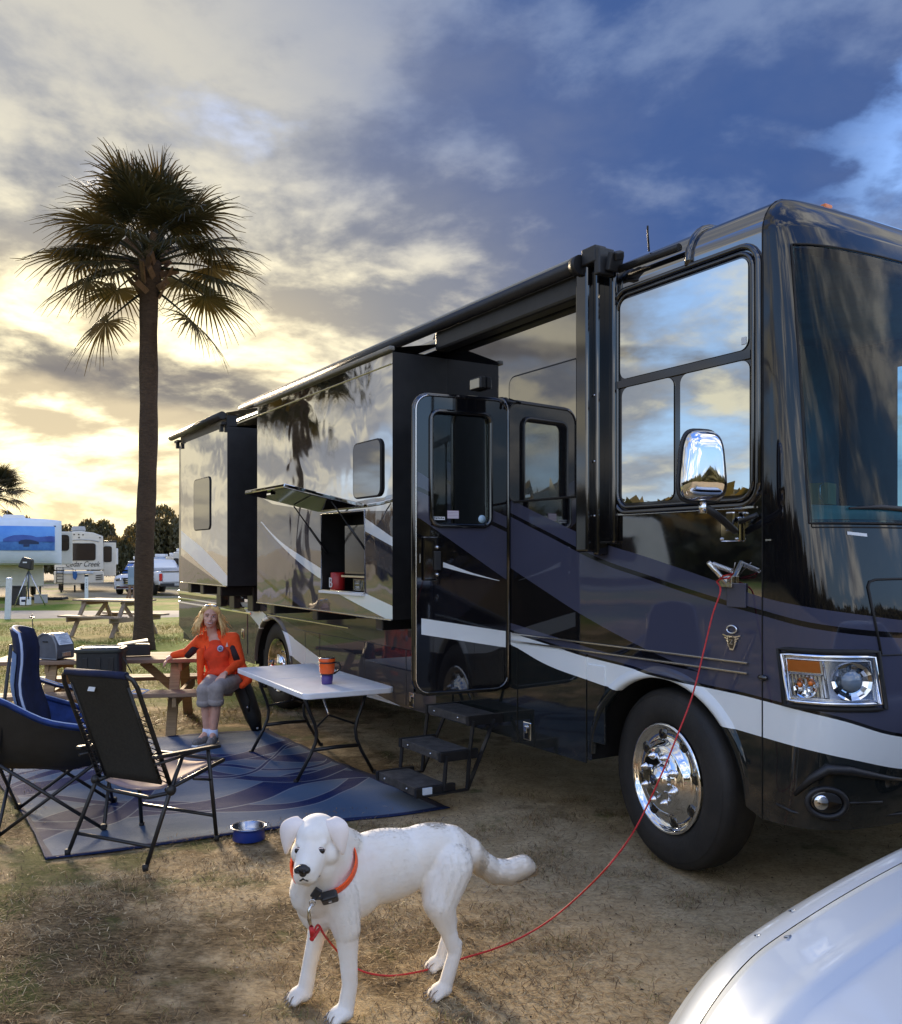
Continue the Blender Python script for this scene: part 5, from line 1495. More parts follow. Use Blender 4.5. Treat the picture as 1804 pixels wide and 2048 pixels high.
# two more parked to the left of the frame; the coach mirrors them
for lab, x, y, rz in (('cream trailer parked left of the frame, mirrored in the coach slide', -24.5, 15.5, R(68)),):
    root = empty('travel_trailer', lab, 'trailer', (x, y, gz(x, y)), rz)
    MB().prism([(-4, .5), (-4.3, 1.3), (-4.0, 2.9), (-3.6, 3.15), (3.6, 3.2), (4, 3.0), (4, .5)], 2.4, 'y', 0).build('body', M['cream_panel'], root, bevel=.06)
    for x0, x1 in ((-3.0, -1.6), (.2, 1.2), (2.2, 3.4)): window_part(root, x0, x1, 1.6, 2.4, -.01, r=.08)
    MB().box((-.6, -.01, 1.55), (.75, .03, 1.85)).build('door', M['white_paint'], root, bevel=.02)
    MB().box((0, -.01, .85), (8, .02, .28)).build('stripe', M['brown_window'], root)
    for wx in (-.2, .8): MB().lathe([(0, -.02), (.36, -.02), (.36, .22), (0, .22)], (wx, 0, .38), 'y', 20).build('wheel', M['tyre'], root)


def vehicle_wheel(par, x, y, r_=.38, w=.24, sgn=-1):
    wz = empty_part('wheel', par); wz.location = (x, y, r_)
    MB().lathe([(r_ * .62, sgn * w * .5), (r_ * .92, sgn * w * .5), (r_, sgn * w * .3), (r_, -sgn * w * .5), (.1, -sgn * w * .5)], (0, 0, 0), 'x', 28).build('tyre', M['tyre'], wz)
    mb = MB(); mb.lathe([(r_ * .64, sgn * w * .46), (r_ * .56, sgn * w * .40), (r_ * .2, sgn * w * .32), (0, sgn * w * .36)], (0, 0, 0), 'x', 28).build('rim', M['steel'], wz)


# --- silver sport utility car, front towards the camera (local: front = -y)
YS = 49.0; sx_ = at(262, HY, YS).x; gs = gz(sx_, YS)
suv = empty('parked_car', 'white sport utility car facing the camera beside the palm trunk', 'car', (sx_, YS, gs), R(5))
def loft(secs, closed=True):
    mb = MB(); mb.grid(secs, close=closed); 
    n = len(secs[0]); k = len(mb.v)
    mb.f.append(list(range(n))); mb.m.append(0); mb.sm.append(False); mb.f.append(list(range(k - n, k))[::-1]); mb.m.append(0); mb.sm.append(False)
    return mb
def sec(y, hw_, z0, z1, tw, r=.12, n=4):
    """car cross-section: sides z0..z1 with tumble-home tw"""
    return [(-hw_, y, z0), (-hw_ - .02, y, z0 + .25), (-hw_, y, z1 - .2), (-hw_ + tw * .6, y, z1 - .05), (-hw_ + tw + .12, y, z1), (0, y, z1 + .03), (hw_ - tw - .12, y, z1), (hw_ - tw * .6, y, z1 - .05), (hw_, y, z1 - .2), (hw_ + .02, y, z0 + .25), (hw_, y, z0)]
loft([sec(-.05, .82, .32, .92, .1), sec(.12, .92, .30, 1.06, .1), sec(1.3, .94, .28, 1.16, .1), sec(4.4, .94, .30, 1.16, .1), sec(4.65, .88, .38, 1.05, .1)]).build('body', M['car_white'], suv, fix=True)
loft([sec(1.15, .80, 1.10, 1.18, .1), sec(1.95, .80, 1.10, 1.72, .18), sec(4.1, .80, 1.10, 1.74, .18), sec(4.6, .80, 1.10, 1.2, .1)]).build('cabin', M['dark_glass'], suv)
mb = MB(); mb.raw([(-.74, 1.08, 1.20), (.74, 1.08, 1.20), (.62, 1.86, 1.68), (-.62, 1.86, 1.68)], [(0, 1, 2, 3)]).build('windscreen', mat('screen_sky_sheen', (.04, .14, .42), .05, ior=1.8), suv)  # blue of the mirrored sky put into the glass colour
mb = MB(); mb.box((0, 3.0, 1.775), (1.32, 2.2, .07)).build('roof', M['car_white'], suv, bevel=.03)
gl = empty_part('grille', suv)
MB().box((0, -.08, .74), (.78, .05, .36)).build('mesh', M['black_plastic'], gl, bevel=.02)
for zz in (.64, .74, .84): MB().box((0, -.11, zz), (.74, .03, .035)).build('bar', M['chrome'], gl)
MB().tube([(-.42, -.10, .93), (.42, -.10, .93), (.34, -.10, .54), (-.34, -.10, .54)], .03, 6, closed=True).build('surround', M['chrome'], gl)
for sx in (-1, 1):
    MB().box((sx * .66, -.03, .84), (.34, .10, .17), (0, sx * .2, sx * .25)).build('headlight', M['chrome'], suv, bevel=.03)
    MB().box((sx * .66, -.04, .50), (.20, .06, .08)).build('fog_light', M['chrome'], suv, bevel=.02)
    MB().box((sx * 1.03, 1.35, 1.22), (.16, .10, .14)).build('wing_mirror', M['black_gloss'], suv, bevel=.03)
    for yy in (.9, 3.7): vehicle_wheel(suv, sx * .84, yy, .38, .24, sx)
MB().box((0, -.10, .40), (1.5, .10, .14)).build('bumper', mat('bumper_red', (.10, .03, .03), .4), suv, bevel=.03)
MB().tube([(-.7, -.14, .36), (0, -.17, .33), (.7, -.14, .36)], .025, 6).build('bumper_trim', M['chrome'], suv)

# --- white pickup, tail towards the camera, turned so its near side shows
YT = 47.5; pt = at(354, HY, YT); gt = gz(pt.x, YT)
pk = empty('pickup_truck', 'white crew cab pickup with red tail lamp parked by the motorhome tail', 'pickup truck', (pt.x, YT, gt), R(38))
w2 = .98
body = [sec(-.02, .94, .62, 1.18, .04), sec(.1, w2, .58, 1.24, .04), sec(1.9, w2, .50, 1.26, .04)]
loft([sec(.0, .95, .60, 1.20, .02), sec(.08, w2, .56, 1.25, .02), sec(2.0, w2, .50, 1.25, .02)]).build('bed', M['car_white'], pk)
loft([sec(2.0, w2, .45, 1.22, .02), sec(4.3, w2, .45, 1.22, .02), sec(5.7, .95, .48, 1.16, .04), sec(5.9, .85, .52, 1.02, .1)]).build('body', M['car_white'], pk)
loft([sec(1.95, .88, 1.18, 1.30, .05), sec(2.3, .86, 1.18, 1.86, .16), sec(3.9, .86, 1.18, 1.88, .16), sec(4.7, .86, 1.18, 1.26, .05)]).build('cab', M['car_white'], pk)
mb = MB(); mb.raw([(-.74, 2.02, 1.34), (.74, 2.02, 1.34), (.64, 2.24, 1.76), (-.64, 2.24, 1.76)], [(0, 1, 2, 3)]); mb.build('rear_window', M['dark_glass'], pk)
for y0, y1 in ((2.45, 3.15), (3.25, 4.05)):
    for sx in (-1,): mb = MB(); mb.raw([(sx * .885, y0, 1.32), (sx * .885, y1, 1.32), (sx * .785, y1 - (.25 if y1 > 4 else .02), 1.74), (sx * .785, y0, 1.74)], [(0, 1, 2, 3)]); mb.build('side_window', M['dark_glass'], pk)
MB().box((0, -.04, .93), (1.55, .05, .46)).build('tailgate', M['car_white'], pk, bevel=.02)
for sx in (-1, 1): MB().box((sx * .885, -.03, .96), (.15, .08, .38)).build('tail_lamp', M['red_lens'], pk, bevel=.02)
MB().box((0, -.16, .56), (1.85, .26, .18)).build('bumper', M['black_plastic'], pk, bevel=.03)
MB().box((0, -.30, .58), (.5, .02, .13)).build('number_plate', M['grey_panel'], pk)
MB().box((0, -.02, 1.255), (1.7, .10, .04)).build('tailgate_top', M['black_plastic'], pk)
MB().raw([(-1.004, 2.5, .98), (-1.004, 3.2, 1.08), (-1.004, 3.1, 1.02), (-1.004, 2.6, .93)], [(0, 1, 2, 3)]).build('decal', M['navy_light'], pk)
for sx in (-1, 1):
    for yy in (1.05, 4.75): vehicle_wheel(pk, sx * .90, yy, .42, .27, sx)
    MB().lathe([(.50, -.02), (.50, .02), (.43, .02), (.43, -.02)], (sx * .985, 1.05, .46), 'x', 24).build('wheel_arch', M['black_plastic'], pk)

# --- utility pedestal
up_ = at(264.5, 1150, 41); gu = gz(up_.x, 41)
ped = empty('power_pedestal', 'grey power pedestal on a short post left of the palm trunk', 'power pedestal', (up_.x, 41, gu))
MB().box((0, 0, 1.12), (.34, .22, .85)).build('cabinet', mat('pedestal_grey', (.27, .36, .46), .5, var=.1), ped, bevel=.03)
MB().box((0, -.115, 1.25), (.26, .02, .4)).build('door', mat('pedestal_door', (.22, .31, .42), .5), ped, bevel=.01)
for x in (-.11, .09): MB().box((x, 0, .35), (.09, .1, .78)).build('post', M['wood'], ped)
MB().beam((-.3, .05, 0), (-.12, 0, .5), .06, .06).build('brace', M['wood'], ped)

# --- white marker posts along the lane
def post(label, x, ytop, ybot, w, lean, cap):
    Y = FPX * (EYE - float(dip(30))) / (ybot - HY)
    for _ in range(3): Y = FPX * (EYE - gz((x - CX) / FPX * Y, Y)) / (ybot - HY)
    X = (x - CX) / FPX * Y; h_ = (ybot - ytop) / FPX * Y
    root = empty('marker_post', label, 'post', (X, Y, gz(X, Y) - .02), 0, 'white marker posts along the lane')
    root.rotation_euler = (0, R(lean), .3)
    MB().box((0, 0, h_ / 2), (w, w, h_)).build('shaft', M['post_white'], root, bevel=.012)
    if cap == 'dark': MB().box((0, 0, h_ + .02), (w * 1.05, w * 1.05, .10)).build('cap', M['black_plastic'], root, bevel=.01)
    else: MB().box((0, 0, h_ + .02), (w * 1.12, w * 1.12, .05), taper=(.7, .7)).build('cap', M['post_white'], root, bevel=.008)
    return root, h_, w
post('thick white post at the left edge, leaning a little', 15, 1157, 1238, .15, 2.2, 'white')
r_, h_, w_ = post('white post with a dark cap and small figures behind the far picnic table', 173, 1151, 1209, .13, 0, 'dark')
for k, ch in enumerate('1023'): text_obj(ch, .085, 'number', M['navy'], r_, (0.0, -w_ / 2 - .004, h_ - .16 - .10 * k), (R(90), 0, 0), .001)
post('slim white post in front of the white pickup', 320.5, 1149, 1182, .13, 1.2, 'white')


# ------------------------------------------------------------------ picnic tables: every board is a part of its own
def picnic(label, loc, rz, L, m, top_z=.75, seat_z=.44, half=.78, m_leg=None, brace=True, inset_=.30):
    t = empty('picnic_table', label, 'picnic table', loc, rz, 'wooden picnic tables')
    m_leg = m_leg or m
    for k in range(5):
        b = MB(); b.box((0, -.30 + .15 * k, top_z - .02), (L, .140, .04)).build('top_board', m, t, bevel=.006)
    for sy in (-1, 1):
        for k in range(2): MB().box((0, sy * (half - .075 - .145 * k), seat_z - .02), (L, .138, .04)).build('seat_board', m, t, bevel=.006)
    for sx in (-1, 1):
        x = sx * (L / 2 - inset_)
        for sy in (-1, 1): MB().beam((x, sy * .28, top_z - .05), (x, sy * (half - .12), 0), .04, .10, up=(1, 0, 0)).build('leg', m_leg, t, bevel=.004)
        MB().box((x + sx * .045, 0, seat_z - .09), (.04, half * 2 - .06, .10)).build('seat_beam', m_leg, t, bevel=.004)
        MB().box((x + sx * .045, 0, top_z - .085), (.04, .68, .085)).build('top_beam', m_leg, t, bevel=.004)
        if brace: MB().beam((x - sx * .02, 0, seat_z - .10), (sx * .22, 0, top_z - .06), .08, .04, up=(0, 1, 0)).build('brace', m_leg, t, bevel=.004)
    return t


ft = on_ground(212, 1276)
picnic('weathered picnic table standing empty on the grass behind the palm', (ft.x - .10, ft.y + .75, gz(ft.x, ft.y)), R(-24), 1.75, M['wood_far'], .80, .46, .80)
st = on_ground(66, 1262); sk = empty('ground_stake', 'short dark stake light standing in the grass at left', 'stake light', (st.x, st.y, gz(st.x, st.y)))
MB().tube([(0, 0, -.02), (-.02, 0, .30)], .010, 6).build('stake', M['black_plastic'], sk)
MB().box((-.02, 0, .33), (.10, .08, .03), (0, .2, 0)).build('head', M['black_plastic'], sk); MB().tube([(-.03, 0, .34), (-.02, 0, .40)], .012, 6).build('tip', M['black_plastic'], sk)

# ------------------------------------------------------------------ camp site furniture
def frame_obj(o, right, origin, z=0.0):
    """place o with its local x along `right` (ground plane)"""
    o.location = (origin[0], origin[1], gz(*origin) + z); o.rotation_euler = (0, 0, math.atan2(right[1], right[0])); return o


# --- outdoor rug
def rug_material():
    m = bpy.data.materials.new('rug'); m.use_nodes = True
    t = NT(m.node_tree); b = t.n['Principled BSDF']; b.inputs['Roughness'].default_value = .85; b.inputs['Specular IOR Level'].default_value = .2
    uv = t.add('ShaderNodeUVMap').outputs[0]
    sp = t.add('ShaderNodeSeparateXYZ'); t.link(uv, sp.inputs[0]); x, y = sp.outputs[0], sp.outputs[1]
    warp = t.noise(uv, .55, 2, .4, .4)
    def band(expr, w, soft=.012):
        d = t.math('ABSOLUTE', expr); return t.ramp(d, w - soft, w + soft, 1, 0)
    def sine(a, k, ph, off, slope):                        # winding stripe y = off + slope x + a sin(kx+ph)
        s = t.math('MULTIPLY', t.math('SINE', t.math('ADD', t.math('MULTIPLY', x, k), ph)), a)
        return t.math('SUBTRACT', y, t.math('ADD', t.math('ADD', s, off), t.math('MULTIPLY', x, slope)))
    grey = t.mix(t.ramp(warp, .35, .65), (.058, .102, .180), (.105, .152, .225))
    curves = [(.34, 2.3, .4, .45, .25, .17), (.40, 2.4, 2.0, 1.35, -.15, .15), (.34, 2.6, 4.2, 2.15, .1, .16), (.40, 2.2, 1.1, 3.0, -.2, .14), (.46, 3.1, 3.3, .9, .5, .09), (.40, 2.8, 5.3, 2.7, -.45, .09), (.5, 2.6, .2, 1.8, .2, .06)]
    col = grey
    for a, k, ph, off, sl, w in curves:
        e = sine(a, k, ph, off, sl)
        ww = t.math('ADD', w * .9, t.math('MULTIPLY', t.math('SINE', t.math('ADD', t.math('MULTIPLY', x, 1.9), ph * 2)), w * .45))
        d = t.math('ABSOLUTE', e)
        k1 = t.math('LESS_THAN', d, ww); k2 = t.math('LESS_THAN', t.math('ABSOLUTE', t.math('SUBTRACT', d, ww)), .010)
        col = t.mix(k1, col, (.006, .018, .085)); col = t.mix(k2, col, (.16, .19, .24))
    edge = t.math('MAXIMUM', t.math('MAXIMUM', t.math('GREATER_THAN', x, 2.70), t.math('LESS_THAN', x, .05)), t.math('MAXIMUM', t.math('LESS_THAN', y, .05), t.math('GREATER_THAN', y, 3.55)))
    col = t.mix(edge, col, (.012, .022, .07))
    dirt = t.ramp(t.noise(uv, 3.5, 8, .7), .5, .9, 0, .16)
    col = t.mix(dirt, col, (.16, .13, .09))
    t.put(b.inputs['Base Color'], col)
    wv = t.add('ShaderNodeTexWave'); t.link(uv, wv.inputs['Vector']); wv.inputs['Scale'].default_value = 60; wv.bands_direction = 'Y'
    wv2 = t.noise(uv, 26, 4, .6)
    mp = t.add('ShaderNodeMapping'); t.link(uv, mp.inputs[0]); mp.inputs['Scale'].default_value = (.6, 5, 1)
    cre = t.noise(mp.outputs[0], 1.6, 3, .5)
    bn = t.add('ShaderNodeBump'); bn.inputs['Strength'].default_value = .6; bn.inputs['Distance'].default_value = .02
    t.link(t.math('ADD', t.math('MULTIPLY', wv.outputs[0], .08), t.math('ADD', t.math('MULTIPLY', wv2, .15), t.math('MULTIPLY', cre, .9))), bn.inputs['Height']); t.link(bn.outputs[0], b.inputs['Normal'])
    return m


RUG_Z = .014
def rug():
    A = np.array([-2.37, 5.27]); Rr = np.array([-.02, 6.31]); a = (Rr - A); La = np.linalg.norm(a); a /= La
    b = np.array([-a[1], a[0]]); b = np.array([-1.77, 2.74]); Lb = 3.45; b /= np.linalg.norm(b)
    nx, ny = 56, 76; V = []; UVs = []
    for j in range(ny + 1):
        for i in range(nx + 1):
            s, t = La * i / nx, Lb * j / ny
            wob = .02 * math.sin(t * 2.2) * (i in (0, nx)) + .015 * math.sin(s * 3) * (j in (0, ny))
            p = A + a * (s + wob) + b * t
            z = gz(*p) + RUG_Z + .006 * math.sin(t * 14 + 1.2 * math.sin(s * 2)) * math.sin(t * 3.1 + s) ** 2
            if i == 0: z += .012 * abs(math.sin(t * 5))
            if j == ny: z += .012 * abs(math.sin(s * 4))
            V.append((p[0], p[1], z)); UVs.append((s * 2.76 / La, t * 3.6 / Lb))
    F = [(j * (nx + 1) + i, j * (nx + 1) + i + 1, (j + 1) * (nx + 1) + i + 1, (j + 1) * (nx + 1) + i) for j in range(ny) for i in range(nx)]
    mb = MB(); mb.raw(V, F, 0, True); o = mb.build('outdoor_rug', rug_material(), None, fix=False)
    set_uv(o, lambda co, i: UVs[i])
    so = o.modifiers.new('thick', 'SOLIDIFY'); so.thickness = .006; so.offset = -1
    tag(o, 'large grey outdoor rug with winding navy bands spread on the dirt', 'rug')


rug()

# --- white folding table
def folding_table():
    t = empty('folding_table', 'white plastic folding table standing half on the rug beside the coach', 'table')
    frame_obj(t, (-.487, .873), (-1.215, 7.75))
    L, W = 1.83, .76
    for sx in (-1, 1):                                     # two halves meeting at the middle fold
        poly = []
        def corner(cx, cy, a0): return [(cx + .06 * math.cos(R(a0 + 15 * k)), cy + .06 * math.sin(R(a0 + 15 * k))) for k in range(7)]
        if sx > 0: poly = [(.003, -W / 2)] + corner(L / 2 - .06, -W / 2 + .06, 270) + corner(L / 2 - .06, W / 2 - .06, 0) + [(.003, W / 2)]
        else: poly = [(-.003, W / 2)] + corner(-L / 2 + .06, W / 2 - .06, 90) + corner(-L / 2 + .06, -W / 2 + .06, 180) + [(-.003, -W / 2)]
        mb = MB(); mb.prism(poly, .045, 'z', .695); mb.build('tabletop_half', M['white_plastic'], t, bevel=.008, seg=3)
    MB().box((L / 2 - .02, -.30, .716), (.045, .012, .012)).build('catch', M['black_plastic'], t)
    for sx in (-1, 1):
        x = sx * .60
        for sy in (-1, 1):
            pts = [(x, sy * .27, .69), (x + sx * .0, sy * .235, .58), (x + sx * .01, sy * .185, .46), (x + sx * .01, sy * .165, .38), (x + sx * .01, sy * .175, .30), (x + sx * .005, sy * .22, .20), (x, sy * .335, .0)]
            MB().tube(pts, .0145, 10).build('leg', M['black_metal'], t)
            MB().lathe([(0, 0), (.018, 0), (.018, .03), (0, .03)], (x, sy * .335, -.002), 'z', 10).build('foot_cap', M['black_rubber'], t)
        MB().tube([(x + sx * .008, -.20, .245), (x + sx * .008, 0, .25), (x + sx * .008, .20, .245)], .016, 8).build('cross_bar', M['black_metal'], t)
        MB().tube([(x, -.27, .685), (x, .27, .685)], .0145, 8).build('top_bar', M['black_metal'], t)
        MB().tube([(x, -.165, .42), (x - sx * .16, 0, .48), (x, .165, .42)], .009, 6).build('hinge_brace', M['black_metal'], t)
        MB().tube([(x - sx * .16, 0, .48), (x - sx * .36, 0, .69)], .010, 6).build('lock_brace', M['steel'], t)
    return t


folding_table()
cp = Vector((-1.005, 7.31, gz(-1.21, 7.75) + .742))
cup = empty('insulated_mug', 'orange and purple insulated mug with a dark handle on the white table', 'mug', cp, .2)
MB().lathe([(0, .0), (.041, 0), (.044, .004), (.050, .075), (0, .075)], (0, 0, 0), 'z', 28).build('base', M['purple'], cup)
MB().lathe([(.045, .075), (.057, .078), (.057, .084), (.045, .085)], (0, 0, 0), 'z', 28).build('lower_ring', M['black_plastic'], cup)
MB().lathe([(.052, .083), (.060, .10), (.064, .17), (.064, .172)], (0, 0, 0), 'z', 28).build('body', M['orange_cup'], cup)
MB().lathe([(.064, .168), (.070, .170), (.070, .178), (.064, .180)], (0, 0, 0), 'z', 28).build('upper_ring', M['black_plastic'], cup)
MB().lathe([(.064, .178), (.067, .205), (.064, .207), (.055, .19), (0, .19)], (0, 0, 0), 'z', 28).build('rim_band', M['orange_cup'], cup)
MB().lathe([(.062, .206), (.066, .212), (.05, .214), (0, .208)], (0, 0, 0), 'z', 28).build('lid', M['steel'], cup)
MB().tube([(.066, 0, .174), (.098, 0, .165), (.108, 0, .135), (.092, 0, .105), (.056, 0, .081)], .008, 8).build('handle', M['black_plastic'], cup)

# --- dark sling folding chair, seen from behind
def sling_chair():
    c = empty('folding_chair', 'black framed folding chair with a sling back turned to the camera, on the rug', 'chair')
    frame_obj(c, (.90, -.43), (-1.87, 5.49), RUG_Z)
    bm = M['black_metal']; r = .0125
    hw = .285
    for sx in (-1, 1):
        x = sx * hw
        MB().tube([(sx * .305, -.30, 0), (sx * .295, -.09, .40), (sx * .290, .02, .585)], r, 10).build('rear_leg', bm, c)
        MB().tube([(sx * .310, .30, 0), (sx * .295, .235, .58)], r, 10).build('front_leg', bm, c)
        MB().tube([(sx * .27, -.10, .40), (sx * .265, .42, .47)], r, 10).build('seat_rail', bm, c)
        MB().tube([(sx * .30, .10, .425), (sx * .303, .255, .385)], .008, 8).build('link', bm, c)
        a = MB(); a.box((sx * .30, .05, .60), (.045, .56, .022), (R(-4), 0, 0)); a.build('armrest', M['black_plastic'], c, bevel=.009, seg=3)
        MB().tube([(sx * .30, -.22, .575), (sx * .30, .32, .59)], .009, 8).build('arm_rail', M['alu_trim'] if sx > 9 else bm, c)
        MB().sph((sx * .30, -.09, .40), (.028, .032, .032), 0, 8).build('hinge', M['black_plastic'], c)
        MB().lathe([(0, 0), (.017, 0), (.017, .035), (0, .035)], (sx * .305, -.30, -.004), 'z', 10).build('foot', M['black_rubber'], c)
        MB().lathe([(0, 0), (.017, 0), (.017, .035), (0, .035)], (sx * .310, .30, -.004), 'z', 10).build('foot', M['black_rubber'], c)
    # back hoop: one bent tube up one side, over and down the other
    bk = lambda s, u: Vector((s, -.07 - .30 * u, .40 + .70 * u))
    hoop = [bk(-.285, 0), bk(-.285, .5), bk(-.285, .90), bk(-.27, .965), bk(-.235, .995), bk(-.1, 1.0), bk(.1, 1.0), bk(.235, .995), bk(.27, .965), bk(.285, .90), bk(.285, .5), bk(.285, 0)]
    MB().tube(hoop, .0135, 10).build('back_frame', bm, c)
    rows = []
    for i in range(15):
        u = .035 + .965 * i / 14
        w = .222 if u < .90 else .235
        rows.append([tuple(bk(-w + 2 * w * j / 10, u) + Vector((0, .022 * math.sin(math.pi * u) * math.sin(math.pi * j / 10), 0))) for j in range(11)])
    mb = MB(); mb.grid(rows); o = mb.build('sling_back', M['sling_back'], c)
    so = o.modifiers.new('t', 'SOLIDIFY'); so.thickness = .005
    mb = MB(); mb.tube([bk(-.235, 1.0), bk(.235, 1.0)], .021, 10).build('head_roll', M['navy'], c)
    for sx in (-1, 1):
        mb = MB(); mb.tube([bk(sx * .222, .05) + Vector((0, -.004, 0)), bk(sx * .222, .90) + Vector((0, -.004, 0))], .009, 6).build('sling_hem', M['black_plastic'], c)
        pts = []
        for k in range(25):
            u = .06 + .60 * k / 24
            pts.append(bk(sx * (.226 if k % 2 else .282), u) + Vector((0, -.012, 0)))
        MB().tube(pts, .0042, 5).build('bungee_cord', M['black_rubber'], c)
    for sx in (-1, 1):
        pts = []
        for k in range(15): pts.append((sx * (.225 if k % 2 else .268), -.02 + .42 * k / 14, .412 + .056 * k / 14))
        MB().tube(pts, .004, 5).build('bungee_cord', M['black_rubber'], c)
    rows = [[(-.225 + .45 * j / 8, -.09 + .50 * i / 8, .405 + .065 * i / 8 - .03 * math.sin(math.pi * j / 8)) for j in range(9)] for i in range(9)]
    mb = MB(); mb.grid(rows); o = mb.build('sling_seat', M['sling_tan'], c); so = o.modifiers.new('t', 'SOLIDIFY'); so.thickness = .005
    MB().tube([(-.265, .42, .47), (.265, .42, .47)], r, 10).build('seat_front_bar', bm, c)
    MB().tube([(-.300, -.235, .11), (.300, -.235, .11)], .011, 8).build('rear_rail', bm, c)
    MB().tube([(-.305, .285, .155), (.305, .285, .155)], .011, 8).build('front_rail', bm, c)
    MB().tube([(-.29, -.10, .385), (-.16, -.125, .36), (.16, -.125, .35), (.29, -.10, .385)], .012, 8).build('under_bar', bm, c)
    p = bk(-.07, .86); MB().box(tuple(p + Vector((0, -.010, 0))), (.052, .003, .026), (R(-23), 0, 0)).build('tag', M['sticker_white'], c)
    return c


sling_chair()

# --- padded navy camp chair
def camp_chair():
    fw_ = Vector((.965, .262, 0)); c = empty('camp_chair', 'padded navy camp chair with pale piping at the left edge of the rug', 'chair')
    rt = (fw_.y, -fw_.x)                                   # local x = sitter's right (towards camera), y = forward
    frame_obj(c, rt, (-2.64, 6.04), RUG_Z)
    bm = M['black_metal']; F_, B_ = .33, -.30; w = .33
    def cross(p, q, top=.46):
        MB().tube([(p[0], p[1], 0), (q[0], q[1], top)], .0115, 8).build('cross_leg', bm, c)
        MB().tube([(q[0] * .985, q[1] * .985, 0), (p[0] * .985, p[1] * .985, top)], .0115, 8).build('cross_leg', bm, c)
    P = {'fr': (w, F_), 'fl': (-w, F_), 'br': (w, B_), 'bl': (-w, B_)}
    for a, b in (('fr', 'fl'), ('br', 'bl'), ('fr', 'br'), ('fl', 'bl')): cross(P[a], P[b])
    for k, (x, y) in P.items(): MB().box((x, y, .016), (.05, .04, .034)).build('foot', M['black_rubber'], c, bevel=.008)
    for sx in (-1, 1):
        MB().tube([(sx * w, F_, .44), (sx * (w + .02), F_, .66)], .011, 8).build('arm_post', bm, c)
        MB().tube([(sx * w, B_, .44), (sx * (w - .02), -.22, 1.20)], .011, 8).build('back_post', bm, c)
    # high back
    rows = []
    for i in range(13):
        u = i / 12; z = .50 + .76 * u; y = -.10 - .10 * u
        hw = .26 + .05 * math.sin(math.pi * min(1, u * 1.3)) - (.05 * max(0, u - .85) / .15)
        rows.append([(hw * s, y - .07 * (1 - s * s) + .018 * math.sin(9 * u), z + .03 * (1 - s * s) * u) for s in np.linspace(-1, 1, 13)])
    mb = MB(); mb.grid(rows); o = mb.build('backrest', M['navy'], c); so = o.modifiers.new('t', 'SOLIDIFY'); so.thickness = .045; so.offset = 0
    edge = [r_[0] for r_ in rows] + rows[-1][1:-1] + [r_[-1] for r_ in rows[::-1]]
    MB().tube(edge, .009, 6).build('piping', M['piping_pale'], c)
    mb = MB(); mb.grid([[(x_ * 1.02, y - .032, z) for (x_, y, z) in r_[9:]] for r_ in rows[1:11]]); mb.build('back_side_panel', M['sky_blue_cloth'], c)
    # bucket seat: padded navy inside coloured lighter for sky light on it, outside black
    def arm_z(y): return .86 - .30 * (y - B_) / (F_ - B_) * .75
    seat = []
    for i in range(11):
        y = B_ + (F_ + .03 - B_) * i / 10
        az = arm_z(y); r_ = []
        for s in np.linspace(-1, 1, 19):
            a = abs(s)
            z = .455 - .04 * math.sin(math.pi * i / 10) + (az - .455) * max(0, (a - .55) / .45) ** 1.6
            x = math.copysign(w * min(1.06, a * 1.25 if a < .6 else .75 + (a - .6) * .78), s)
            r_.append((x, y, z + .008 * math.sin(14 * y + 5 * s)))
        seat.append(r_)
    mb = MB(); mb.grid(seat); o = mb.build('seat', M['navy_light'], c)
    mb = MB(); mb.grid([[(x * 1.03, y, z - .022 - .05 * (1 - abs(x) / w) * (abs(x) < w)) for x, y, z in r_] for r_ in seat]); mb.build('seat_underside', M['black_plastic'], c)
    for sx in (0, -1):
        MB().tube([r_[sx] for r_ in seat], .016, 6).build('arm_pad' if sx == 0 else 'arm_pad', M['navy_light'], c)
        MB().tube([(x, y, z + .017) for x, y, z in [r_[sx] for r_ in seat]], .005, 5).build('arm_piping', M['piping_pale'], c)
    # loose strap arm rest on the far side with its pull loop
    st = [(-w - .02, B_ + .02, .93), (-w - .03, -.05, .84), (-w - .03, .12, .80), (-w - .02, F_, .775), (-w, F_ + .10, .77)]
    rows = [[tuple(Vector(p) + Vector((dx, 0, dz))) for dx, dz in ((-.035, .012), (0, 0), (.035, .012))] for p in st]
    mb = MB(); mb.grid(rows); o = mb.build('arm_strap', M['navy'], c); so = o.modifiers.new('t', 'SOLIDIFY'); so.thickness = .012
    for dx in (-.036, .036): MB().tube([tuple(Vector(p) + Vector((dx, 0, .014))) for p in st], .0045, 5).build('strap_piping', M['piping_pale'], c)
    MB().tube([(-w, F_ + .10, .775), (-w - .03, F_ + .16, .80), (-w, F_ + .24, .79), (-w + .02, F_ + .18, .765), (-w, F_ + .10, .775)], .005, 5).build('strap_loop', M['piping_pale'], c)
    # cup pocket flap
    mb = MB(); mb.box((.12, .0, .53), (.05, .16, .02), (.2, .4, 0)).build('pocket_flap', M['piping_pale'], c)
    return c


camp_chair()

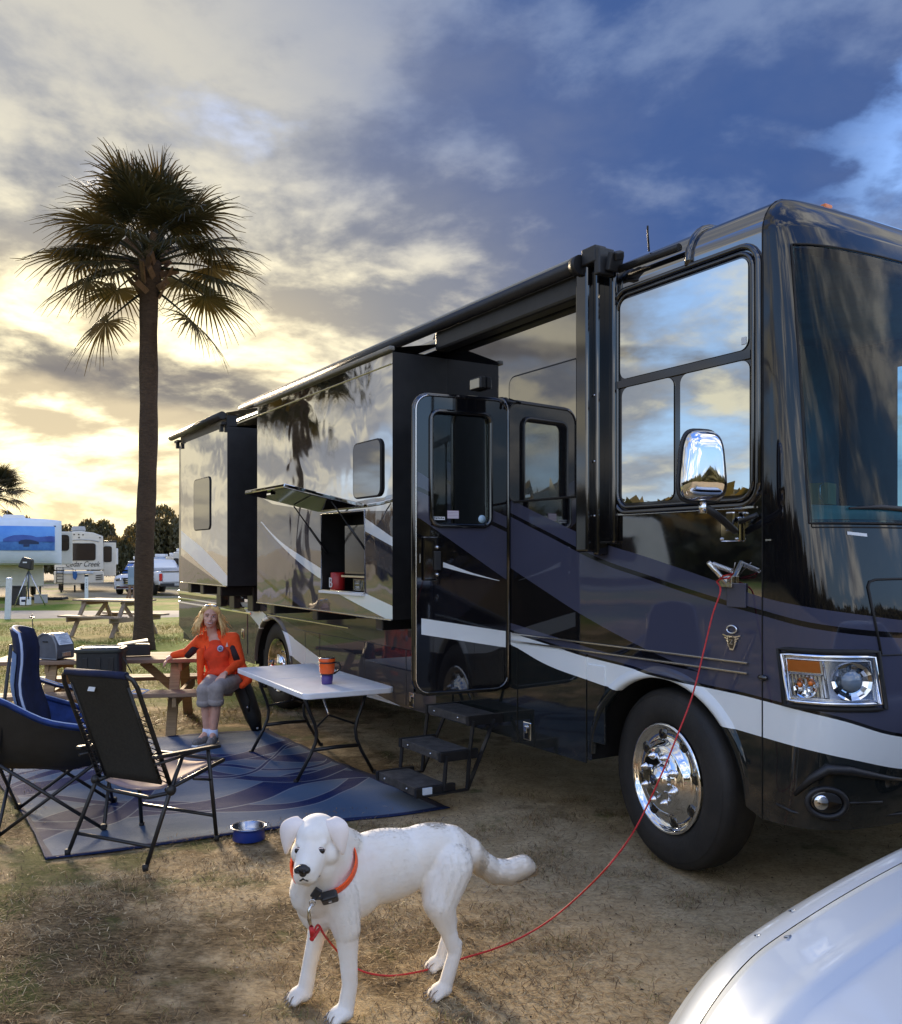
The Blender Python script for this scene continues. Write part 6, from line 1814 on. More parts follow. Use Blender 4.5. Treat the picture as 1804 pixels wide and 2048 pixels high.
# --- near picnic table with the boxes on it
PT = (-3.46, 9.45); ptz = gz(*PT)
picnic('old picnic table with boxes on it, the woman sitting at its right end', (PT[0], PT[1], ptz - .01), R(9), 2.4, M['wood'], .735, .445, .78, M['wood_warm_lit'], True, .60)
bn = empty('storage_bin', 'black lidded bin with rounded corners standing on the picnic bench', 'bin', (-3.42, 8.83, ptz + .435), R(9))
MB().prism(rrect2(-.215, .215, -.15, .15, .06), .42, 'z', 0).build('tub', mat('bin_black', (.013, .016, .020), .42, bump=.05), bn, bevel=.012)
MB().prism(rrect2(-.232, .232, -.165, .165, .07), .045, 'z', .40).build('lid', mat('bin_lid', (.030, .034, .030), .38), bn, bevel=.015, seg=3)
MB().tube([(x, y, .448) for x, y in rrect2(-.19, .19, -.125, .125, .05)], .008, 6, closed=True).build('lid_ridge', M['grey_plastic'], bn)
for k in (-1, 0, 1): MB().box((k * .12, -.153, .21), (.05, .012, .30)).build('rib', M['black_plastic'], bn, bevel=.005)
MB().tube([(.218, -.10, .36), (.26, -.08, .27), (.30, -.09, .20)], .006, 5).build('strap', M['black_plastic'], bn)
gr = empty('portable_box', 'grey round topped appliance with a pale instruction sheet on the picnic table', 'appliance', (-4.03, 9.19, ptz + .738), R(-26))
pr = [(-.15, 0), (.15, 0), (.15, .09), (.135, .16), (.09, .225), (.02, .25), (-.05, .25), (-.11, .22), (-.15, .14)]
MB().prism(pr, .22, 'y', -.11).build('case', M['grey_plastic'], gr, bevel=.014)
MB().tube([(x, -.112, z) for x, z in pr], .009, 6, closed=True).build('edge_rib', mat('rib_grey', (.20, .22, .25), .45), gr)
a_, b_ = Vector((.142, 0, .135)), Vector((.065, 0, .246)); d_ = (b_ - a_).normalized(); n_ = Vector((d_.z, 0, -d_.x))
mb = MB(); q = [a_ + n_ * .012, b_ + n_ * .012]; mb.raw([q[0] + Vector((0, -.085, 0)), q[0] + Vector((0, .085, 0)), q[1] + Vector((0, .085, 0)), q[1] + Vector((0, -.085, 0))], [(0, 1, 2, 3)]).build('instruction_sheet', M['label_paper'], gr)
mb = MB()
for k in range(7):
    p = a_.lerp(b_, .14 + .12 * k) + n_ * .0135
    mb.box(tuple(p), (.004, .13 - .03 * (k % 3), .0012), Matrix((d_, Vector((0, 1, 0)), n_)).transposed())
mb.build('sheet_print', mat('print_blue', (.14, .22, .36), .6), gr)
MB().box((.155, .0, .045), (.02, .10, .05)).build('latch', M['steel'], gr, bevel=.006)
for k in range(4): MB().box((-.04 + .02 * k, -.116, .17), (.010, .006, .012)).build('vent', M['black_plastic'], gr)
td = empty('open_tray', 'shallow tray with its pale lid tipped up, behind the black bin', 'tray', (-3.30, 9.42, ptz + .737), R(20))
MB().box((0, 0, .06), (.30, .22, .11)).build('tray', M['black_plastic'], td, bevel=.01)
MB().box((-.02, 0, .135), (.30, .23, .014), (0, R(-8), 0)).build('lid', mat('tray_lid', (.42, .38, .30), .6, var=.2), td, bevel=.004)
MB().box((-.02, 0, .1445), (.22, .15, .003), (0, R(-8), 0)).build('lid_panel', mat('tray_panel', (.25, .21, .13), .7, var=.3), td)
# black carry bag leaning at the bench end
cb = empty('carry_bag', 'long black carry bag leaning at the bench end behind the white table', 'bag', (-1.985, 9.15, gz(-1.98, 9.15)))
mb = MB(); mb.tube([(.02, 0, .01), (-.02, .0, .15), (-.12, .03, .40), (-.24, .06, .66), (-.30, .08, .80)], [.05, .085, .095, .085, .05], 12); mb.build('bag', M['black_plastic'], cb)
MB().tube([(-.05, -.09, .22), (-.02, -.14, .34), (-.10, -.12, .52), (-.20, -.05, .66)], .010, 6).build('carry_strap', M['black_rubber'], cb)
for t_ in ((.04, .05), (-.06, .26)): MB().sph((t_[0], -.085, t_[1]), .014, 0, 6).build('buckle', M['steel'], cb)

# --- dog bowl
bo = on_ground(498, 1684); bw = empty('dog_bowl', 'blue plastic dog bowl with a steel lining on the rug edge', 'bowl', (bo.x, bo.y, gz(bo.x, bo.y) + RUG_Z))
MB().lathe([(0, 0), (.098, 0), (.102, .004), (.094, .055), (.098, .070), (.108, .078), (.100, .080)], (0, 0, 0), 'z', 40).build('shell', M['bowl_blue'], bw)
MB().lathe([(.112, .079), (.106, .084), (.098, .080), (.088, .045), (.07, .025), (0, .022)], (0, 0, 0), 'z', 40).build('lining', M['steel'], bw)

# ------------------------------------------------------------------ the woman on the bench
def woman():
    base = at(452, 1400, 8.80); base.z = gz(base.x, base.y)
    p = empty('person', 'blonde woman in an orange jacket sitting at the picnic table end', 'person', base)
    def J(x, y, Y): return at(x, y, Y) - base
    hip = J(450, 1360, 8.86); hipR, hipL = hip + Vector((-.085, -.02, 0)), hip + Vector((.085, -.02, 0))
    kneeR, kneeL = J(408, 1381, 8.44), J(433, 1378, 8.42)
    ankR, ankL = J(414, 1464, 8.50), J(427, 1466, 8.48)
    toeR, toeL = J(392, 1489, 8.36), J(420, 1491, 8.33)
    sh = J(430, 1277, 8.92); shR, shL = J(401, 1281, 8.93), J(467, 1277, 8.90)
    elR, wrR = J(374, 1305, 9.03), J(345, 1311, 9.05)
    elL, wrL = J(481, 1324, 8.86), J(453, 1345, 8.62)
    chest = J(438, 1306, 8.88); waist = J(447, 1342, 8.87); neck = J(425, 1266, 8.91); head = J(421, 1234, 8.86)
    HR = Matrix.Rotation(R(13), 3, 'Z') @ Matrix.Rotation(R(4), 3, 'Y')
    def H(x, y, z): return head + HR @ Vector((x, y, z))
    # --- one continuous body
    b = MB()
    b.sph(H(0, .012, .018), (.074, .092, .098), 0, 14); b.sph(H(0, -.022, -.045), (.056, .066, .062), 0, 12)
    b.sph(H(0, -.052, -.082), (.028, .030, .024), 0, 8)
    for sx in (-1, 1): b.sph(H(sx * .034, -.056, -.022), (.024, .022, .024), 0, 8); b.sph(H(sx * .074, .012, -.012), (.010, .020, .028), 0, 8); b.sph(H(sx * .030, -.070, .030), (.022, .012, .010), 0, 8)
    b.cone(H(0, -.080, .006), H(0, -.097, -.022), .009, .0135); b.sph(H(0, -.078, -.053), (.026, .014, .016), 0, 8)
    b.cone(neck + Vector((0, .01, -.05)), H(0, .015, -.04), .052, .047)
    b.cone(chest, sh, .11, .075); b.cone(shR, shL, .05, .05); b.cone(waist, chest, .105, .11); b.cone(hip, waist, .12, .10)
    for s_, e_, w_ in ((shR, elR, wrR), (shL, elL, wrL)): b.cone(s_, e_, .043, .034); b.cone(e_, w_, .034, .023)
    for h_, k_, a_, t_ in ((hipR, kneeR, ankR, toeR), (hipL, kneeL, ankL, toeL)):
        b.cone(h_, k_, .075, .050); b.cone(k_, k_.lerp(a_, .35) + Vector((0, .022, 0)), .046, .050); b.cone(k_.lerp(a_, .35) + Vector((0, .022, 0)), a_, .050, .031); b.cone(a_, t_, .030, .028)
    # hands: palm, four fingers, thumb
    def hand(wr, d, side, nrm, curl, spread=.016):
        d = d.normalized(); side = side.normalized(); palm = wr + d * .045
        b.cone(wr, palm, .022, .026); b.sph(palm, (.034, .034, .022), 0, 8)
        for k, (ln, off) in enumerate(((.062, -1.5), (.072, -.5), (.068, .5), (.052, 1.5))):
            a0 = palm + d * .028 + side * off * spread
            m_ = a0 + (d + side * off * .10).normalized() * ln * .5 + nrm * (-.006); e_ = m_ + (d * math.cos(curl) - nrm * math.sin(curl)).normalized() * ln * .5
            b.cone(a0, m_, .0095, .0085); b.cone(m_, e_, .0085, .0070)
        t0 = palm - side * .028 - d * .012; t1 = t0 - side * .020 + d * .028 - nrm * .004; b.cone(t0, t1, .0115, .010); b.cone(t1, t1 + d * .026 - nrm * .012, .010, .008)
    hand(wrR, Vector((-.55, -.45, -.55)), Vector((.5, -.75, .2)), Vector((-.4, -.2, .8)), .8)
    hand(wrL, Vector((-.50, -.52, -.42)), Vector((-.75, .62, .05)), Vector((-.25, -.3, .9)), .35, .019)
    me = remesh(b, .0068, 3); link_mesh(me, 'body', M['skin'], p)
    # face
    for sx in (-1, 1):
        e = MB().sph(H(sx * .030, -.0745, .012), (.0125, .007, .0062), 0, 8).build('eye', mat('eye_white', (.55, .52, .48), .3) if sx < 0 else bpy.data.materials['eye_white'], p)
        MB().sph(H(sx * .030, -.0808, .012), (.0056, .003, .0056), 0, 8).build('iris', M['eye_dark'], e)
        MB().tube([H(sx * .014, -.086, .031), H(sx * .030, -.087, .036), H(sx * .048, -.077, .030)], .0036, 5).build('eyebrow', mat('brow', (.30, .18, .09), .8) if sx < 0 else bpy.data.materials['brow'], p)
        MB().tube([H(sx * .016, -.079, .019), H(sx * .030, -.083, .021), H(sx * .044, -.075, .016)], .0026, 5).build('eyelid', M['lips'], p)
    mb = MB(); mb.tube([H(-.030, -.083, -.046), H(-.015, -.094, -.053), H(0, -.096, -.055), H(.015, -.094, -.053), H(.030, -.083, -.046)], [.003, .005, .006, .005, .003], 6).build('teeth', M['teeth'], p)
    mb = MB(); up = [H(-.033, -.081, -.044), H(-.015, -.096, -.047), H(0, -.097, -.049), H(.015, -.096, -.047), H(.033, -.081, -.044)]; lo = [H(-.031, -.082, -.047), H(-.014, -.094, -.061), H(0, -.096, -.064), H(.014, -.094, -.061), H(.031, -.082, -.047)]
    mb.tube(up, [.002, .0042, .0042, .0042, .002], 6).build('upper_lip', M['lips'], p); MB().tube(lo, [.002, .0046, .0055, .0046, .002], 6).build('lower_lip', M['lips'], p)
    # hair: a close cap and many falling locks, wind lifted at the sides
    r = random.Random(4); mb = MB()
    mb.sph(H(0, .030, .030), (.084, .094, .096), 0, 12)
    for k in range(230):
        a = r.uniform(-.62, math.pi + .62)                 # round the back of the head from temple to temple
        ca, sa = math.cos(a), math.sin(a)
        th = r.uniform(.02, .95)
        root = H(.078 * ca * math.sin(th * 1.5), .020 + .088 * sa * math.sin(th * 1.5), .035 + .090 * math.cos(th * 1.5))
        sidep = H(.100 * ca + .012 * r.uniform(-1, 1), .024 + .085 * sa, -.02)
        ln = r.uniform(.10, .185); fl = 1.1 + .9 * r.random()
        q1 = sidep + HR @ Vector((.022 * ca * fl, .02 * sa, -ln * .45)); q2 = sidep + HR @ Vector((.034 * ca * fl + r.uniform(-.012, .012), .026 * sa - .01 + r.uniform(-.01, .01), -ln))
        if sa < -.1 and abs(ca) < .75: continue
        mb.tube([root, root.lerp(sidep, .55) + HR @ Vector((.014 * ca, .012 * sa, .012)), sidep, q1, q2 + HR @ Vector((r.uniform(-.014, .018), 0, 0))], [.007, .010, .010, .0075, .0015], 5)
    for k in range(26):                                    # fringe swept off the forehead
        s_ = -1 + 2 * k / 25
        mb.tube([H(.02 * s_, -.01, .122), H(.05 * s_ + .008, -.052, .108), H(.085 * s_, -.048, .070), H(.096 * s_, -.018, .01)], [.006, .0085, .0075, .003], 5)
    for k in range(120):                                   # loose flyaway hairs
        a = r.uniform(-.5, math.pi + .5); ca, sa = math.cos(a), math.sin(a)
        q0 = H(.092 * ca, .02 + .08 * sa, r.uniform(-.06, .06)); q1 = q0 + HR @ Vector((.035 * ca + r.uniform(-.02, .02), .02 * sa, -.05 + r.uniform(-.03, .03))); q2 = q1 + HR @ Vector((.04 * ca + r.uniform(-.03, .05), .01, -.06 + r.uniform(-.04, .05)))
        mb.tube([q0, q1, q2], [.0032, .0028, .0006], 4)
    mb.build('hair', M['hair_blond'], p)
    gl = MB()
    for sx in (-1, 1): gl.sph(H(sx * .036, -.045, .112), (.028, .022, .010), 0, 8)
    gl.tube([H(-.085, .01, .085), H(-.06, -.04, .110), H(0, -.052, .118), H(.06, -.04, .110), H(.085, .01, .085)], .0045, 6)
    gl.build('sunglasses', M['chrome_worn'], p)
    # trousers rolled below the knee
    t = MB(); t.cone(hip + Vector((0, .02, 0)), waist.lerp(hip, .55), .145, .125)
    for h_, k_, a_ in ((hipR, kneeR, ankR), (hipL, kneeL, ankL)):
        c_ = k_.lerp(a_, .22); t.cone(h_, k_, .098, .072); t.cone(k_, c_, .070, .070); t.cone(h_.lerp(k_, .55), k_, .082, .072)
    me = remesh(t, .011, 2)
    rn = np.random.default_rng(2)
    link_mesh(me, 'trousers', M['grey_trousers'], p)
    for k_, a_ in ((kneeR, ankR), (kneeL, ankL)):
        c_ = k_.lerp(a_, .24); d_ = (a_ - k_).normalized(); mb = MB()
        mb.tube([c_ - d_ * .012, c_ + d_ * .008, c_ + d_ * .030, c_ + d_ * .046], [.072, .079, .078, .070], 16).build('trouser_cuff', M['grey_trousers'], p)
    # shirt, jacket
    s = MB(); s.cone(waist + Vector((0, -.035, -.05)), chest + Vector((0, -.035, -.01)), .118, .120); s.cone(chest + Vector((0, -.025, 0)), sh + Vector((0, -.01, -.015)), .115, .062)
    for sx in (-1, 1): s.sph(chest + Vector((sx * .062, -.088, -.01)), (.066, .058, .068), 0, 10)
    s.sph(hip + Vector((.0, -.08, .085)), (.150, .095, .05), 0, 10)
    link_mesh(remesh(s, .010, 3), 'shirt', mat('shirt_orange', (.72, .050, .010), .9, var=.12, vscale=18, bump=.3, bscale=45), p)
    j = MB()
    j.cone(waist + Vector((-.055, .02, -.04)), chest + Vector((-.055, .012, 0)), .110, .108); j.cone(waist + Vector((.065, .02, -.04)), chest + Vector((.060, .012, 0)), .112, .112)
    j.cone(chest + Vector((-.04, .01, .02)), shR + Vector((.01, .0, -.012)), .105, .062); j.cone(chest + Vector((.04, .01, .02)), shL + Vector((-.01, .0, -.012)), .105, .064)
    j.cone(shR, shL, .062, .064)
    for s_, e_, w_ in ((shR, elR, wrR), (shL, elL, wrL)): j.cone(s_, e_, .060, .049); j.cone(e_, e_.lerp(w_, .93), .049, .036)
    j.cone(waist + Vector((-.125, -.03, -.02)), hip + Vector((-.175, -.06, -.01)), .050, .028); j.cone(waist + Vector((.14, .0, -.02)), hip + Vector((.205, -.01, .02)), .06, .040); j.cone(hip + Vector((.12, .03, .03)), hip + Vector((.23, -.03, .01)), .05, .03)
    j.cone(J(402, 1305, 8.80), J(400, 1366, 8.76), .045, .026); j.cone(J(400, 1366, 8.76), J(408, 1366, 8.72), .024, .020)
    j.cone(J(478, 1335, 8.86), J(497, 1360, 8.80), .075, .040); j.cone(J(497, 1360, 8.80), J(484, 1372, 8.74), .035, .030)
    j.sph(chest + Vector((.0, .03, -.02)), (.158, .092, .13), 0, 12)
    link_mesh(remesh(j, .010, 2), 'jacket', M['orange_cloth'], p)
    mb = MB(); mb.tube([sh + Vector((-.075, -.060, -.035)), neck + Vector((-.066, -.02, .0)), neck + Vector((-.04, .05, .012)), neck + Vector((.04, .05, .014)), neck + Vector((.070, -.015, .004)), sh + Vector((.085, -.062, -.035))], [.014, .022, .024, .024, .024, .014], 8).build('collar', M['orange_cloth'], p)
    mb = MB(); mb.tube([sh + Vector((-.078, -.075, -.045)), chest + Vector((-.10, -.108, -.01)), waist + Vector((-.105, -.100, 0)), hip + Vector((-.165, -.09, .01))], .007, 6).build('zip_edge', mat('zip_red', (.45, .03, .012), .7), p)
    mb = MB(); mb.cone(shR.lerp(elR, .42) + Vector((.012, -.030, -.026)), elR + Vector((.016, -.014, -.018)), .040, .040).build('sleeve_panel', M['dark_cloth'], p)
    mb = MB(); mb.cone(shL.lerp(elL, .40) + Vector((-.028, -.036, 0)), elL + Vector((-.022, -.034, .02)), .036, .034).build('sleeve_panel', M['dark_cloth'], p)
    # printed roundel and small pennant on the chest
    bc = J(440.5, 1297, 8.735)
    rot = Matrix.Rotation(R(-12), 3, 'X')
    pin = empty_part('badge', p)
    MB().lathe([(0, 0), (.031, .001), (.031, .004), (0, .004)], (0, 0, 0), 'y', 24).build('rim', mat('badge_purple', (.36, .22, .58), .5), pin)
    MB().lathe([(0, -.003), (.026, -.003), (.027, .0), (0, .001)], (0, 0, 0), 'y', 24).build('ring', M['sticker_white'], pin)
    MB().lathe([(0, -.005), (.020, -.005), (.021, -.002), (0, -.001)], (0, 0, 0), 'y', 24).build('centre', M['navy_light'], pin)
    text_obj('GS', .026, 'monogram', M['sticker_white'], pin, (0, -.0062, 0), (R(90), 0, 0), .0005)
    pin.location = bc; pin.rotation_euler = (R(-10), 0, R(-6))
    pc = J(453.5, 1289, 8.765); mb = MB(); mb.prism([(-.012, -.022), (.014, -.022), (.003, .024)], .003, 'y', 0); o = mb.build('pennant', mat('pennant_grey', (.70, .50, .46), .6), p); o.location = pc
    # socks and shoes
    for a_, t_ in ((ankR, toeR), (ankL, toeL)):
        d_ = (t_ - a_); d_.z = 0; d_.normalize(); hl = a_ - d_ * .045; z0 = -base.z + gz(base.x, base.y) + RUG_Z + .012
        MB().tube([a_ + Vector((0, 0, .035)), a_ + Vector((0, 0, -.005)), a_ + Vector((0, 0, -.04))], [.041, .043, .046], 12).build('sock', M['sock'], p)
        sh_ = MB(); hz_ = Vector((hl.x, hl.y, z0 + .034)); tz_ = Vector((t_.x, t_.y, z0 + .028))
        sh_.cone(hz_, hz_.lerp(tz_, .55) + Vector((0, 0, .012)), .040, .043); sh_.cone(hz_.lerp(tz_, .55), tz_, .044, .036); sh_.cone(hz_ + Vector((0, 0, .03)), hz_ + d_ * .06 + Vector((0, 0, .035)), .036, .034)
        link_mesh(remesh(sh_, .008, 2), 'shoe', M['shoe'], p)
        mb = MB(); mb.tube([Vector((hl.x, hl.y, z0)) - d_ * .03, Vector((hl.x, hl.y, z0)).lerp(Vector((t_.x, t_.y, z0)), .6), Vector((t_.x, t_.y, z0)) + d_ * .03], [.034, .043, .030], 10); so_ = mb.build('sole', M['white_plastic'], p)
        so_.data.transform(Matrix.Translation((0, 0, z0)) @ Matrix.Diagonal((1, 1, .30, 1)) @ Matrix.Translation((0, 0, -z0)))
        mb = MB()
        for k in range(4):
            q = hz_.lerp(tz_, .42 + .11 * k) + Vector((0, 0, .044 - .004 * k)); sd = Vector((-d_.y, d_.x, 0)); mb.tube([q - sd * .022, q + Vector((0, 0, .006)), q + sd * .022], .0034, 5)
        mb.build('laces', M['label_paper'], p)
    return p


woman()

# ------------------------------------------------------------------ the white dog
def dog():
    D0 = Vector((-.265, 3.66, 0)); dv = Vector((-.8925, -.4511, 0)); lv = Vector((.4511, -.8925, 0))
    base = Vector((D0.x, D0.y, gz(D0.x, D0.y)))
    root = empty('dog', 'white short haired dog with an orange collar, standing and looking at the camera', 'dog', base)
    def L(x, y, z): return dv * x + lv * y + Vector((0, 0, z))
    head = at(630, 1689, 3.37) - base
    hd = Vector((-.10, -1, -.11)).normalized(); hx = Vector((1, -.07, .03)); hx = (hx - hd * hx.dot(hd)).normalized(); hu = hx.cross(hd) * 1.0
    if hu.z < 0: hu = -hu
    HM = Matrix((hx, -hd, hu)).transposed()                 # head space: x to image right, y backwards, z up
    def H(x, y, z): return head + HM @ Vector((x, y, z))
    b = MB()
    # trunk: deep chest, tucked belly
    b.sph(L(.19, 0, .500), (.20, .125, .175), 0, 16, Matrix((dv, lv, Vector((0, 0, 1)))).transposed())
    b.sph(L(.02, 0, .530), (.25, .122, .148), 0, 16, Matrix((dv, lv, Vector((0, 0, 1)))).transposed())
    b.sph(L(-.18, 0, .555), (.20, .110, .118), 0, 16, Matrix((dv, lv, Vector((0, 0, 1)))).transposed())
    b.sph(L(-.27, 0, .540), (.115, .105, .118), 0, 14, Matrix((dv, lv, Vector((0, 0, 1)))).transposed())
    b.cone(L(.25, 0, .60), L(-.20, 0, .605), .062, .066)
    b.sph(L(.285, .0, .455), (.090, .112, .140), 0, 12, Matrix((dv, lv, Vector((0, 0, 1)))).transposed())   # breast
    # neck
    nb = L(.255, .01, .560)
    b.cone(nb, head + Vector((.02, .05, -.03)), .135, .092); b.cone(L(.30, .03, .49), head + Vector((.012, .01, -.085)), .108, .070)
    b.cone(L(.16, 0, .62), head + Vector((.035, .07, .0)), .075, .075)
    # head
    b.sph(H(0, .035, .022), (.083, .092, .078), 0, 16, HM); b.sph(H(0, .0, .040), (.066, .070, .050), 0, 12, HM)
    for s in (-1, 1): b.sph(H(s * .050, .005, -.030), (.044, .062, .048), 0, 12, HM); b.sph(H(s * .036, -.048, .028), (.026, .022, .014), 0, 10, HM)
    b.cone(H(0, -.040, -.012), H(0, -.138, -.034), .060, .046); b.cone(H(0, -.055, .008), H(0, -.148, -.016), .038, .030)
    for s in (-1, 1): b.cone(H(s * .020, -.075, -.042), H(s * .018, -.148, -.054), .033, .027)
    b.cone(H(0, -.04, -.066), H(0, -.128, -.078), .040, .023)
    # fore legs
    for s, fx in ((1, .199), (-1, .291)):
        e = .02 if s > 0 else .0
        sh = L(.235, s * .085, .50); el = L(.205 + (fx - .2) * .35, s * .100, .345); wr = L(fx - .005, s * .108, .135); pa = L(fx + .012, s * .108, .045)
        b.cone(sh, el, .080, .056); b.cone(el, el.lerp(wr, .5), .050, .037); b.cone(el.lerp(wr, .5), wr, .037, .0315); b.cone(wr, pa, .0315, .033)
        b.sph(L(fx + .030, s * .110, .030), (.050, .043, .032), 0, 10, Matrix((dv, lv, Vector((0, 0, 1)))).transposed())
        for k in range(4):
            o_ = (k - 1.5) * .0225; b.cone(L(fx + .040, s * .110 + o_, .030), L(fx + .076 - .006 * abs(k - 1.5), s * .110 + o_ * 1.12, .017), .0140, .0130)
    # hind legs: stifle forward, hock back
    for s, fx in ((1, -.203), (-1, -.296)):
        hp = L(-.255, s * .070, .510); kn = L(fx + .012, s * .110, .375); hk = L(fx - .056, s * .112, .172); pa = L(fx - .012, s * .112, .045)
        b.cone(hp, kn, .100, .066); b.cone(hp + L(.04, 0, -.04), kn + L(.015, 0, .01), .085, .058); b.cone(kn, kn.lerp(hk, .55), .066, .036); b.cone(kn.lerp(hk, .55), hk, .036, .0285); b.cone(hk + L(-.008, 0, .03), hk, .024, .026); b.cone(hk, pa, .029, .030)
        b.sph(L(fx + .006, s * .112, .030), (.048, .040, .030), 0, 10, Matrix((dv, lv, Vector((0, 0, 1)))).transposed())
        for k in range(4):
            o_ = (k - 1.5) * .0215; b.cone(L(fx + .018, s * .112 + o_, .028), L(fx + .052 - .006 * abs(k - 1.5), s * .112 + o_ * 1.12, .016), .0135, .0125)
    # tail
    tl = [at(938, 1704, 3.83) - base, at(958, 1722, 3.90) - base, at(985, 1739, 3.95) - base, at(1015, 1742, 3.99) - base, at(1045, 1731, 4.02) - base, at(1056, 1733, 4.03) - base]
    for k, (ra, rb) in enumerate(((.062, .052), (.052, .050), (.050, .052), (.052, .048), (.048, .034))): b.cone(tl[k], tl[k + 1], ra, rb)
    b.cone(L(-.30, 0, .58), tl[0], .070, .058)
    b.cone(L(-.10, 0, .435), L(-.18, 0, .43), .028, .030)
    me = remesh(b, .0062, 9)
    body = link_mesh(me, 'body', [M['fur']], root)
    # ---- fur: short blades combed back from the nose and down the legs
    r = np.random.default_rng(3)
    nv = len(me.vertices); co = np.empty(nv * 3); me.vertices.foreach_get('co', co); co = co.reshape(-1, 3)
    me.calc_loop_triangles(); nt = len(me.loop_triangles); tri = np.empty(nt * 3, np.int32); me.loop_triangles.foreach_get('vertices', tri); tri = tri.reshape(-1, 3)
    A, B_, C_ = co[tri[:, 0]], co[tri[:, 1]], co[tri[:, 2]]
    nrm = np.cross(B_ - A, C_ - A); ar = np.linalg.norm(nrm, axis=1); nrm /= ar[:, None] + 1e-12
    n = 150000; pick = r.choice(nt, n, p=ar / ar.sum()); u, v = r.uniform(size=n), r.uniform(size=n); fl = u + v > 1; u[fl], v[fl] = 1 - u[fl], 1 - v[fl]
    P = A[pick] + (B_ - A)[pick] * u[:, None] + (C_ - A)[pick] * v[:, None]; N = nrm[pick]
    def arr(v_): return np.array(v_)
    back = -arr(dv); flow = np.tile(back * .8 + np.array([0, 0, -.45]), (n, 1))
    low = np.clip((.40 - P[:, 2]) / .15, 0, 1)[:, None]; flow = flow * (1 - low) + np.array([0, 0, -1.0]) * low
    hdist = np.linalg.norm(P - arr(head), axis=1); inh = np.clip((.20 - hdist) / .06, 0, 1)[:, None]
    flow = flow * (1 - inh) + (arr(-hd) + .9 * (P - arr(H(0, -.12, -.03)))) * inh
    tdir = arr(tl[-1] - tl[0]); tdir /= np.linalg.norm(tdir)
    xq = (P @ arr(dv)); int_ = ((xq < -.40))[:, None]
    below = np.clip(-N[:, 2:3], 0, 1)
    flow = np.where(int_, tdir * .9 + np.array([0, 0, -1.3]) * below, flow)
    flow += r.normal(size=(n, 3)) * .22
    flow -= N * (flow * N).sum(1)[:, None]; flow /= np.linalg.norm(flow, axis=1)[:, None] + 1e-9
    Ln = r.uniform(.010, .019, n); Ln = np.where(inh[:, 0] > .5, Ln * .62, Ln); Ln = np.where(low[:, 0] > .6, Ln * .75, Ln)
    Ln = np.where(int_[:, 0], Ln * (1.35 + 2.4 * below[:, 0]), Ln)
    tuft = np.linalg.norm(P - arr(L(-.21, 0, .665)), axis=1) < .045; Ln = np.where(tuft, Ln * 1.25, Ln)
    lift = r.uniform(.06, .24, n); lift = np.where(tuft, lift + .08, lift)
    d = flow * np.cos(lift)[:, None] + N * np.sin(lift)[:, None]
    s = np.cross(d, N); s /= np.linalg.norm(s, axis=1)[:, None] + 1e-9
    w = r.uniform(.00045, .0009, n)[:, None]
    bad = np.zeros(n, bool)
    for q, rad in ((H(.041, -.070, .010), .021), (H(-.041, -.070, .010), .021), (H(0, -.17, -.012), .030), (H(0, -.15, -.058), .022)): bad |= np.linalg.norm(P - arr(q), axis=1) < rad
    bad |= P[:, 2] < .010
    k_ = ~bad; P, d, s, w, N, Ln = P[k_], d[k_], s[k_], w[k_], N[k_], Ln[k_][:, None]; n = len(P)
    P = P - N * .0015
    V = np.stack([P - s * w, P + s * w, P + d * Ln * .6 + s * w * .7 - N * .0, P + d * Ln - N * Ln * .12], 1).reshape(-1, 3)
    F = np.arange(n)[:, None] * 4 + np.array([[0, 1, 2, 3]])
    fm = bpy.data.meshes.new('fur'); fm.from_pydata(V.tolist(), [], F.tolist()); fm.materials.append(M['fur']); fm.materials.append(M['fur_cream'])
    cream = (r.uniform(size=n) < np.clip((.50 - P[:, 2]) * .3, .02, .12)) | ((P @ arr(dv) < -.42) & (N[:, 2] < -.1) & (r.uniform(size=n) < .6))
    fm.polygons.foreach_set('material_index', cream.astype(np.int32)); fm.update(); fm.polygons.foreach_set('use_smooth', [True] * n); fm.normals_split_custom_set_from_vertices(np.repeat(N, 4, 0).tolist())
    fo = bpy.data.objects.new('fur', fm); C.objects.link(fo); fo.parent = root; fo['kind'] = 'stuff'
    # ---- face
    for s_ in (-1, 1):
        e = MB().sph(H(s_ * .0395, -.0755, .010), (.0172, .0125, .0135), 0, 12, HM).build('eye', M['eye_dark'], root)
        MB().tube([H(s_ * .026, -.079, .006), H(s_ * .033, -.083, .0205), H(s_ * .047, -.080, .0215), H(s_ * .057, -.068, .010)], .0026, 6).build('eyelid', M['ear_skin'], root)
    nz = MB(); nz.sph(H(0, -.183, -.010), (.024, .017, .018), 0, 14, HM); nz.sph(H(0, -.176, -.026), (.015, .015, .016), 0, 10, HM)
    for s_ in (-1, 1): nz.sph(H(s_ * .017, -.184, -.013), (.013, .014, .013), 0, 10, HM)
    link_mesh(remesh(nz, .003, 2), 'nose', M['dog_nose'], root)
    for s_ in (-1, 1): MB().sph(H(s_ * .011, -.2015, -.013), (.0055, .004, .0045), 0, 8, HM).build('nostril', M['eye_dark'], root)
    mb = MB(); mb.tube([H(-.046, -.118, -.064), H(-.034, -.150, -.066), H(-.012, -.174, -.056), H(0, -.180, -.046), H(.012, -.174, -.056), H(.034, -.150, -.066), H(.046, -.118, -.064)], [.001, .003, .0042, .0045, .0042, .003, .001], 6).build('mouth_line', M['dog_nose'], root)
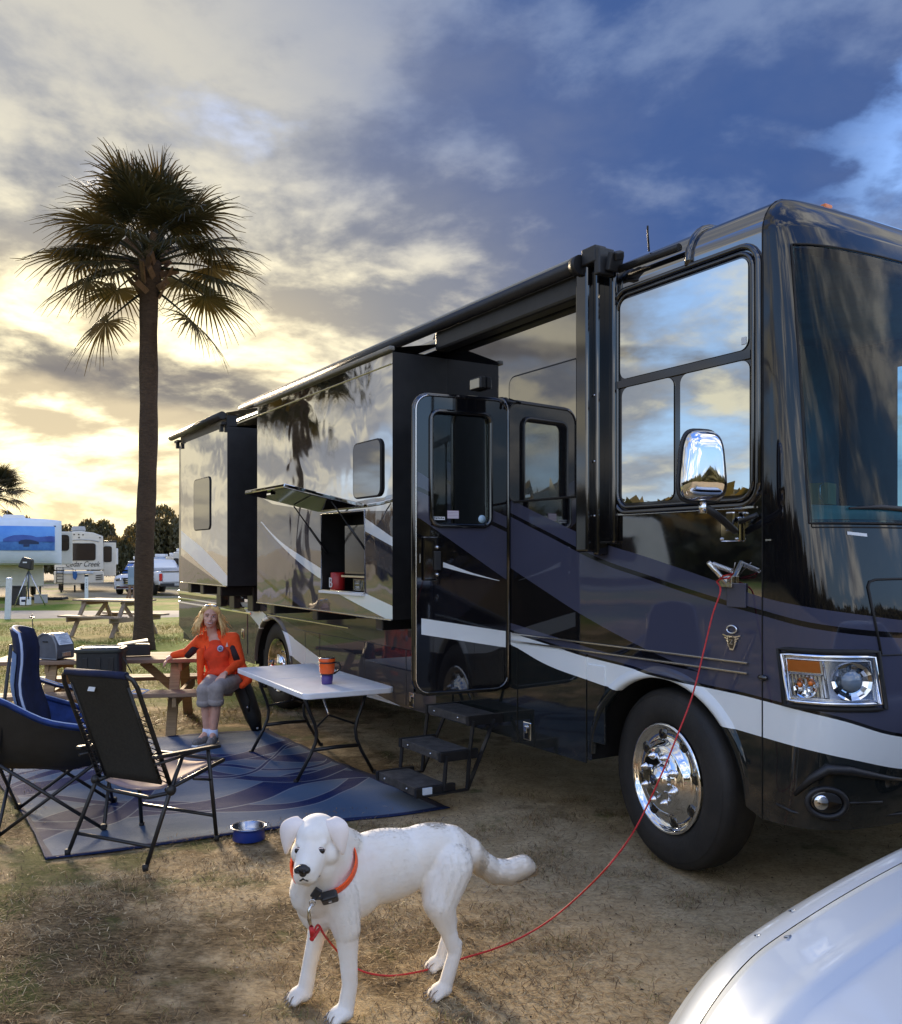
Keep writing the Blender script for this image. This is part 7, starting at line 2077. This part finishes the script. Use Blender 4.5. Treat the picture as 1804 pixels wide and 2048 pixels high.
    # ---- folded ears
    for s_ in (-1, 1):
        inner = [(.040, .020, .088), (.050, -.006, .070), (.062, -.014, .045), (.075, -.016, .018), (.100, -.014, -.018)]
        outer = [(.070, .045, .094), (.118, .012, .092), (.134, .004, .064), (.130, -.002, .028), (.112, -.010, -.026)]
        out = []
        for i in range(5):
            a_, c_ = Vector(inner[i]), Vector(outer[i]); row = []
            for j in range(7):
                q = a_.lerp(c_, j / 6); q.y -= .016 * math.sin(math.pi * j / 6) * (1 if i else .4)
                row.append(tuple(H(s_ * q.x, q.y, q.z)))
            out.append(row)
        out.append([tuple(H(s_ * (.106 + .002 * j / 6), -.012, -.030 - .003 * j / 6)) for j in range(7)])
        mb = MB(); mb.grid(out); o = mb.build('ear', [mat('ear_fur', (.80, .72, .66), .8, var=.05) if s_ < 0 else bpy.data.materials['ear_fur']], root)
        so = o.modifiers.new('t', 'SOLIDIFY'); so.thickness = .009; so.offset = 0
        sb = o.modifiers.new('s', 'SUBSURF'); sb.levels = 1; sb.render_levels = 2
    for px_, sy_ in ((.199, 1), (.291, -1), (-.203, 1), (-.296, -1)):
        fore = px_ > 0; lat = .110 if fore else .112; x0 = px_ + (.050 if fore else .030)
        for k in range(3):
            o_ = (k - 1) * .0225
            MB().tube([L(x0 - .004, sy_ * lat + o_, .047), L(x0 + .024, sy_ * lat + o_ * 1.06, .034), L(x0 + .036, sy_ * lat + o_ * 1.1, .014)], [.0012, .0026, .0020], 5).build('toe_crease', mat('crease', (.25, .21, .18), .9) if (k == 0 and px_ == .199) else bpy.data.materials['crease'], root)
        for k in range(4):
            o_ = (k - 1.5) * .0248
            MB().cone(L(x0 + .042 - .006 * abs(k - 1.5), sy_ * lat + o_, .014), L(x0 + .051 - .006 * abs(k - 1.5), sy_ * lat + o_, .006), .0035, .0015).build('claw', bpy.data.materials['crease'], root)
    # ---- collar, collar box, buckle, clip
    nc = nb.lerp(head + Vector((.02, .03, -.06)), .50); ax = (head - nb + Vector((0, -.03, .05))).normalized()
    e1 = Vector((1, -.3, 0)); e1 = (e1 - ax * e1.dot(ax)).normalized(); e2 = ax.cross(e1)
    def ringp(rx, ry, off=0.0, n_=40): return [nc + ax * off + e1 * rx * math.cos(a) + e2 * ry * math.sin(a) for a in np.linspace(0, 2 * math.pi, n_ + 1)[:-1]]
    cl = empty_part('collar', root)
    rows = []
    for k in range(5):
        o_ = -.018 + .009 * k
        rows.append(ringp(.129, .131, o_))
    mb = MB(); mb.grid(rows, close=True); o = mb.build('band', M['orange_collar'], cl); so = o.modifiers.new('t', 'SOLIDIFY'); so.thickness = .006
    front = min(ringp(.135, .137), key=lambda q: q.y + .5 * q.z - .25 * q.x)
    fd = (front - nc).normalized(); rm = Matrix((ax.cross(fd), fd, ax)).transposed()
    MB().box(front + fd * .012 + ax * .018, (.062, .036, .046), rm).build('receiver_box', M['black_plastic'], cl, bevel=.008)
    MB().box(front + fd * .031 + ax * .020 , (.012, .004, .010), rm).build('indicator', M['steel'], cl)
    rg = ringp(.133, .135, -.002, 60); i0 = min(range(60), key=lambda i: rg[i].z - .4 * rg[i].y * -1 + .6 * rg[i].x)
    lowp = at(625, 1797, 3.30) - base
    MB().tube([front + fd * .012 - ax * .01 + Vector((-.02, 0, -.01)), lowp.lerp(front, .5) + Vector((0, -.01, 0)), lowp], .006, 6).build('strap_tail', M['black_plastic'], cl)
    MB().box(lowp + Vector((.012, .01, .015)), (.030, .014, .040), (0, .6, 0)).build('buckle', M['black_plastic'], cl, bevel=.004)
    MB().tube([lowp + Vector((.010 * math.cos(a), -.004, -.014 + .012 * math.sin(a))) for a in np.linspace(0, 2 * math.pi, 17)[:-1]], .0025, 6, closed=True).build('ring', M['steel'], cl)
    return root, base + lowp


DOG, CLIP = dog()

# ------------------------------------------------------------------ tie-out cable from the coach bracket to the collar
def cable():
    t = empty('tie_out_cable', 'red tie out cable running from the coach side down to the dog collar', 'cable', (0, 0, 0))
    s0 = rvp(.475, .075, 1.645)
    pts = [s0, at(1441, 1182, 4.60), at(1425, 1230, 4.585), at(1408, 1300, 4.56), at(1385, 1390, 4.53), at(1355, 1470, 4.50), at(1318, 1560, 4.47), at(1272, 1655, 4.43)]
    gp_ = [(1225, 1722), (1165, 1785), (1100, 1840), (1040, 1876), (985, 1899), (925, 1917), (860, 1938), (800, 1950), (757, 1950), (715, 1938), (680, 1908)]
    n = len(gp_)
    for i, (x, y) in enumerate(gp_):
        zt = .42 * max(0, 1 - i / 3.2) ** 1.6 + .012 + .10 * max(0, (i - 8) / 3) ** 1.5
        q = on_ground(x, y, zt); q.z = max(q.z, gz(q.x, q.y) + .006); pts.append(q)
    e = CLIP + Vector((0, -.006, -.135)); pts.append(at(650, 1872, 3.42)); pts.append(at(636, 1850, 3.36))
    pts.append(e)
    P = []
    for i in range(len(pts) - 1):                          # Catmull-Rom
        p0, p1, p2, p3 = pts[max(i - 1, 0)], pts[i], pts[i + 1], pts[min(i + 2, len(pts) - 1)]
        for k in range(6):
            u = k / 6
            P.append(.5 * ((2 * p1) + (p2 - p0) * u + (2 * p0 - 5 * p1 + 4 * p2 - p3) * u * u + (3 * p1 - p0 - 3 * p2 + p3) * u ** 3))
    P.append(pts[-1])
    MB().tube(P, .0042, 8).build('cord', M['red_cord'], t)
    # loop and spring at the bracket, swivel clip at the collar
    b0 = rvp(.50, .07, 1.66); b1 = rvp(.585, .09, 1.70)
    MB().tube([s0, b0, rvp(.54, .10, 1.675), rvp(.60, .09, 1.69), rvp(.575, .095, 1.665), b0], .0045, 6).build('loop', M['red_cord'], t)
    c0, c1 = rvp(.485, .11, 1.735), rvp(.60, .10, 1.700); ax = (c1 - c0).normalized(); s_ = ax.cross(Vector((0, 0, 1))).normalized(); u_ = s_.cross(ax)
    MB().tube([c0.lerp(c1, k / 140) + (s_ * math.cos(k * .63) + u_ * math.sin(k * .63)) * .011 for k in range(141)], .0022, 5).build('spring', M['chrome'], t)
    MB().tube([e, e + Vector((-.004, 0, .035))], .0085, 8).build('sleeve', M['red_cord'], t)
    MB().tube([e + Vector((-.004, 0, .035)), e + Vector((-.010, -.004, .060)), e + Vector((-.012, 0, .095)), CLIP + Vector((0, 0, -.014))], [.006, .008, .006, .004], 8).build('swivel_clip', M['chrome_worn'], t)
    MB().tube([e + Vector((-.002, -.003, -.01)), at(640, 1856, 3.36)], [.009, .006], 8).build('sleeve', M['red_cord'], t)


cable()

# ------------------------------------------------------------------ pale car in the corner, bonnet only in view
def near_car():
    hd = Vector((-.83, -.557, 0)).normalized(); lf = Vector((-hd.y, hd.x, 0))       # nose direction, car's left
    org = Vector((.265, 1.83, 0)) + lf * .80                                  # nose centre
    c = empty('parked_car', 'pale silver car bonnet with raindrop glints in the bottom right corner', 'car', (org.x, org.y, 0), math.atan2(hd.y, hd.x))
    # local: x forward, y left; far (right-hand) wing is y < 0
    HW = .92
    def top(x, y):
        a = abs(y) / HW
        t = max(0.0, -x)
        zc = .845 + .19 * (1 - math.exp(-t / .62)) + .02 * t
        crown = .035 * a * a + .075 * max(0, (a - .80) / .20) ** 2
        crease = .014 * math.exp(-((a - .60) / .03) ** 2) + .010 * (1 / (1 + math.exp(-(a - .63) / .012)))
        nose = .10 * max(0, 1 - t / .30) ** 2
        return zc - crown + crease - nose - .02
    def xf(y): return -.02 - .34 * (abs(y) / HW) ** 2.6
    def strip(y0, y1, ny, x1, lift=0.0, nx=40):
        return [[(xf(y) + (x1 - xf(y)) * (i / nx) ** 1.3, y, top(xf(y) + (x1 - xf(y)) * (i / nx) ** 1.3 - xf(y), y) + lift) for y in np.linspace(y0, y1, ny)] for i in range(nx + 1)]
    mb = MB(); mb.grid(strip(-.735, .735, 61, -1.22)); o = mb.build('bonnet', M['car_paint'], c); so = o.modifiers.new('t', 'SOLIDIFY'); so.thickness = .012; so.offset = -1
    for s in (-1, 1):
        rows = strip(s * .742, s * .90, 17, -1.9, -.002)
        rows = [r_ + [(r_[-1][0] - .004, s * .935, r_[-1][2] - .035), (r_[-1][0], s * .95, r_[-1][2] - .10), (r_[-1][0], s * .955, .62), (r_[-1][0], s * .93, .33)] for r_ in rows]
        mb = MB(); mb.grid(rows); mb.build('wing', M['car_paint'], c)
        MB().tube([(r_[0][0], s * .7385, r_[0][2] - .008) for r_ in rows], .006, 5).build('panel_gap', M['black_rubber'], c)
        hl = MB(); ys = np.linspace(s * .55, s * .93, 9)
        hl.grid([[(xf(y) + .012 - .05 * k, y, top(0, y) - .012 - .10 * (1 - k)) for y in ys] for k in (0, .5, 1)]); hl.build('headlight', M['lens'], c)
        MB().grid([[(xf(y) - .02 - .03 * k, y, top(0, y) - .02 - .10 * (1 - k)) for y in ys] for k in (0, 1)]).build('lamp_reflector', M['chrome'], c)
        MB().sph((xf(.91) + .0, s * .925, top(0, .9) - .045), (.04, .018, .022), 0, 8).build('turn_signal', M['amber'], c)
        for x in (-1.0,): 
            wz = empty_part('wheel', c); wz.location = (x, s * .84, .33)
            MB().lathe([(.20, s * .11), (.30, s * .11), (.33, s * .07), (.33, -s * .11), (.1, -s * .11)], (0, 0, 0), 'y', 32).build('tyre', M['tyre'], wz)
            MB().lathe([(.205, s * .10), (.17, s * .085), (.05, s * .07), (0, s * .08)], (0, 0, 0), 'y', 32).build('rim', M['steel'], wz)
    ys = np.linspace(-.93, .93, 41)
    mb = MB(); mb.grid([[(xf(y) + d_, y, z if z is not None else top(0, y) - .115) for y in ys] for d_, z in ((.005, None), (.05, .66), (.06, .45), (.02, .24))]); mb.build('front_bumper', M['car_paint'], c)
    mb = MB(); mb.grid([[(xf(y) + d_, y, z) for y in np.linspace(-.45, .45, 15)] for d_, z in ((.062, .66), (.07, .48))]); mb.build('grille', M['black_plastic'], c)
    def csec(x, hw, z0, z1): return [(x, -hw * 1.06, z0), (x, -hw * 1.04, z0 + .4 * (z1 - z0)), (x, -hw * .98, z1 - .05), (x, -hw * .86, z1), (x, 0, z1 + .03), (x, hw * .86, z1), (x, hw * .98, z1 - .05), (x, hw * 1.04, z0 + .4 * (z1 - z0)), (x, hw * 1.06, z0)]
    mb = MB(); mb.grid([csec(-1.24, .78, .98, 1.03), csec(-1.30, .77, .98, 1.06), csec(-2.05, .66, .98, 1.44), csec(-3.3, .65, .98, 1.46), csec(-4.1, .70, .98, 1.04)]); mb.build('cabin_glass', M['dark_glass'], c)
    mb = MB(); mb.grid([[(x, y, z + .012) for x, y, z in csec(xx, hw, .98, zz)[2:7]] for xx, hw, zz in ((-2.02, .66, 1.43), (-2.12, .66, 1.45), (-2.7, .66, 1.47), (-3.3, .65, 1.465))]); mb.build('roof', M['car_paint'], c)
    for s in (-1, 1): MB().tube([(-1.24, s * .80, 1.02), (-2.05, s * .655, 1.425), (-3.3, s * .645, 1.445), (-4.1, s * .70, 1.02)], .028, 8).build('roof_pillar', M['car_paint'], c)
    mb = MB(); mb.grid([[(x, y, z) for y, z in ((-.93, .33), (-.955, .62), (-.945, .86), (-.90, .985), (-.78, 1.02), (.78, 1.02), (.90, .985), (.945, .86), (.955, .62), (.93, .33))] for x in (-1.9, -2.6, -3.4, -4.2)] + [[(-4.65, y * .92, .45 + .5 * k) for y, k in ((-.93, 0), (-.955, .4), (-.945, .7), (-.9, .9), (-.78, 1), (.78, 1), (.9, .9), (.945, .7), (.955, .4), (.93, 0))]]); mb.build('body', M['car_paint'], c)
    for s in (-1, 1):
        wz = empty_part('wheel', c); wz.location = (-3.6, s * .84, .33)
        MB().lathe([(.20, s * .13), (.30, s * .13), (.33, s * .08), (.33, -s * .11), (.1, -s * .11)], (0, 0, 0), 'y', 32).build('tyre', M['tyre'], wz)
        MB().lathe([(.205, s * .12), (.17, s * .10), (.05, s * .09), (0, s * .10)], (0, 0, 0), 'y', 32).build('rim', M['steel'], wz)
    mb = MB(); mb.tube([(-1.30, -.5, 1.075), (-1.36, .15, 1.12)], .008, 6).build('wiper', M['black_plastic'], c)
    r = random.Random(3)
    # a few water drops lying on the far wing and bonnet edge
    for k, (x, y) in enumerate(((-.30, -.80), (-.44, -.81), (-.36, -.715))):
        xx = xf(y) + x; MB().sph((xx, y, top(x, y) + .001), (.010 + .003 * (k % 3), .007, .0012), 0, 8).build('water_drop', M['lens'], c)
    return c


near_car()

# ------------------------------------------------------------------ straw, grass and litter on the ground
def off_rug(x, y):
    A = np.array([-2.37, 5.27]); a = np.array([.917, .398]); b = np.array([-.543, .840])
    s = (x - A[0]) * a[0] + (y - A[1]) * a[1]; t = (x - A[0]) * b[0] + (y - A[1]) * b[1]
    return ~((s > -.02) & (s < 2.60) & (t > -.02) & (t < 3.5))


def clump(x, y, f=1.0):
    return .5 + .25 * np.sin(x * 2.7 * f + 1.7 * np.sin(y * 1.9 * f)) + .25 * np.sin(y * 3.3 * f + 1.3 * np.sin(x * 2.3 * f + 1.0))


def near_straw(r, n):
    Y = 2.0 + 6.2 * r.uniform(size=n) ** 1.7; X = r.uniform(-3.4, 2.6, n) * np.clip(Y / 4.5, .55, 1.15)
    bare = np.clip((.52 * X + .055 * Y + .15) / 1.0, 0, 1)
    k = (r.uniform(size=n) < clump(X, Y) ** 1.6 * (1.05 - .80 * bare)) & off_rug(X, Y)
    return X[k], Y[k]


M['straw_a'] = mat('straw_a', (.36, .245, .115), .9); M['straw_b'] = mat('straw_b', (.22, .14, .065), .9); M['straw_c'] = mat('straw_c', (.10, .062, .030), .95); M['straw_d'] = mat('straw_d', (.48, .37, .21), .85)
M['grass_a'] = leaf_mat('grass_a', (.055, .115, .012), (.11, .165, .025), .3); M['grass_b'] = leaf_mat('grass_b', (.15, .16, .035), (.25, .21, .075), .25)
blades(150000, near_straw, .062, .0032, None, 'dry_straw', None, .93, 5, [M['straw_a'], M['straw_b'], M['straw_c'], M['straw_b'], M['straw_c'], M['straw_d']], .35)


def mid_straw(r, n):
    Y = r.uniform(7.0, 13.5, n); X = r.uniform(-6.0, -.2, n)
    k = (r.uniform(size=n) < clump(X, Y, .8) ** 1.3) & off_rug(X, Y)
    return X[k], Y[k]


blades(42000, mid_straw, .075, .0055, None, 'fallen_straw', None, .90, 6, [M['straw_a'], M['straw_b'], M['straw_b'], M['straw_d'], M['grass_b']], .35)


def green(r, n):
    Y = r.uniform(9.5, 24, n); X = r.uniform(-13, -1.6, n)
    k = r.uniform(size=n) < clump(X + 3, Y, .45) ** 1.5 * np.clip((Y - 9.0) / 3.5, .12, 1)
    return X[k], Y[k]


blades(120000, green, .075, .0065, None, 'green_grass', None, .35, 7, [M['grass_a'], M['grass_a'], M['grass_b']], .3)


def tufts(r, n):
    c = np.stack([r.uniform(-3.2, 1.6, 260), 2.2 + 4.6 * r.uniform(size=260) ** 1.3], -1); i = r.integers(0, 260, n)
    X = c[i, 0] + r.normal(0, .07, n); Y = c[i, 1] + r.normal(0, .06, n); k = (off_rug(X, Y)) & (X < .42 * Y - .4)
    return X[k], Y[k]


blades(24000, tufts, .045, .0026, None, 'grass_tufts', None, .55, 9, [M['straw_b'], M['straw_a'], M['grass_b'], M['straw_b'], M['straw_c']], .35)


def litter():
    """scraps of dead leaf and wood chips scattered on the dirt"""
    r = np.random.default_rng(21); n = 2600
    Y = 2.1 + 7 * r.uniform(size=n) ** 1.5; X = r.uniform(-3.2, 3.0, n) * np.clip(Y / 5, .5, 1.1); k = off_rug(X, Y); X, Y = X[k], Y[k]; n = len(X)
    s = r.uniform(.003, .011, n); a = r.uniform(0, 6.28, n); z = ground_z(X, Y) + .003
    ca, sa = np.cos(a) * s, np.sin(a) * s
    V = np.stack([np.stack([X - ca, Y - sa, z], -1), np.stack([X - sa * .5, Y + ca * .5, z + s * r.uniform(.1, .6, n)], -1), np.stack([X + ca, Y + sa, z + s * .2], -1), np.stack([X + sa * .5, Y - ca * .5, z + s * r.uniform(.0, .5, n)], -1)], 1).reshape(-1, 3)
    me = bpy.data.meshes.new('leaf_litter'); me.from_pydata(V.tolist(), [], (np.arange(n)[:, None] * 4 + np.arange(4)[None]).tolist())
    for m in (M['straw_c'], mat('litter_dark', (.035, .024, .016), .95), M['straw_d'], mat('litter_grey', (.30, .28, .25), .9)): me.materials.append(m)
    me.polygons.foreach_set('material_index', r.choice(4, n, p=[.4, .4, .1, .1]).astype(np.int32)); me.update()
    o = bpy.data.objects.new('leaf_litter', me); C.objects.link(o); tag(o, kind='stuff')


litter()
